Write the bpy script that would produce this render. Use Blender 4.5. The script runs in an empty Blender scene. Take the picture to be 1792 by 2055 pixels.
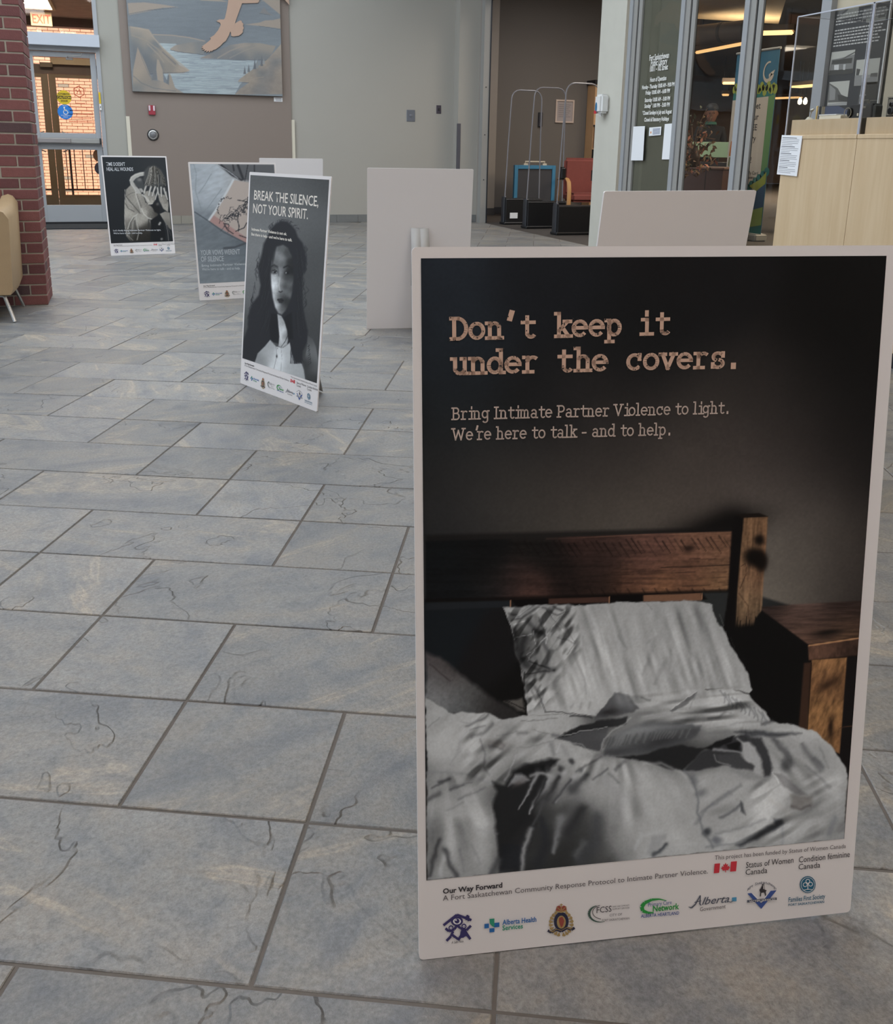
import bpy, bmesh, math, random
import numpy as np
from mathutils import Vector, Matrix

# ------------------------------------------------------------ camera
S = bpy.context.scene
COL = S.collection
CAM_Z = 1.0422
cam_data = bpy.data.cameras.new('camera')
cam = bpy.data.objects.new('camera', cam_data)
COL.objects.link(cam)
S.camera = cam
FPX, PIT, ROL, HEAD, PCX, PCY = 1858.27, .2697, .0175, -.3311, 896.0, 812.93
cam_data.sensor_fit = 'HORIZONTAL'
cam_data.sensor_width = 36.0
cam_data.lens = FPX / 1792.0 * 36.0
cam_data.shift_y = -(1027.5 - PCY) / 1792.0
cam_data.clip_start = .05
cam_data.clip_end = 200
_cp, _sp, _cr, _sr = math.cos(PIT), math.sin(PIT), math.cos(ROL), math.sin(ROL)
_r, _u, _f = Vector((1, 0, 0)), Vector((0, _sp, _cp)), Vector((0, _cp, -_sp))
_M = Matrix.Rotation(HEAD, 3, 'Z')
AR = _M @ (_r * _cr + _u * _sr)
AU = _M @ (-_r * _sr + _u * _cr)
AF = _M @ _f
cam.matrix_world = Matrix(((AR.x, AU.x, -AF.x, 0), (AR.y, AU.y, -AF.y, 0), (AR.z, AU.z, -AF.z, CAM_Z), (0, 0, 0, 1)))

# ------------------------------------------------------------ world, sun, daylight, exposure
def lin(c):
    c = c / 255.0
    return c / 12.92 if c <= .04045 else ((c + .055) / 1.055) ** 2.4
def rgb(r, g, b): return (lin(r), lin(g), lin(b), 1.0)

W = bpy.data.worlds.new('sky_world')
S.world = W
W.use_nodes = True
bg = W.node_tree.nodes['Background']
bg.inputs[0].default_value = (.62, .78, 1.0, 1)
bg.inputs[1].default_value = 1.3

def lamp(kind, name, loc, energy, color, size=None, size_y=None, rot=(0, 0, 0), spread=None):
    d = bpy.data.lights.new(name, kind)
    d.energy = energy
    d.color = color
    if kind == 'AREA':
        d.shape = 'RECTANGLE'
        d.size = size
        d.size_y = size_y or size
        if spread: d.spread = spread
    o = bpy.data.objects.new(name, d)
    o.location = loc
    o.rotation_euler = rot
    COL.objects.link(o)
    return o
sun = lamp('SUN', 'sun', (0, 18, 12), 11.0, (1, .92, .80), rot=(math.radians(40), 0, math.radians(-12)))
sun.data.angle = math.radians(1.5)
CEIL = 4.6
# daylight through the frosted skylight over the middle of the lobby, and through the tall windows left and behind
lamp('AREA', 'skylight_daylight', (-.3, 8.0, CEIL - .02), 560, (.85, .93, 1.0), 6.6, 8.4)
lamp('AREA', 'left_window_daylight', (-7.9, 5.0, 2.1), 190, (.86, .93, 1.0), 3.6, 9.5, rot=(0, math.radians(-90), 0))
# lobby ceiling lights behind the photographer
for i, (x, y) in enumerate(((-4, 0), (0, 0), (3.6, -.6), (-2, -3.2), (2.4, -3.4))):
    lamp('AREA', 'lobby_lamp_light', (x, y, CEIL - .06), 44, (1.0, .92, .89), 1.1, 1.1)
S.view_settings.view_transform = 'Standard'
S.view_settings.look = 'None'
S.view_settings.gamma = 1.0
S.view_settings.exposure = 0.0
try: S.view_settings.use_curve_mapping = False
except Exception: pass

# ------------------------------------------------------------ helpers
def ray(x, y):
    return AF * FPX + AR * (x - PCX) - AU * (y - PCY)
CP = Vector((0, 0, CAM_Z))
def at_z(x, y, z=0.0):
    d = ray(x, y); return CP + d * ((z - CAM_Z) / d.z)
def at_y(x, y, Y):
    d = ray(x, y); return CP + d * (Y / d.y)
def at_x(x, y, X):
    d = ray(x, y); return CP + d * (X / d.x)

MATS = {}
def mat(name, color, rough=.5, metal=0, noise=None, bump=None, emit=None, spec=None, alpha=None, trans=None):
    """plain principled material; noise=(scale, amount) varies the colour, bump=(scale, strength)"""
    if name in MATS: return MATS[name]
    m = bpy.data.materials.new(name)
    m.use_nodes = True
    nt = m.node_tree
    b = nt.nodes['Principled BSDF']
    c = rgb(*color)
    b.inputs['Base Color'].default_value = c
    b.inputs['Roughness'].default_value = rough
    b.inputs['Metallic'].default_value = metal
    if spec is not None: b.inputs['Specular IOR Level'].default_value = spec
    if trans: b.inputs['Transmission Weight'].default_value = trans
    if emit:
        b.inputs['Emission Color'].default_value = rgb(*emit[0])
        b.inputs['Emission Strength'].default_value = emit[1]
    tc = nt.nodes.new('ShaderNodeTexCoord')
    n = nt.nodes.new('ShaderNodeTexNoise')
    sc, am = noise or (6, .06)
    n.inputs['Scale'].default_value = sc
    n.inputs['Detail'].default_value = 4
    nt.links.new(tc.outputs['Object'], n.inputs['Vector'])
    mr = nt.nodes.new('ShaderNodeMapRange')
    mr.inputs['To Min'].default_value = 1 - am
    mr.inputs['To Max'].default_value = 1 + am
    nt.links.new(n.outputs['Fac'], mr.inputs['Value'])
    mx = nt.nodes.new('ShaderNodeVectorMath'); mx.operation = 'SCALE'
    mx.inputs[0].default_value = c[:3]
    nt.links.new(mr.outputs[0], mx.inputs['Scale'])
    nt.links.new(mx.outputs[0], b.inputs['Base Color'])
    if bump:
        n2 = nt.nodes.new('ShaderNodeTexNoise'); n2.inputs['Scale'].default_value = bump[0]; n2.inputs['Detail'].default_value = 3
        nt.links.new(tc.outputs['Object'], n2.inputs['Vector'])
        bp = nt.nodes.new('ShaderNodeBump'); bp.inputs['Strength'].default_value = bump[1]; bp.inputs['Distance'].default_value = .003
        nt.links.new(n2.outputs['Fac'], bp.inputs['Height']); nt.links.new(bp.outputs[0], b.inputs['Normal'])
    MATS[name] = m
    return m

def glassmat(name, tint=(1, 1, 1), clear=.9, rough=.02):
    """thin clear sheet: mostly transparent, mirror-like at grazing angles"""
    m = bpy.data.materials.new(name); m.use_nodes = True
    nt = m.node_tree; nt.nodes.clear()
    out = nt.nodes.new('ShaderNodeOutputMaterial')
    tr = nt.nodes.new('ShaderNodeBsdfTransparent'); tr.inputs[0].default_value = (*[clear * t for t in tint], 1)
    gl = nt.nodes.new('ShaderNodeBsdfGlossy'); gl.inputs['Roughness'].default_value = rough
    fr = nt.nodes.new('ShaderNodeFresnel'); fr.inputs[0].default_value = 1.45
    mx = nt.nodes.new('ShaderNodeMixShader')
    ge = nt.nodes.new('ShaderNodeNewGeometry'); sb = nt.nodes.new('ShaderNodeMath'); sb.operation = 'SUBTRACT'; sb.inputs[0].default_value = 1
    ml = nt.nodes.new('ShaderNodeMath'); ml.operation = 'MULTIPLY'
    nt.links.new(ge.outputs['Backfacing'], sb.inputs[1]); nt.links.new(fr.outputs[0], ml.inputs[0]); nt.links.new(sb.outputs[0], ml.inputs[1])
    nt.links.new(ml.outputs[0], mx.inputs[0]); nt.links.new(tr.outputs[0], mx.inputs[1]); nt.links.new(gl.outputs[0], mx.inputs[2])
    nt.links.new(mx.outputs[0], out.inputs[0])
    return m

def link(name, me, m=None, parent=None, loc=None, label=None, kind=None):
    o = bpy.data.objects.new(name, me)
    COL.objects.link(o)
    if m is not None and len(me.materials) == 0: me.materials.append(m)
    if parent is not None: o.parent = parent
    if loc is not None: o.location = loc
    if label: o['label'] = label
    if kind: o['kind'] = kind
    return o

class MB:
    """collects simple shapes into one mesh"""
    def __init__(s): s.v = []; s.f = []; s.sm = []
    def add(s, vs, fs, smooth=False):
        k = len(s.v); s.v += [tuple(v) for v in vs]; s.f += [tuple(i + k for i in f) for f in fs]; s.sm += [smooth] * len(fs); return s
    def box(s, x0, x1, y0, y1, z0, z1, M=None):
        vs = [Vector(p) for p in ((x0, y0, z0), (x1, y0, z0), (x1, y1, z0), (x0, y1, z0), (x0, y0, z1), (x1, y0, z1), (x1, y1, z1), (x0, y1, z1))]
        if M is not None: vs = [M @ v for v in vs]
        return s.add(vs, ((0, 3, 2, 1), (4, 5, 6, 7), (0, 1, 5, 4), (1, 2, 6, 5), (2, 3, 7, 6), (3, 0, 4, 7)))
    def cbox(s, x0, x1, y0, y1, z0, z1, c=.004, M=None):
        """box with chamfered edges"""
        c = min(c, (x1 - x0) / 2.1, (y1 - y0) / 2.1, (z1 - z0) / 2.1)
        bm = bmesh.new(); bmesh.ops.create_cube(bm, size=1)
        bmesh.ops.scale(bm, vec=(x1 - x0, y1 - y0, z1 - z0), verts=bm.verts)
        bmesh.ops.translate(bm, vec=((x0 + x1) / 2, (y0 + y1) / 2, (z0 + z1) / 2), verts=bm.verts)
        bmesh.ops.bevel(bm, geom=bm.edges[:], offset=c, segments=1 if c < .012 else 3, affect='EDGES')
        bm.verts.index_update()
        vs = [v.co.copy() for v in bm.verts]
        if M is not None: vs = [M @ v for v in vs]
        s.add(vs, [[v.index for v in f.verts] for f in bm.faces]); bm.free(); return s
    def tube(s, pts, rad, seg=10, cap=True, flat=None):
        """tube along a polyline; rad number or list; flat squashes the second axis"""
        pts = [Vector(p) for p in pts]; n = len(pts)
        rs = rad if isinstance(rad, (list, tuple)) else [rad] * n
        vs = []; fs = []; prev = None
        for i, p in enumerate(pts):
            t = (pts[min(i + 1, n - 1)] - pts[max(i - 1, 0)]).normalized()
            if prev is None:
                a = Vector((0, 0, 1)) if abs(t.z) < .9 else Vector((1, 0, 0))
                nx = t.cross(a).normalized()
            else: nx = (prev - t * prev.dot(t)).normalized()
            prev = nx; ny = t.cross(nx)
            for k in range(seg):
                an = 2 * math.pi * k / seg
                vs.append(p + (nx * math.cos(an) + ny * math.sin(an) * (flat or 1)) * rs[i])
        for i in range(n - 1):
            for k in range(seg):
                k2 = (k + 1) % seg
                fs.append((i * seg + k, i * seg + k2, (i + 1) * seg + k2, (i + 1) * seg + k))
        if cap: fs += [tuple(range(seg - 1, -1, -1)), tuple(range((n - 1) * seg, n * seg))]
        return s.add(vs, fs, True)
    def lathe(s, prof, seg=20, c=(0, 0, 0), axis='Z', M=None):
        vs = []; fs = []
        for r, z in prof:
            for k in range(seg):
                a = 2 * math.pi * k / seg
                p = (r * math.cos(a), r * math.sin(a), z)
                if axis == 'Y': p = (p[0], -p[2], p[1])
                if axis == 'X': p = (p[2], p[0], p[1])
                v = Vector(p) + Vector(c)
                vs.append(M @ v if M is not None else v)
        for i in range(len(prof) - 1):
            for k in range(seg):
                k2 = (k + 1) % seg
                fs.append((i * seg + k, i * seg + k2, (i + 1) * seg + k2, (i + 1) * seg + k))
        fs.append(tuple(range(seg - 1, -1, -1))); fs.append(tuple(range((len(prof) - 1) * seg, len(prof) * seg)))
        return s.add(vs, fs, True)
    def poly(s, pts, thick=None, M=None):
        """flat polygon in xz of a local frame (x right, z up) standing at y=0, optional thickness towards +y"""
        vs = [Vector((p[0], 0, p[1])) for p in pts]; n = len(vs)
        if thick:
            vs += [Vector((p[0], thick, p[1])) for p in pts]
            fs = [tuple(range(n)), tuple(range(2 * n - 1, n - 1, -1))] + [(i, i + n, (i + 1) % n + n, (i + 1) % n) for i in range(n)]
        else: fs = [tuple(range(n))]
        if M is not None: vs = [M @ v for v in vs]
        return s.add(vs, fs)
    def mesh(s, name):
        me = bpy.data.meshes.new(name); me.from_pydata(s.v, [], s.f); me.update()
        if any(s.sm):
            me.polygons.foreach_set('use_smooth', s.sm)
            try: me.set_sharp_from_angle(angle=math.radians(40))
            except Exception: pass
        bm = bmesh.new(); bm.from_mesh(me)
        if all(len(f) <= 64 for f in s.f): bmesh.ops.recalc_face_normals(bm, faces=bm.faces)
        bm.to_mesh(me); bm.free()
        return me
    def build(s, name, m, parent=None, loc=None, label=None, kind=None):
        return link(name, s.mesh(name), m, parent, loc, label, kind)

def box(name, m, x0, x1, y0, y1, z0, z1, parent=None, c=0, label=None, kind=None):
    mb = MB()
    (mb.cbox(x0, x1, y0, y1, z0, z1, c) if c else mb.box(x0, x1, y0, y1, z0, z1))
    return mb.build(name, m, parent, None, label, kind)
def struct(name, m, *a, **k):
    return box(name, m, *a, kind='structure', **k)
def thing(name, label, cat, loc=(0, 0, 0), rz=0, group=None):
    o = bpy.data.objects.new(name, None); COL.objects.link(o)
    o.empty_display_size = .1
    o.location = loc; o.rotation_euler = (0, 0, rz)
    o['label'] = label; o['category'] = cat
    if group: o['group'] = group
    return o
def tag(o, label, cat, group=None):
    o['label'] = label; o['category'] = cat
    if group: o['group'] = group
    return o
def text(name, body, size, m, parent=None, M=None, align='LEFT', bold=0, sx=1, shear=0, space=1, kind=None):
    """flat lettering from the built-in font; M places it (local x right, y up, facing +z)"""
    cu = bpy.data.curves.new(name, 'FONT'); cu.body = body; cu.size = size; cu.align_x = align
    cu.resolution_u = 3; cu.offset = bold; cu.shear = shear; cu.space_character = space
    t = bpy.data.objects.new(name, cu)
    me = bpy.data.meshes.new_from_object(t)
    bpy.data.objects.remove(t)
    me.transform(Matrix.Diagonal((sx, 1, 1, 1)))
    if M is not None: me.transform(M)
    return link(name, me, m, parent, kind=kind)
def frame(o, x, up, n=None):
    """matrix whose local x, y are the given world directions at o"""
    x = Vector(x).normalized(); up = Vector(up).normalized(); n = x.cross(up)
    return Matrix(((x.x, up.x, n.x, o[0]), (x.y, up.y, n.y, o[1]), (x.z, up.z, n.z, o[2]), (0, 0, 0, 1)))
# ------------------------------------------------------------ structure
BW = 13.35            # back wall plane
XL, XR = -8.0, 5.0    # lobby side planes
YB = -5.0
m_beige = mat('paint_greige', (162, 159, 152), .75, noise=(1.5, .02), bump=(180, .12))
m_green = mat('paint_pale_green_grey', (158, 156, 148), .75, noise=(1.5, .02), bump=(180, .12))
m_brown = mat('paint_taupe', (130, 118, 110), .7, noise=(1.5, .02), bump=(180, .12))
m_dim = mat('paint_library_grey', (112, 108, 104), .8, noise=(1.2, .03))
m_ceil = mat('ceiling_paint', (205, 200, 192), .85)
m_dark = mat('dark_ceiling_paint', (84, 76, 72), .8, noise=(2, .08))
m_alu = mat('brushed_aluminium', (148, 147, 144), .5, .0, noise=(3, .03))
m_alu2 = mat('painted_aluminium', (158, 161, 165), .45, .1, noise=(3, .03))
m_gasket = mat('black_gasket', (22, 24, 30), .6)
m_bronze = mat('bronze_aluminium', (110, 96, 78), .5, .2)
m_white = mat('white_plastic', (222, 223, 222), .4)
m_paper = mat('white_paper', (232, 234, 238), .7, noise=(30, .01))
m_black = mat('black_plastic', (22, 23, 26), .45)
m_slab = mat('grout_mortar', (96, 90, 85), .9, noise=(60, .15))
m_basetile = mat('baseboard_slate', (112, 114, 114), .55, noise=(9, .2), bump=(40, .3))
m_carpet = mat('dark_carpet', (62, 56, 52), .95, noise=(90, .25), bump=(200, .5))

floor = struct('floor', m_slab, XL - .2, XR, YB - .2, 16.3, -.12, -.0022)
struct('floor_library', m_carpet, XR, 17.0, YB - .2, 15.1, -.12, -.001)
struct('floor_outside', mat('concrete_paving', (170, 160, 148), .8), -6, 4.5, 16.3, 23, -.14, -.02)

# lobby ceiling with a skylight opening, skylight kerb and frosted panes
def ceil_ring(x0, x1, y0, y1, hx0, hx1, hy0, hy1, z0, z1, name):
    b = MB()
    b.box(x0, x1, y0, hy0, z0, z1); b.box(x0, x1, hy1, y1, z0, z1); b.box(x0, hx0, hy0, hy1, z0, z1); b.box(hx1, x1, hy0, hy1, z0, z1)
    return b.build(name, m_ceil, kind='structure')
ceil_ring(XL - .2, XR + .2, YB - .2, BW + .2, -3.6, 3.0, 3.8, 12.2, CEIL, CEIL + .2, 'ceiling')
m_frost = mat('frosted_skylight_panel', (236, 242, 248), .6, trans=.0)
for i in range(4):
    for j in range(5):
        x = -3.6 + 1.65 * i; y = 3.8 + 1.68 * j
        p = struct('window_%d' % (10 + i * 5 + j), m_frost, x + .03, x + 1.62, y + .03, y + 1.65, CEIL + .1, CEIL + .12)
b = MB()
for i in range(5): b.box(-3.6 + 1.65 * i - .03, -3.6 + 1.65 * i + .03, 3.8, 12.2, CEIL + .06, CEIL + .14)
for j in range(6): b.box(-3.6, 3.0, 3.8 + 1.68 * j - .03, 3.8 + 1.68 * j + .03, CEIL + .06, CEIL + .14)
b.build('trim_1', m_alu, kind='structure')

# back wall pieces
DX0, DX1 = -1.10, -.175         # entrance opening
struct('wall_back', m_green, XL, DX0, BW, BW + .18, 0, CEIL)
struct('wall_back_pale', m_green, DX1, .09, BW, BW + .18, 0, CEIL)
struct('wall_back_taupe', m_brown, .09, 2.25, BW - .025, BW + .18, 0, CEIL)
struct('wall_back_grey', m_beige, 2.25, 4.62, BW, BW + .18, 0, CEIL)
struct('wall_back_over_door', m_green, DX0, DX1, BW, BW + .18, 3.3, CEIL)
struct('wall_back_pier', m_beige, 4.62, 4.93, BW - .2, BW + .18, 0, CEIL)
struct('wall_behind_camera', m_beige, XL, XR, YB - .2, YB, 0, CEIL)
# right side: pier at the gate, solid wall nearer than the glazing, header over the openings
struct('wall_right_pier', mat('paint_pier_cream', (196, 194, 184), .7, bump=(180, .1)), XR - .02, XR + .22, 9.05, 9.60, 0, CEIL)
struct('wall_right', mat('paint_warm_cream', (190, 180, 158), .75), XR, XR + .2, YB, 5.46, 0, CEIL)
struct('wall_right_header', m_beige, XR, XR + .2, 5.46, BW, 3.1, CEIL)
# left side: low wall, tall window wall
struct('wall_left', m_green, XL - .2, XL, YB, BW, 0, .35)
struct('wall_left_header', m_green, XL - .2, XL, YB, BW, 3.9, CEIL)
struct('wall_left_end', m_green, XL - .2, XL, 9.9, BW, .35, 3.9)
struct('wall_left_near', m_green, XL - .2, XL, YB, .1, .35, 3.9)
m_win = glassmat('window_glass', (.96, 1, 1), .95)
for i in range(6):
    y = .1 + i * 1.633
    w = MB(); w.box(XL - .14, XL - .04, y, y + .06, .35, 3.9); w.box(XL - .14, XL - .04, y + 1.573, y + 1.633, .35, 3.9)
    w.box(XL - .14, XL - .04, y, y + 1.633, .35, .41); w.box(XL - .14, XL - .04, y, y + 1.633, 3.84, 3.9); w.box(XL - .14, XL - .04, y, y + 1.633, 2.5, 2.56)
    wo = w.build('window_%d' % (i + 1), m_alu, kind='structure')
    box('pane', m_win, XL - .095, XL - .085, y + .06, y + 1.573, .41, 3.84, wo)

m_panel = mat('lit_ceiling_panel', (255, 240, 226), .6, emit=((255, 238, 222), 1.5))
for x, y in ((-4, 0), (0, 0), (3.6, -.6), (-2, -3.2), (2.4, -3.4)):
    box('light_panel', m_panel, x - .58, x + .58, y - .58, y + .58, CEIL - .03, CEIL + .002, bpy.data.objects['ceiling'], c=.004)
# baseboards of single slate tiles (a darker run on the grey wall)
def baseboard(name, x0, x1, y, m, h=.108, step=.31):
    root = struct(name, m_slab, x0, x1, y - .006, y, 0, h - .003)
    x = x0; k = 0
    while x < x1 - .01:
        xe = min(x + step - .004, x1)
        box('tile', m, x, xe, y - .013, y - .005, 0, h, root, c=.0012)
        x += step; k += 1
m_base2 = mat('baseboard_slate_pale', (138, 134, 124), .55, noise=(9, .15), bump=(40, .3))
baseboard('baseboard_back', .09, 2.25, BW - .025, m_base2)
baseboard('baseboard_back_grey', 2.25, 4.62, BW, m_basetile)
baseboard('baseboard_back_pale', DX1 + .02, .09, BW, m_base2)
baseboard('baseboard_back_pier', 4.62, 4.93, BW - .2, m_basetile)

# corner guards on the taupe wall and pier
m_guard = mat('cream_corner_guard', (206, 200, 184), .5)
m_guard_d = mat('slate_corner_guard', (82, 82, 90), .5)
for nm, m, x, y, z1 in (('trim_2', m_guard, .09, BW - .025, 1.385), ('trim_3', m_guard, 2.25, BW - .025, 1.395), ('trim_4', m_guard_d, 4.62, BW - .2, 1.40)):
    g = MB(); g.box(x - .003, x + .042, y - .004, y, .11, z1)
    g.box(x - .003, x, y, y + .04, .11, z1) if nm != 'trim_3' else g.box(x, x + .003, y - .004, y + .03, .11, z1)
    g.build(nm, m, kind='structure')

# ---- slate floor tiles: square and double-square tiles, every third joint skipped course by course
m_tile = bpy.data.materials.new('slate_tile'); m_tile.use_nodes = True
def slate(m):
    nt = m.node_tree; N = nt.nodes; L = nt.links; b = N['Principled BSDF']
    def nd(t, **k):
        n = N.new(t)
        for a, v in k.items():
            if hasattr(n, a): setattr(n, a, v)
            else: n.inputs[a.replace('_', ' ')].default_value = v
        return n
    geo = nd('ShaderNodeNewGeometry'); oi = nd('ShaderNodeObjectInfo')
    ra = nd('ShaderNodeMath', operation='ADD'); L.new(geo.outputs['Random Per Island'], ra.inputs[0]); L.new(oi.outputs['Random'], ra.inputs[1])
    rf = nd('ShaderNodeMath', operation='FRACT'); L.new(ra.outputs[0], rf.inputs[0])
    wn = nd('ShaderNodeTexWhiteNoise', noise_dimensions='1D'); L.new(rf.outputs[0], wn.inputs['W'])
    sc = nd('ShaderNodeVectorMath', operation='SCALE'); sc.inputs['Scale'].default_value = 37; L.new(wn.outputs['Color'], sc.inputs[0])
    ps = nd('ShaderNodeVectorMath', operation='ADD'); L.new(geo.outputs['Position'], ps.inputs[0]); L.new(sc.outputs[0], ps.inputs[1])
    # large swathes, warped and stretched, turned differently on each tile
    rot = nd('ShaderNodeVectorRotate', rotation_type='Z_AXIS')
    ang = nd('ShaderNodeMath', operation='MULTIPLY'); ang.inputs[1].default_value = 2.2; L.new(wn.outputs['Value'], ang.inputs[0])
    ang2 = nd('ShaderNodeMath', operation='SUBTRACT'); ang2.inputs[1].default_value = .6; L.new(ang.outputs[0], ang2.inputs[0])
    L.new(ps.outputs[0], rot.inputs['Vector']); L.new(ang2.outputs[0], rot.inputs['Angle'])
    st = nd('ShaderNodeVectorMath', operation='MULTIPLY'); st.inputs[1].default_value = (1, 3.6, 1); L.new(rot.outputs[0], st.inputs[0])
    big = nd('ShaderNodeTexNoise', Scale=1.7, Detail=4, Roughness=.55, Distortion=1.1); L.new(st.outputs[0], big.inputs['Vector'])
    mid = nd('ShaderNodeTexNoise', Scale=11, Detail=6, Roughness=.65, Distortion=.5); L.new(ps.outputs[0], mid.inputs['Vector'])
    fine = nd('ShaderNodeTexNoise', Scale=130, Detail=5, Roughness=.8); L.new(ps.outputs[0], fine.inputs['Vector'])
    cr = nd('ShaderNodeValToRGB'); L.new(big.outputs['Fac'], cr.inputs[0])
    e = cr.color_ramp.elements
    e[0].position = .28; e[0].color = rgb(106, 108, 112); e[1].position = .50; e[1].color = rgb(130, 129, 127)
    for p, c in ((.60, (134, 130, 124)), (.635, (158, 149, 136)), (.66, (138, 133, 126)), (.72, (150, 142, 130)), (.76, (122, 121, 120))):
        x = e.new(p); x.color = rgb(*c)
    # mid mottling
    m1 = nd('ShaderNodeMix', data_type='RGBA', blend_type='OVERLAY'); m1.inputs[0].default_value = .9
    g = nd('ShaderNodeValToRGB'); L.new(mid.outputs['Fac'], g.inputs[0]); g.color_ramp.elements[0].position = .33; g.color_ramp.elements[0].color = (.34, .36, .40, 1); g.color_ramp.elements[1].position = .66; g.color_ramp.elements[1].color = (.60, .595, .585, 1); ge_ = g.color_ramp.elements.new(.5); ge_.color = (.53, .525, .52, 1); ge_ = g.color_ramp.elements.new(.58); ge_.color = (.57, .54, .51, 1)
    L.new(cr.outputs[0], m1.inputs[6]); L.new(g.outputs[0], m1.inputs[7])
    # cleft lines: contour of a warped noise
    cn = nd('ShaderNodeTexNoise', Scale=3.2, Detail=4, Roughness=.55, Distortion=.5); L.new(ps.outputs[0], cn.inputs['Vector'])
    ca = nd('ShaderNodeMath', operation='SUBTRACT'); ca.inputs[1].default_value = .56; L.new(cn.outputs['Fac'], ca.inputs[0])
    cb = nd('ShaderNodeMath', operation='ABSOLUTE'); L.new(ca.outputs[0], cb.inputs[0])
    cc = nd('ShaderNodeMapRange'); cc.inputs['From Min'].default_value = 0; cc.inputs['From Max'].default_value = .007; cc.inputs['To Min'].default_value = .86; cc.inputs['To Max'].default_value = 1; L.new(cb.outputs[0], cc.inputs['Value'])
    msk = nd('ShaderNodeTexNoise', Scale=3.1, Detail=1); L.new(ps.outputs[0], msk.inputs['Vector'])
    mk = nd('ShaderNodeMapRange'); mk.inputs['From Min'].default_value = .44; mk.inputs['From Max'].default_value = .52; L.new(msk.outputs['Fac'], mk.inputs['Value'])
    cm = nd('ShaderNodeMix', data_type='FLOAT'); cm.inputs[2].default_value = 1.0; L.new(mk.outputs[0], cm.inputs[0]); L.new(cc.outputs[0], cm.inputs[3])
    tv = nd('ShaderNodeMapRange'); tv.inputs['To Min'].default_value = .68; tv.inputs['To Max'].default_value = .98; L.new(wn.outputs['Value'], tv.inputs['Value'])
    mm = nd('ShaderNodeMath', operation='MULTIPLY'); L.new(cm.outputs[0], mm.inputs[0]); L.new(tv.outputs[0], mm.inputs[1])
    fv = nd('ShaderNodeMapRange'); fv.inputs['From Min'].default_value = .3; fv.inputs['From Max'].default_value = .7; fv.inputs['To Min'].default_value = .55; fv.inputs['To Max'].default_value = 1.42; L.new(fine.outputs['Fac'], fv.inputs['Value'])
    m3 = nd('ShaderNodeMath', operation='MULTIPLY'); L.new(mm.outputs[0], m3.inputs[0]); L.new(fv.outputs[0], m3.inputs[1])
    fin = nd('ShaderNodeVectorMath', operation='SCALE'); L.new(m1.outputs[2], fin.inputs[0]); L.new(m3.outputs[0], fin.inputs['Scale'])
    L.new(fin.outputs[0], b.inputs['Base Color'])
    b.inputs['Specular IOR Level'].default_value = .95
    rr = nd('ShaderNodeMapRange'); rr.inputs['To Min'].default_value = .29; rr.inputs['To Max'].default_value = .50; L.new(mid.outputs['Fac'], rr.inputs['Value']); L.new(rr.outputs[0], b.inputs['Roughness'])
    # relief: cleft terraces + grain
    stp = nd('ShaderNodeMapRange', interpolation_type='SMOOTHSTEP'); stp.inputs['From Min'].default_value = .55; stp.inputs['From Max'].default_value = .565; L.new(cn.outputs['Fac'], stp.inputs['Value'])
    sm0 = nd('ShaderNodeMath', operation='MULTIPLY'); sm0.inputs[1].default_value = 1.8; sm = nd('ShaderNodeMath', operation='MULTIPLY'); L.new(stp.outputs[0], sm0.inputs[0]); L.new(sm0.outputs[0], sm.inputs[0]); L.new(mk.outputs[0], sm.inputs[1])
    h1 = nd('ShaderNodeMath', operation='MULTIPLY_ADD'); h1.inputs[1].default_value = 1.1; L.new(mid.outputs['Fac'], h1.inputs[0]); L.new(sm.outputs[0], h1.inputs[2])
    h2 = nd('ShaderNodeMath', operation='MULTIPLY_ADD'); h2.inputs[1].default_value = .8; L.new(fine.outputs['Fac'], h2.inputs[0]); L.new(h1.outputs[0], h2.inputs[2])
    bp = nd('ShaderNodeBump', Strength=.85, Distance=.0026); L.new(h2.outputs[0], bp.inputs['Height']); L.new(bp.outputs[0], b.inputs['Normal'])
slate(m_tile)
TU, TV = .313, .313 * .9706
TA = -.4218
TO = Vector((.082, .973))
ux, uy = Vector((math.cos(TA), math.sin(TA))), Vector((-math.sin(TA), math.cos(TA)))
def tile_mesh(n):
    b = MB(); g = .0028; c = .0016
    L0, L1, W0, W1 = g, n * TU - g, g, TV - g
    vs = [(L0, W0, -.006), (L1, W0, -.006), (L1, W1, -.006), (L0, W1, -.006), (L0, W0, -c), (L1, W0, -c), (L1, W1, -c), (L0, W1, -c), (L0 + c, W0 + c, 0), (L1 - c, W0 + c, 0), (L1 - c, W1 - c, 0), (L0 + c, W1 - c, 0)]
    fs = [(8, 9, 10, 11)] + [(i, (i + 1) % 4, (i + 1) % 4 + 4, i + 4) for i in range(4)] + [(i + 4, (i + 1) % 4 + 4, (i + 1) % 4 + 8, i + 8) for i in range(4)]
    b.add(vs, fs); return b
tm = {n: tile_mesh(n).mesh('tile') for n in (1, 2)}
for me in tm.values(): me.materials.append(m_tile)
tiles = []
rnd = random.Random(4)
for j in range(-30, 60):
    miss = (2 - j) % 3
    i = -48
    while i < 40:
        if i % 3 == miss: i += 1; continue
        n = 2 if (i + 1) % 3 == miss else 1
        o = TO + ux * (i * TU) + uy * (j * TV)
        c = o + ux * (n * TU / 2) + uy * (TV / 2)
        if XL + .02 < c.x < XR + .3 and YB < c.y < BW + 2.9 and not (c.y > BW and not (DX0 - 1.6 < c.x < .9)):
            v = Vector((c.x, c.y, -CAM_Z)); z = v.dot(AF)
            inv = False; size = 0
            if z > .1:
                px, py = PCX + FPX * v.dot(AR) / z, PCY - FPX * v.dot(AU) / z
                inv = -160 < px < 1960 and 440 < py < 2260
                if 900 < px < 1690 and 470 < py < 1760 and c.y > 1.2: inv = False
                size = n / z ** 3
            tiles.append((inv, size, o, n))
        i += n
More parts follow.
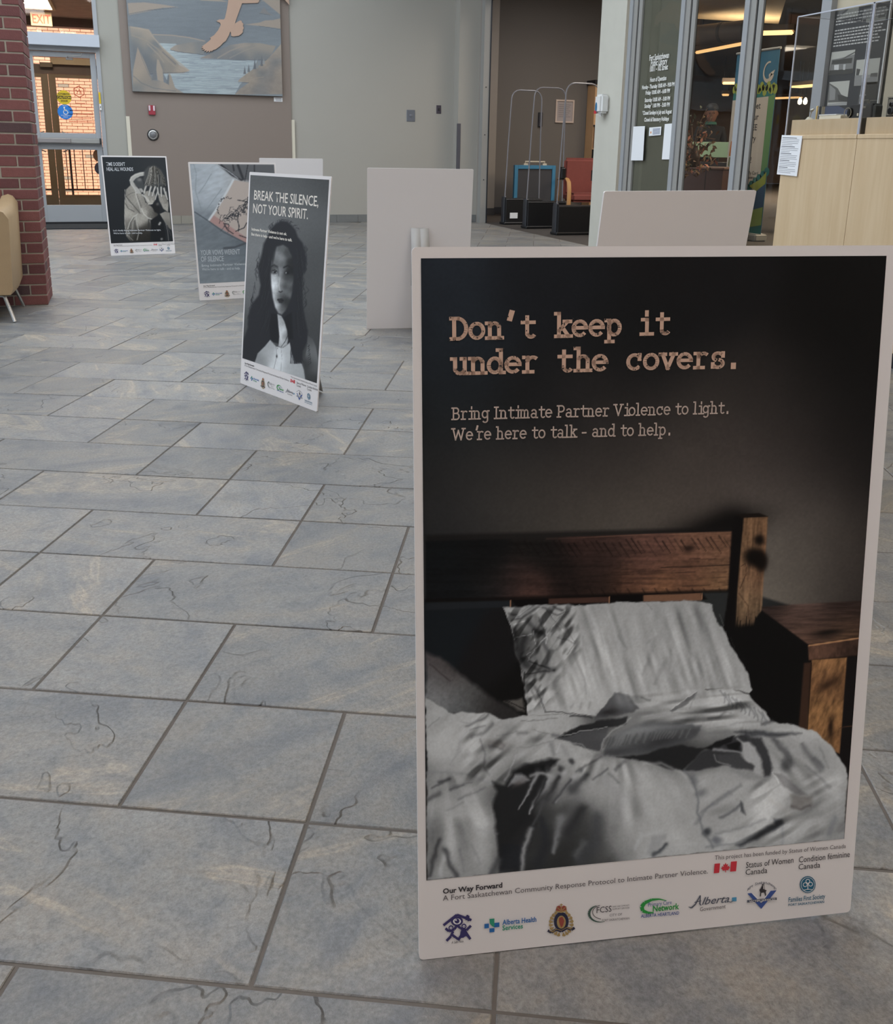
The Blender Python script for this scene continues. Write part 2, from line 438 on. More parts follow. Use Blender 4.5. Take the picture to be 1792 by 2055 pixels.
tiles.sort(key=lambda t: (not t[0], -t[1]))
tiles_cut = [t for t in tiles if max((t[2] + ux * (t[3] * TU * a) + uy * (TV * b_)).x for a in (0, 1) for b_ in (0, 1)) > XR or (min((t[2] + ux * (t[3] * TU * a) + uy * (TV * b_)).y for a in (0, 1) for b_ in (0, 1)) < BW + .17 < max((t[2] + ux * (t[3] * TU * a) + uy * (TV * b_)).y for a in (0, 1) for b_ in (0, 1)) and not -2.1 < t[2].x < .2)]
cut_ids = set(id(t) for t in tiles_cut)
tiles = [t for t in tiles if id(t) not in cut_ids]
def cut_tile(t):
    inv, s, o, n = t
    b = tile_mesh(n); me = b.mesh('tile'); me.materials.append(m_tile)
    me.transform(Matrix.Translation((o.x, o.y, 0)) @ Matrix.Rotation(TA, 4, 'Z'))
    bm = bmesh.new(); bm.from_mesh(me)
    for co, no in (((XR - .001, 0, 0), (1, 0, 0)),) + ((((0, BW + .17, 0), (0, 1, 0)),) if not -2.1 < o.x < .2 else ()):
        bmesh.ops.bisect_plane(bm, geom=bm.verts[:] + bm.edges[:] + bm.faces[:], plane_co=co, plane_no=no, clear_outer=True)
    bm.to_mesh(me); bm.free()
    return me
n_keep = 300 - sum(1 for t in tiles_cut if t[0])
cuts_rest = []
for t in tiles_cut:
    me = cut_tile(t)
    if not len(me.polygons): continue
    if t[0]:
        o_ = bpy.data.objects.new('tile', me); COL.objects.link(o_); o_.parent = floor
    else: cuts_rest.append(me)
for inv, s, o, n in tiles[:n_keep]:
    t = bpy.data.objects.new('tile', tm[n]); COL.objects.link(t); t.parent = floor
    t.location = (o.x, o.y, rnd.uniform(-.0004, .0004)); t.rotation_euler = (rnd.uniform(-.0012, .0012), rnd.uniform(-.0012, .0012), TA)
rest = MB()
for me in cuts_rest: rest.add([v.co for v in me.vertices], [tuple(p.vertices) for p in me.polygons])
for inv, s, o, n in tiles[n_keep:]:
    M = Matrix.Translation((o.x, o.y, rnd.uniform(-.0004, .0004))) @ Matrix.Rotation(TA, 4, 'Z')
    bm_ = tile_mesh(n); rest.add([M @ Vector(v) for v in bm_.v], bm_.f)
rest.build('tile', m_tile, floor, kind='stuff')
# ------------------------------------------------------------ entrance, vestibule and courtyard wall
G_SHEET = glassmat('door_glass', (1, .99, .97), .93)
root = struct('door_1', m_alu2, DX1 - .05, DX1, BW - .02, BW + .14, 0, 3.3)       # right jamb
def dpart(name, m, *a, **k): return box(name, m, *a, parent=root, **k)
dpart('jamb', m_alu2, DX0, DX0 + .05, BW - .02, BW + .14, 0, 3.3)
dpart('transom_bar', m_alu2, DX0 + .05, DX1 - .05, BW - .02, BW + .14, 2.15, 2.24)
dpart('transom_head', m_alu2, DX0 + .05, DX1 - .05, BW - .02, BW + .14, 3.24, 3.3)
dpart('transom_pane', G_SHEET, DX0 + .05, DX1 - .05, BW + .05, BW + .058, 2.24, 3.24)
leaf = MB()
LX0, LX1, ZB, ZT = DX0 + .055, DX1 - .055, .03, 2.145
GX0, GX1 = -.972, -.300
for a in ((LX0, GX0, ZB, ZT), (GX1, LX1, ZB, ZT), (GX0, GX1, ZB, .248), (GX0, GX1, .952, 1.160), (GX0, GX1, 2.082, ZT)):
    leaf.cbox(a[0], a[1], BW + .03, BW + .075, a[2], a[3], .002)
lf = leaf.build('leaf', m_alu2, root)
box('pane', G_SHEET, GX0, GX1, BW + .048, BW + .056, .248, .952, lf)
box('pane', G_SHEET, GX0, GX1, BW + .048, BW + .056, 1.16, 2.082, lf)
pb = MB(); pb.cbox(LX0 + .01, LX1 - .01, BW - .045, BW + .012, 1.028, 1.098, .012); pb.box(LX0 + .02, LX0 + .07, BW, BW + .03, 1.03, 1.1); pb.box(LX1 - .07, LX1 - .02, BW, BW + .03, 1.03, 1.1)
pbo = pb.build('push_bar', m_alu, root)
box('push_pad', mat('grey_push_pad', (150, 146, 146), .4, .4), LX0 + .05, LX0 + .44, BW - .058, BW - .044, 1.034, 1.09, pbo, c=.006)
box('end_cap', m_black, LX1 - .028, LX1 - .012, BW - .05, BW + .01, 1.024, 1.1, pbo)
hd = MB(); hd.tube([(LX0 + .02, BW - .03, 1.02), (LX0 + .02, BW - .03, .96), (LX0 + .03, BW + .02, .93)], .008); hd.build('latch_lever', m_alu, root)
for z in (.90, 1.24): MB().lathe([(.001, 0), (.012, 0), (.012, .006), (.001, .008)], 12, (LX0 + .03, BW + .03, z), 'Y').build('bolt', m_alu, root)
dpart('sweep', m_black, LX0, LX1, BW + .02, BW + .08, .004, .03)
arm = MB(); arm.tube([(-.56, BW + .02, 2.075), (-.56, BW - .02, 2.075), (-.56, BW - .05, 2.095), (-.40, BW - .06, 2.10), (-.385, BW - .06, 2.13)], .007); arm.cbox(-.585, -.5, BW + .0, BW + .03, 2.05, 2.075, .004)
arm.build('closer_arm', m_alu, root)
dpart('operator_box', mat('operator_cover', (186, 192, 202), .45, .1), DX0, -.165, BW - .125, BW - .02, 2.205, 2.352, c=.003)
dpart('stop_hook', m_alu, DX0 + .03, DX0 + .05, BW - .15, BW - .12, 2.18, 2.22)
# decals stuck to the door glass (flat prints)
def disc(cx, cz, r, y, seg=28, rx=None):
    return [( cx + (rx or r) * math.cos(2 * math.pi * k / seg), cz + r * math.sin(2 * math.pi * k / seg)) for k in range(seg)]
def vertical_poly(name, m, pts, y, parent=None, thick=.0012):
    b = MB(); b.poly(pts, thick, Matrix.Translation((0, y, 0))); return b.build(name, m, parent)
yg = BW + .046
def pz(x, y, Y=BW + .046):
    v = at_y(x, y, Y); return v.x, v.z
cx, cz = pz(128.5, 195.5); m_y = mat('caution_yellow', (206, 176, 30), .5)
d1 = vertical_poly('caution_sticker', m_y, disc(cx, cz, .088, yg), yg); d1.parent = root
vertical_poly('print_band', m_black, [(cx - .088, cz - .018), (cx + .088, cz - .018), (cx + .088, cz + .02), (cx - .088, cz + .02)], yg - .0015, d1)
text('lettering', 'CAUTION', .036, m_y, d1, frame((cx, yg - .003, cz - .012), (1, 0, 0), (0, 0, 1)), 'CENTER', .001)
text('lettering', 'AUTOMATIC', .024, m_black, d1, frame((cx, yg - .003, cz + .034), (1, 0, 0), (0, 0, 1)), 'CENTER', .0006)
text('lettering', 'DOOR', .028, m_black, d1, frame((cx, yg - .003, cz - .052), (1, 0, 0), (0, 0, 1)), 'CENTER', .0006)
cx, cz = pz(131, 224.5)
d2 = vertical_poly('access_sticker', mat('access_blue', (34, 118, 200), .5), disc(cx, cz, .092, yg), yg); d2.parent = root
wh = MB()
wh.poly(disc(cx - .008, cz + .052, .010, 0, 12), .001, Matrix.Translation((0, yg - .003, 0)))
for p in ([(-.012, .04), (-.002, .04), (.000, .012), (-.010, .012)], [(-.01, .018), (.024, .018), (.024, .010), (-.01, .010)], [(.018, .016), (.028, .014), (.040, -.018), (.030, -.018)], [(-.004, .03), (.02, .027), (.02, .022), (-.004, .022)]):
    wh.poly([(cx + a, cz + c_) for a, c_ in p], .001, Matrix.Translation((0, yg - .003, 0)))
for k in range(14):
    a0, a1 = math.radians(110 + k * 17), math.radians(110 + (k + 1) * 17)
    wh.poly([(cx + .004 + r_ * math.cos(a), cz - .004 + r_ * math.sin(a)) for r_, a in ((.022, a0), (.029, a0), (.029, a1), (.022, a1))], .001, Matrix.Translation((0, yg - .003, 0)))
wh.build('wheelchair_symbol', m_white, d2)
text('lettering', 'PUSH', .020, m_white, d2, frame((cx, yg - .003, cz + .068), (1, 0, 0), (0, 0, 1)), 'CENTER')
text('lettering', 'AUTOMATIC', .019, m_white, d2, frame((cx, yg - .003, cz - .050), (1, 0, 0), (0, 0, 1)), 'CENTER')
text('lettering', 'DOOR', .019, m_white, d2, frame((cx, yg - .003, cz - .070), (1, 0, 0), (0, 0, 1)), 'CENTER')
m_rust = mat('vinyl_rust', (176, 84, 50), .6)
cx, cz = pz(158.5, 184)
hx = MB()
for k in range(6):
    a0, a1 = math.radians(30 + 60 * k), math.radians(90 + 60 * k)
    hx.poly([(cx + r_ * math.cos(a), cz + r_ * math.sin(a)) for r_, a in ((.062, a0), (.074, a0), (.074, a1), (.062, a1))], .001, Matrix.Translation((0, yg, 0)))
for p in ([(-.03, .0), (.03, .002), (.028, .016), (-.02, .012)], [(-.022, .0), (-.014, .0), (-.024, -.032), (-.03, -.03)], [(.016, .0), (.026, .0), (.03, -.03), (.024, -.032)], [(-.002, .012), (.012, .012), (.01, .036), (0, .036)], [(-.036, .006), (-.024, .014), (-.034, .03), (-.042, .022)]):
    hx.poly([(cx + a, cz + c_) for a, c_ in p], .001, Matrix.Translation((0, yg, 0)))
hx.build('horseman_emblem', m_rust, root)
for k, (w_, n_) in enumerate(((.11, 8), (.28, 22), (.26, 20), (.30, 24), (.22, 16), (.30, 24))):
    lb = MB(); rr_ = random.Random(k); x = cx - w_ / 2
    while x < cx + w_ / 2:
        l = rr_.uniform(.006, .016); zz = cz - .15 - k * .045
        lb.poly([(x, zz), (x + l, zz), (x + l, zz + .013), (x, zz + .013)], .001, Matrix.Translation((0, yg, 0))); x += l + .005
    lb.build('vinyl_text_line', m_rust, root)
for (x, y, c_) in ((197, 312, (110, 66, 30)), (200, 338, (52, 46, 60))):
    a, b_ = pz(x, y); vertical_poly('round_sticker', mat('sticker_%d' % c_[0], c_, .6), disc(a + .02, b_, .085, 0), yg + .014, root)
# yellow and white switch plate beside the door
sw = thing('door_switch', 'slim yellow and white switch plate on the frame right of entrance door', 'switch', (-.215, BW - .02, 1.5))
x, z = pz(205, 197, BW - .03)
box('label_strip', m_y, -.012, .012, -.022, 0, .03, .17, sw, c=.002); box('key_switch', m_white, -.012, .012, -.02, 0, -.05, .028, sw, c=.002); box('key_slot', m_black, -.004, .004, -.023, -.018, -.02, .0, sw)
tag(box('entrance_mat', mat('black_ribbed_mat', (30, 34, 38), .9, noise=(60, .3), bump=(300, .8)), -1.30, -.235, 12.58, 13.31, .0005, .010, c=.003), 'black entrance mat on the floor before the glass door', 'mat')

# vestibule
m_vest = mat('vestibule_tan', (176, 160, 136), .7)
VZ = 2.86
struct('wall_vestibule_left', m_vest, -2.75, -2.6, BW + .18, 16.2, 0, VZ)
struct('wall_vestibule_right', m_vest, .55, .7, BW + .18, 16.2, 0, VZ)
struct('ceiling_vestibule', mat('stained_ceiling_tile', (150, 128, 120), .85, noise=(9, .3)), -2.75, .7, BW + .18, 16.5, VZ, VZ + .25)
la = at_z(109, 17, VZ); lb_ = at_z(43, 17, VZ)
cl = thing('ceiling_light', 'bright square ceiling light inside the entrance vestibule', 'light', ((la.x + lb_.x) / 2 - .1, la.y - .62, VZ))
fr_ = MB(); fr_.box(-.34, .34, -.62, -.58, -.03, 0); fr_.box(-.34, .34, .58, .62, -.03, 0); fr_.box(-.34, -.3, -.58, .58, -.03, 0); fr_.box(.3, .34, -.58, .58, -.03, 0)
fr_.build('frame', m_vest, cl)
box('diffuser', mat('lit_diffuser', (255, 240, 214), .6, emit=((255, 240, 214), 6)), -.3, .3, -.58, .58, -.022, -.004, cl)
ex = thing('exit_sign', 'tan exit sign with red letters hanging inside the entrance vestibule', 'sign', (-.948, 15.2, 2.628))
box('housing', mat('exit_tan', (186, 166, 132), .5), -.135, .145, 0, .05, 0, .19, ex, c=.004)
box('canopy', m_vest, -.05, .06, .01, .04, .19, .232, ex)
text('lettering', 'EXIT', .165, mat('exit_red', (206, 84, 66), .5, emit=((206, 84, 66), .25)), ex, frame((.005, -.003, .036), (1, 0, 0), (0, 0, 1)), 'CENTER', .003, sx=.72)
lamp('AREA', 'vestibule_light', ((la.x + lb_.x) / 2 + .1, la.y - .6, VZ - .06), 34, (1, .88, .72), .6, 1.1)
# outer doors
OY = 16.2
od = struct('door_2', m_bronze, -2.6, -2.5, OY, OY + .1, 0, 2.72)
def op(n, m, *a, **k): return box(n, m, *a, parent=od, **k)
op('header', mat('dark_bronze', (82, 68, 62), .5, .2), -2.5, .55, OY, OY + .1, 2.055, 2.19)
op('operator_cover', m_vest, -.93, .55, OY - .08, OY, 2.19, 2.285)
op('closer', mat('closer_bronze', (92, 80, 66), .5, .3), -1.08, -.90, OY - .09, OY - .02, 2.14, 2.21, c=.004)
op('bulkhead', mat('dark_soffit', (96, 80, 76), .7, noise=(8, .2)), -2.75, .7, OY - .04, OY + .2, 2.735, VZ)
op('jamb', m_bronze, .45, .55, OY, OY + .1, 0, 2.72)
for i, (a0, a1) in enumerate(((-2.0, -.991), (-.985, .02))):
    L = MB()
    for q in ((a0, a0 + .10, .02, 2.05), (a1 - .10, a1, .02, 2.05), (a0 + .1, a1 - .1, .02, .235), (a0 + .1, a1 - .1, 2.0, 2.05)): L.box(q[0], q[1], OY + .02, OY + .065, q[2], q[3])
    lo = L.build('leaf', m_bronze, od)
    box('pane', G_SHEET, a0 + .1, a1 - .1, OY + .04, OY + .047, .235, 2.0, lo)
    hx_ = a1 - .13 if i == 0 else a0 + .13
    MB().tube([(hx_, OY + .02, .9), (hx_ + (.06 if i else -.06), OY - .05, .93), (hx_ + (.06 if i else -.06), OY - .05, 1.17), (hx_, OY + .02, 1.2)], .011).build('pull_handle', m_alu, lo)
op('transom_pane', G_SHEET, -2.5, .45, OY + .04, OY + .047, 2.29, 2.72)
# courtyard wall: single bricks in the part seen through the doors, mortar slab behind
CY = 19.5
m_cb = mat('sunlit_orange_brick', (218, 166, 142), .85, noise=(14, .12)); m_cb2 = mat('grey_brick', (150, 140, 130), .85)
m_cm = mat('pale_mortar', (124, 86, 68), .9)
cw = struct('wall_courtyard', m_cm, -6, 5, CY + .008, CY + .25, 0, 5.0)
bl, bh = .186, .0575
bme = {}
for nm, L_ in (('s', bl - .008), ('h', bl / 2 - .008)):
    b = MB(); b.cbox(0, L_, 0, .03, 0, bh - .008, .002); me = b.mesh('brick')
    for key, mm in (('o', m_cb), ('g', m_cb2)):
        c2 = me.copy(); c2.materials.append(mm); bme[nm + key] = c2
rnd = random.Random(8)
nb = 0
restb = MB()
cand = []
for j in range(0, 62):
    z = .02 + j * bh
    for i in range(-28, 22):
        x = i * bl + (bl / 2 if j % 2 else 0)
        v = Vector((x + bl / 2, CY, z - CAM_Z)); zz = v.dot(AF); px = PCX + FPX * v.dot(AR) / zz; py = PCY - FPX * v.dot(AU) / zz
        vis = 74 < px < 200 and ((40 < py < 68) or (113 < py < 268) or (300 < py < 392))
        cand.append((0 if vis else 1, x, z))
cand.sort(key=lambda c: c[0])
for k, (iv, x, z) in enumerate(cand):
    key = 'g' if rnd.random() < .06 else 'o'
    if iv == 0 and nb < 300:
        o = bpy.data.objects.new('brick', bme['s' + key]); COL.objects.link(o); o.parent = cw; o.location = (x, CY - .004 - rnd.uniform(0, .004), z); nb += 1
    elif -3.2 < x < 2: restb.cbox(x, x + bl - .008, CY - .005, CY + .02, z, z + bh - .008, .002) if iv == 0 else restb.box(x, x + bl - .008, CY - .005, CY + .02, z, z + bh - .008)
restb.build('brick', m_cb, cw, kind='stuff')
rl = thing('railing', 'dark metal railing with upright bars outside the entrance doors', 'railing', (-.2, 17.2, 0))
m_rail = mat('dark_rail', (70, 62, 56), .5, .3)
box('top_rail', m_rail, -1.9, 1.2, -.02, .02, .94, .98, rl); box('bottom_rail', m_rail, -1.9, 1.2, -.012, .012, .26, .285, rl)
for k in range(24):
    x = -1.85 + k * .13; MB().tube([(x, 0, .28), (x, 0, .95)], .008, 6).build('baluster', m_rail, rl)
for x in (-1.9, -.62, .6): MB().tube([(x, 0, -.02), (x, 0, .97)], .018, 8).build('post', m_rail, rl)

# ------------------------------------------------------------ fixtures on the back wall
fa = thing('fire_strobe', 'small red fire alarm strobe with white lens strips under the landscape picture', 'alarm', (.417, BW - .025, 1.47))
box('housing', mat('alarm_red', (150, 48, 62), .4), -.043, .043, -.03, 0, -.06, .06, fa, c=.004)
for x in (-.028, .028): box('lens', mat('strobe_lens', (212, 196, 204), .2), x - .011, x + .011, -.037, -.028, -.01, .056, fa, c=.003)
sp = thing('wall_speaker', 'round silver speaker on the taupe wall below the red strobe', 'speaker', (.412, BW - .025, 1.157))
MB().lathe([(.066, 0), (.066, .012), (.058, .03), (.048, .034), (.046, .028), (.02, .026), (.001, .026)], 28, axis='Y').build('rim', mat('brushed_steel', (176, 176, 174), .3, .9), sp)
MB().lathe([(.044, .027), (.03, .036), (.001, .038)], 24, axis='Y').build('grille', mat('steel_grille', (120, 120, 122), .5, .7, bump=(260, .8)), sp)
MB().lathe([(.074, 0), (.074, .008), (.066, .009)], 28, axis='Y').build('backplate', m_gasket, sp)
pl = thing('door_push_plate', 'square grey metal plate on the grey wall left of the dark switch', 'plate', (3.97, BW, 1.495))
m_plate = mat('grey_steel_plate', (128, 134, 146), .35, .6)
box('plate', m_plate, -.062, .062, -.008, 0, -.08, .08, pl, c=.003); MB().lathe([(.022, 0), (.022, .005), (.014, .007), (.001, .007)], 18, (0, -.008, 0), 'Y').build('push_button', m_plate, pl)
s2 = thing('light_switch', 'small dark switch on the grey wall beside the corner pier', 'switch', (4.39, BW, 1.592))
box('plate', mat('dark_steel_plate', (84, 80, 92), .4, .5), -.036, .036, -.006, 0, -.058, .058, s2, c=.002); box('toggle', m_black, -.008, .008, -.016, -.004, -.02, .02, s2, c=.002)
pc = thing('title_card', 'small white caption card under the right corner of the landscape picture', 'card', (2.075, BW - .025, 1.655))
box('card', m_paper, -.058, .058, -.004, 0, -.028, .028, pc)
for k in range(3): box('text_line', mat('grey_print', (110, 110, 116), .7), -.04 + .004 * k, .045, -.0052, -.0035, .012 - .015 * k, .017 - .015 * k, pc)

# ------------------------------------------------------------ brick column
CX0, CX1, CY0, CY1 = -1.165, -.53, 6.625, 7.055
m_bk = [mat('brick_red_%d' % i, c, .8, noise=(38, .16), bump=(120, .5)) for i, c in enumerate(((118, 72, 70), (110, 67, 66), (126, 78, 74), (102, 62, 62), (84, 62, 63)))]
m_mort = mat('mortar_pale', (172, 164, 150), .95, noise=(60, .1), bump=(200, .5))
colm = tag(thing('brick_column', 'square red brick column with pale mortar left of the entrance door', 'column'), 'square red brick column with pale mortar left of the entrance door', 'column')
mc = MB(); mc.box(CX0 + .005, CX1 - .005, CY0 + .005, CY1 - .005, 0, CEIL - .002); mc.build('mortar_core', m_mort, colm)
RH, HB, J = .0683, .0583, .010
variants = {}
def brick_me(lx, ly, k):
    key = (round(lx, 3), round(ly, 3), k)
    if key not in variants:
        b = MB(); b.cbox(0, lx, 0, ly, 0, HB, .0022); me = b.mesh('brick'); me.materials.append(m_bk[k]); variants[key] = me
    return variants[key]
rb = random.Random(21)
stuff = MB()
def lay(x0, x1, y0, y1, z, fine):
    k = rb.choice((0, 0, 0, 1, 1, 2, 3)) if rb.random() > .11 else 4
    if fine:
        o = bpy.data.objects.new('brick', brick_me(x1 - x0, y1 - y0, k)); COL.objects.link(o); o.parent = colm
        o.location = (x0 + rb.uniform(-.0012, .0012), y0 + rb.uniform(-.0012, .0012), z)
    else: stuff.box(x0, x1, y0, y1, z, z + HB)
for j in range(int(CEIL / RH)):
    z = .004 + j * RH
    if z + HB > CEIL: break
    fn = z < 2.12
    a = j % 2
    # front and back faces: full bricks from the right corner; alternate rows start with a header
    for y0, y1, front in ((CY0, CY0 + .095, True), (CY1 - .095, CY1, False)):
        x = CX1; first = True
        while x > CX0 + .02:
            l = .095 if (a and first) else .2
            x0 = max(x - l, CX0); lay(x0, x, y0, y1, z, fn and front); x = x0 - J; first = False
    for x0, x1, right in ((CX1 - .095, CX1, True), (CX0, CX0 + .095, False)):
        ys = CY0 + .095 + J; ye = CY1 - .095 - J; mid = (ys + ye) / 2
        lay(x0, x1, ys, mid - J / 2, z, fn and right); lay(x0, x1, mid + J / 2, ye, z, fn and right)
stuff.build('brick', m_bk[0], colm, kind='stuff')

# ------------------------------------------------------------ tan leather tub chair in front of the column
m_lea = mat('tan_leather', (168, 143, 110), .5, noise=(12, .07), bump=(150, .25))
m_seam = mat('leather_seam', (120, 96, 68), .6)
m_chrome = mat('satin_chrome', (176, 178, 178), .25, .9)
ch = thing('tub_chair', 'tan leather tub chair with slanted chrome leg in front of the brick column', 'armchair', (-1.045, 6.30, 0), math.radians(0))
def soft(name, x0, x1, y0, y1, z0, z1, r=.03, parent=ch, m=m_lea):
    b = MB(); b.cbox(x0, x1, y0, y1, z0, z1, r); o = b.build(name, m, parent)
    for p in o.data.polygons: p.use_smooth = True
    return o
# arms with slightly curved outer line, built as lofted sections
def arm_mesh(sx):
    b = MB(); secs = []
    for t in range(9):
        y = -.30 + t * .075
        top = .655 + .01 * math.sin(t) * .5 + (.06 * (t / 8) ** 2)
        xi, xo = .285, .40 + .01 * math.sin(t / 8 * math.pi)
        ring = []
        for x, z in ((xi + .012, .165), (xi, .2), (xi - .005, top - .06), (xi + .02, top - .012), ((xi + xo) / 2, top), (xo - .03, top - .01), (xo - .004, top - .05), (xo - .02, .2), (xo - .035, .165)):
            ring.append((sx * x, y, z))
        secs.append(ring)
    n = 9; vs = [p for r_ in secs for p in r_]; fs = []
    for i in range(8):
        for k in range(n): fs.append((i * n + k, i * n + (k + 1) % n, (i + 1) * n + (k + 1) % n, (i + 1) * n + k))
    fs += [tuple(range(n)), tuple(range(8 * n, 9 * n))]
    b.add(vs, fs, True); return b
for sx in (1, -1): arm_mesh(sx).build('arm', m_lea, ch)
soft('seat_base', -.287, .287, -.285, .27, .165, .31, .02)
soft('seat_cushion', -.283, .283, -.30, .2, .312, .43, .04)
soft('backrest', -.287, .287, .16, .30, .31, .74, .05)
for sx in (1, -1):
    lg = MB()
    for y0, y1 in ((-.26, -.30), (.24, .28)):
        lg.tube([(sx * .16, y0, .157), (sx * .30, y0, .157), (sx * .325, y0, .15), (sx * .372, y1, .004)], .0105, 8, flat=1)
        lg.build('leg', m_chrome, ch); lg = MB()
# ------------------------------------------------------------ library front: glazed leaves in the plane of the right wall
X0 = XR
m_filmdk = mat('olive_film', (128, 126, 114), .35)
m_lglass = glassmat('library_glass', (.97, .98, .96), .86)
def leaf_set(idx, dark0, dark1, film=False):
    """one glazed leaf between two dark joints (dark0 is the farther one)"""
    w = struct('window_%d' % idx, m_alu2, X0 - .022, X0 + .02, dark0 + .085, dark0 + .150, 0, 3.1)      # bright outer rib
    box('stile', m_alu, X0 - .008, X0 + .02, dark0 + .012, dark0 + .085, 0, 3.1, w)
    box('gasket', m_gasket, X0 + .004, X0 + .02, dark0 - .012, dark0 + .012, 0, 3.1, w)
    box('stile', m_alu, X0 - .004, X0 + .02, dark0 - .075, dark0 - .012, 0, 3.1, w)
    gy0, gy1 = dark1 + .150, dark0 - .075
    box('bottom_rail', m_alu, X0 - .004, X0 + .02, gy0, gy1, 0, .16, w)
    box('top_rail', m_alu, X0 - .004, X0 + .02, gy0, gy1, 2.98, 3.1, w)
    box('pane', m_lglass, X0 + .012, X0 + .018, gy0, gy1, .16, 2.98, w)
    if film: box('film', m_filmdk, X0 + .020, X0 + .023, gy0 - .15, gy1 + .0, .16, 2.98, w)
    return w
w1 = leaf_set(30, 8.84, 7.88, True)
leaf_set(31, 7.88, 6.905)
leaf_set(32, 6.905, 5.95)
w4 = struct('window_33', m_alu2, X0 - .05, X0 + .05, 5.97, 6.075, 0, 3.1)
box('side_panel', mat('cream_side_panel', (190, 180, 158), .75), X0 + .0, X0 + .15, 5.40, 5.97, 0, 3.1, w4)
# lettering on the film leaf
FX = Vector((0, -1, 0)); FU = Vector((0, 0, 1))
m_vin = mat('white_vinyl', (226, 226, 222), .5)
lt = tag(thing('opening_hours_lettering', '', ''), 'white opening hours lettering on the dark glass leaf beside the pier', 'lettering')
rows = (('Fort Saskatchewan', .075, 113), ('Public Library', .085, 124), ('10011 - 102 Street', .072, 136), ('Hours of Operation', .058, 158), ('Monday - Thursday 10:00 AM - 9:00 PM', .052, 172), ('Friday 10:00 AM - 6:00 PM', .052, 184), ('Saturday 10:00 AM - 5:00 PM', .052, 199), ('Sunday* 1:00 PM - 5:00 PM', .052, 211), ('*Closed Sundays in July and August', .052, 225), ('Closed all Statutory Holidays', .052, 239))
wid = (.36, .30, .33, .30, .60, .45, .47, .47, .55, .46)
for (body, sz, py), wd in zip(rows, wid):
    c = at_x(1323 - (py - 110) * .045, py, X0 + .01)
    t = text('lettering', body, sz, m_vin, lt, None, 'CENTER', .0018)
    xs = [v.co.x for v in t.data.vertices]; k = wd / (max(xs) - min(xs))
    t.data.transform(frame((X0 + .009, c.y, c.z - sz * .36), FX, FU) @ Matrix.Diagonal((k, 1, 1, 1)))
def glass_sheet(name, label, cat, m, px, X, group=None, lines=0):
    ps = [at_x(x, y, X) for x, y in px]
    b = MB(); n = len(ps); vs = [tuple(p) for p in ps] + [(p.x + .0015, p.y, p.z) for p in ps]
    b.add(vs, [tuple(range(n)), tuple(range(2 * n - 1, n - 1, -1))] + [(i, (i + 1) % n, (i + 1) % n + n, i + n) for i in range(n)])
    o = b.build(name, m); tag(o, label, cat, group); return o, ps
glass_sheet('paper_sheet', 'narrow white sheet taped on the left stile of the dark glass leaf', 'paper', m_paper, ((1271, 254), (1294, 253), (1290, 322), (1266, 322)), X0 - .013)
glass_sheet('paper_sheet', 'white sheet taped at the right edge of the dark glass leaf', 'paper', m_paper, ((1334, 249), (1356, 247), (1347, 320), (1328, 320)), X0 + .006)
o, ps = glass_sheet('glass_notice', 'small white notice with lines between two sheets on dark glass', 'notice', m_paper, ((1303, 256), (1327, 254), (1326, 271), (1302, 273)), X0 + .006)
for k in range(5):
    a = ps[0].lerp(ps[3], .18 + k * .15); b_ = ps[1].lerp(ps[2], .18 + k * .15)
    lb = MB(); p, q = a.lerp(b_, .32), a.lerp(b_, .92)
    lb.add([(p.x - .001, p.y, p.z), (q.x - .001, q.y, q.z), (q.x - .001, q.y, q.z - .006), (p.x - .001, p.y, p.z - .006)], [(0, 1, 2, 3)]); lb.build('text_line', mat('blue_grey_print', (110, 120, 150), .7), o)
a = ps[0].lerp(ps[3], .6).lerp(ps[1].lerp(ps[2], .6), .16)
lb = MB(); lb.lathe([(.012, 0), (.001, .001)], 12, (a.x - .001, a.y, a.z), 'X'); lb.build('orange_mark', mat('orange_print', (214, 150, 96), .7), o)
# hand sanitiser on the pier
hs = thing('sanitiser_dispenser', 'white hand sanitiser dispenser on the pale pier by the gates', 'dispenser', (X0 - .02, 9.37, 1.53))
b = MB(); b.cbox(-.105, 0, -.075, .075, -.09, .105, .022); o = b.build('body', m_white, hs)
for p in o.data.polygons: p.use_smooth = False
b = MB(); b.lathe([(.024, -.002), (.036, 0), (.024, .004)], 16, (0, 0, 0), 'X'); 
b = MB(); b.poly([(.03 * math.cos(t * .449) * .8, .055 * math.sin(t * .449) - .03) for t in range(14)], .003, Matrix.Translation((-.1065, .03, 0)) @ Matrix.Rotation(math.radians(-90), 4, 'Z')); b.build('blue_window', mat('sanitiser_blue', (44, 110, 150), .3), hs)
box('red_label', mat('label_red', (190, 44, 56), .5), -.1075, -.10, .02, .07, -.092, -.062, hs)
MB().lathe([(.016, -.118), (.02, -.09), (.001, -.088)], 14, (-.06, .0, 0)).build('nozzle', mat('pale_nozzle', (196, 196, 196), .4), hs)

# accordion grille track and jamb at the far end of the opening
tr = struct('trim_5', m_alu, 4.93, 5.02, 12.98, 13.10, 0, CEIL)
box('channel', mat('dark_channel', (46, 50, 58), .5, .4), 5.02, 5.035, 12.97, 13.10, 0, CEIL, tr)
for z in (.62, 1.25, 1.9): MB().lathe([(.008, 0), (.008, .003), (.001, .004)], 10, (4.972, 12.977, z), 'Y').build('screw', m_gasket, tr)
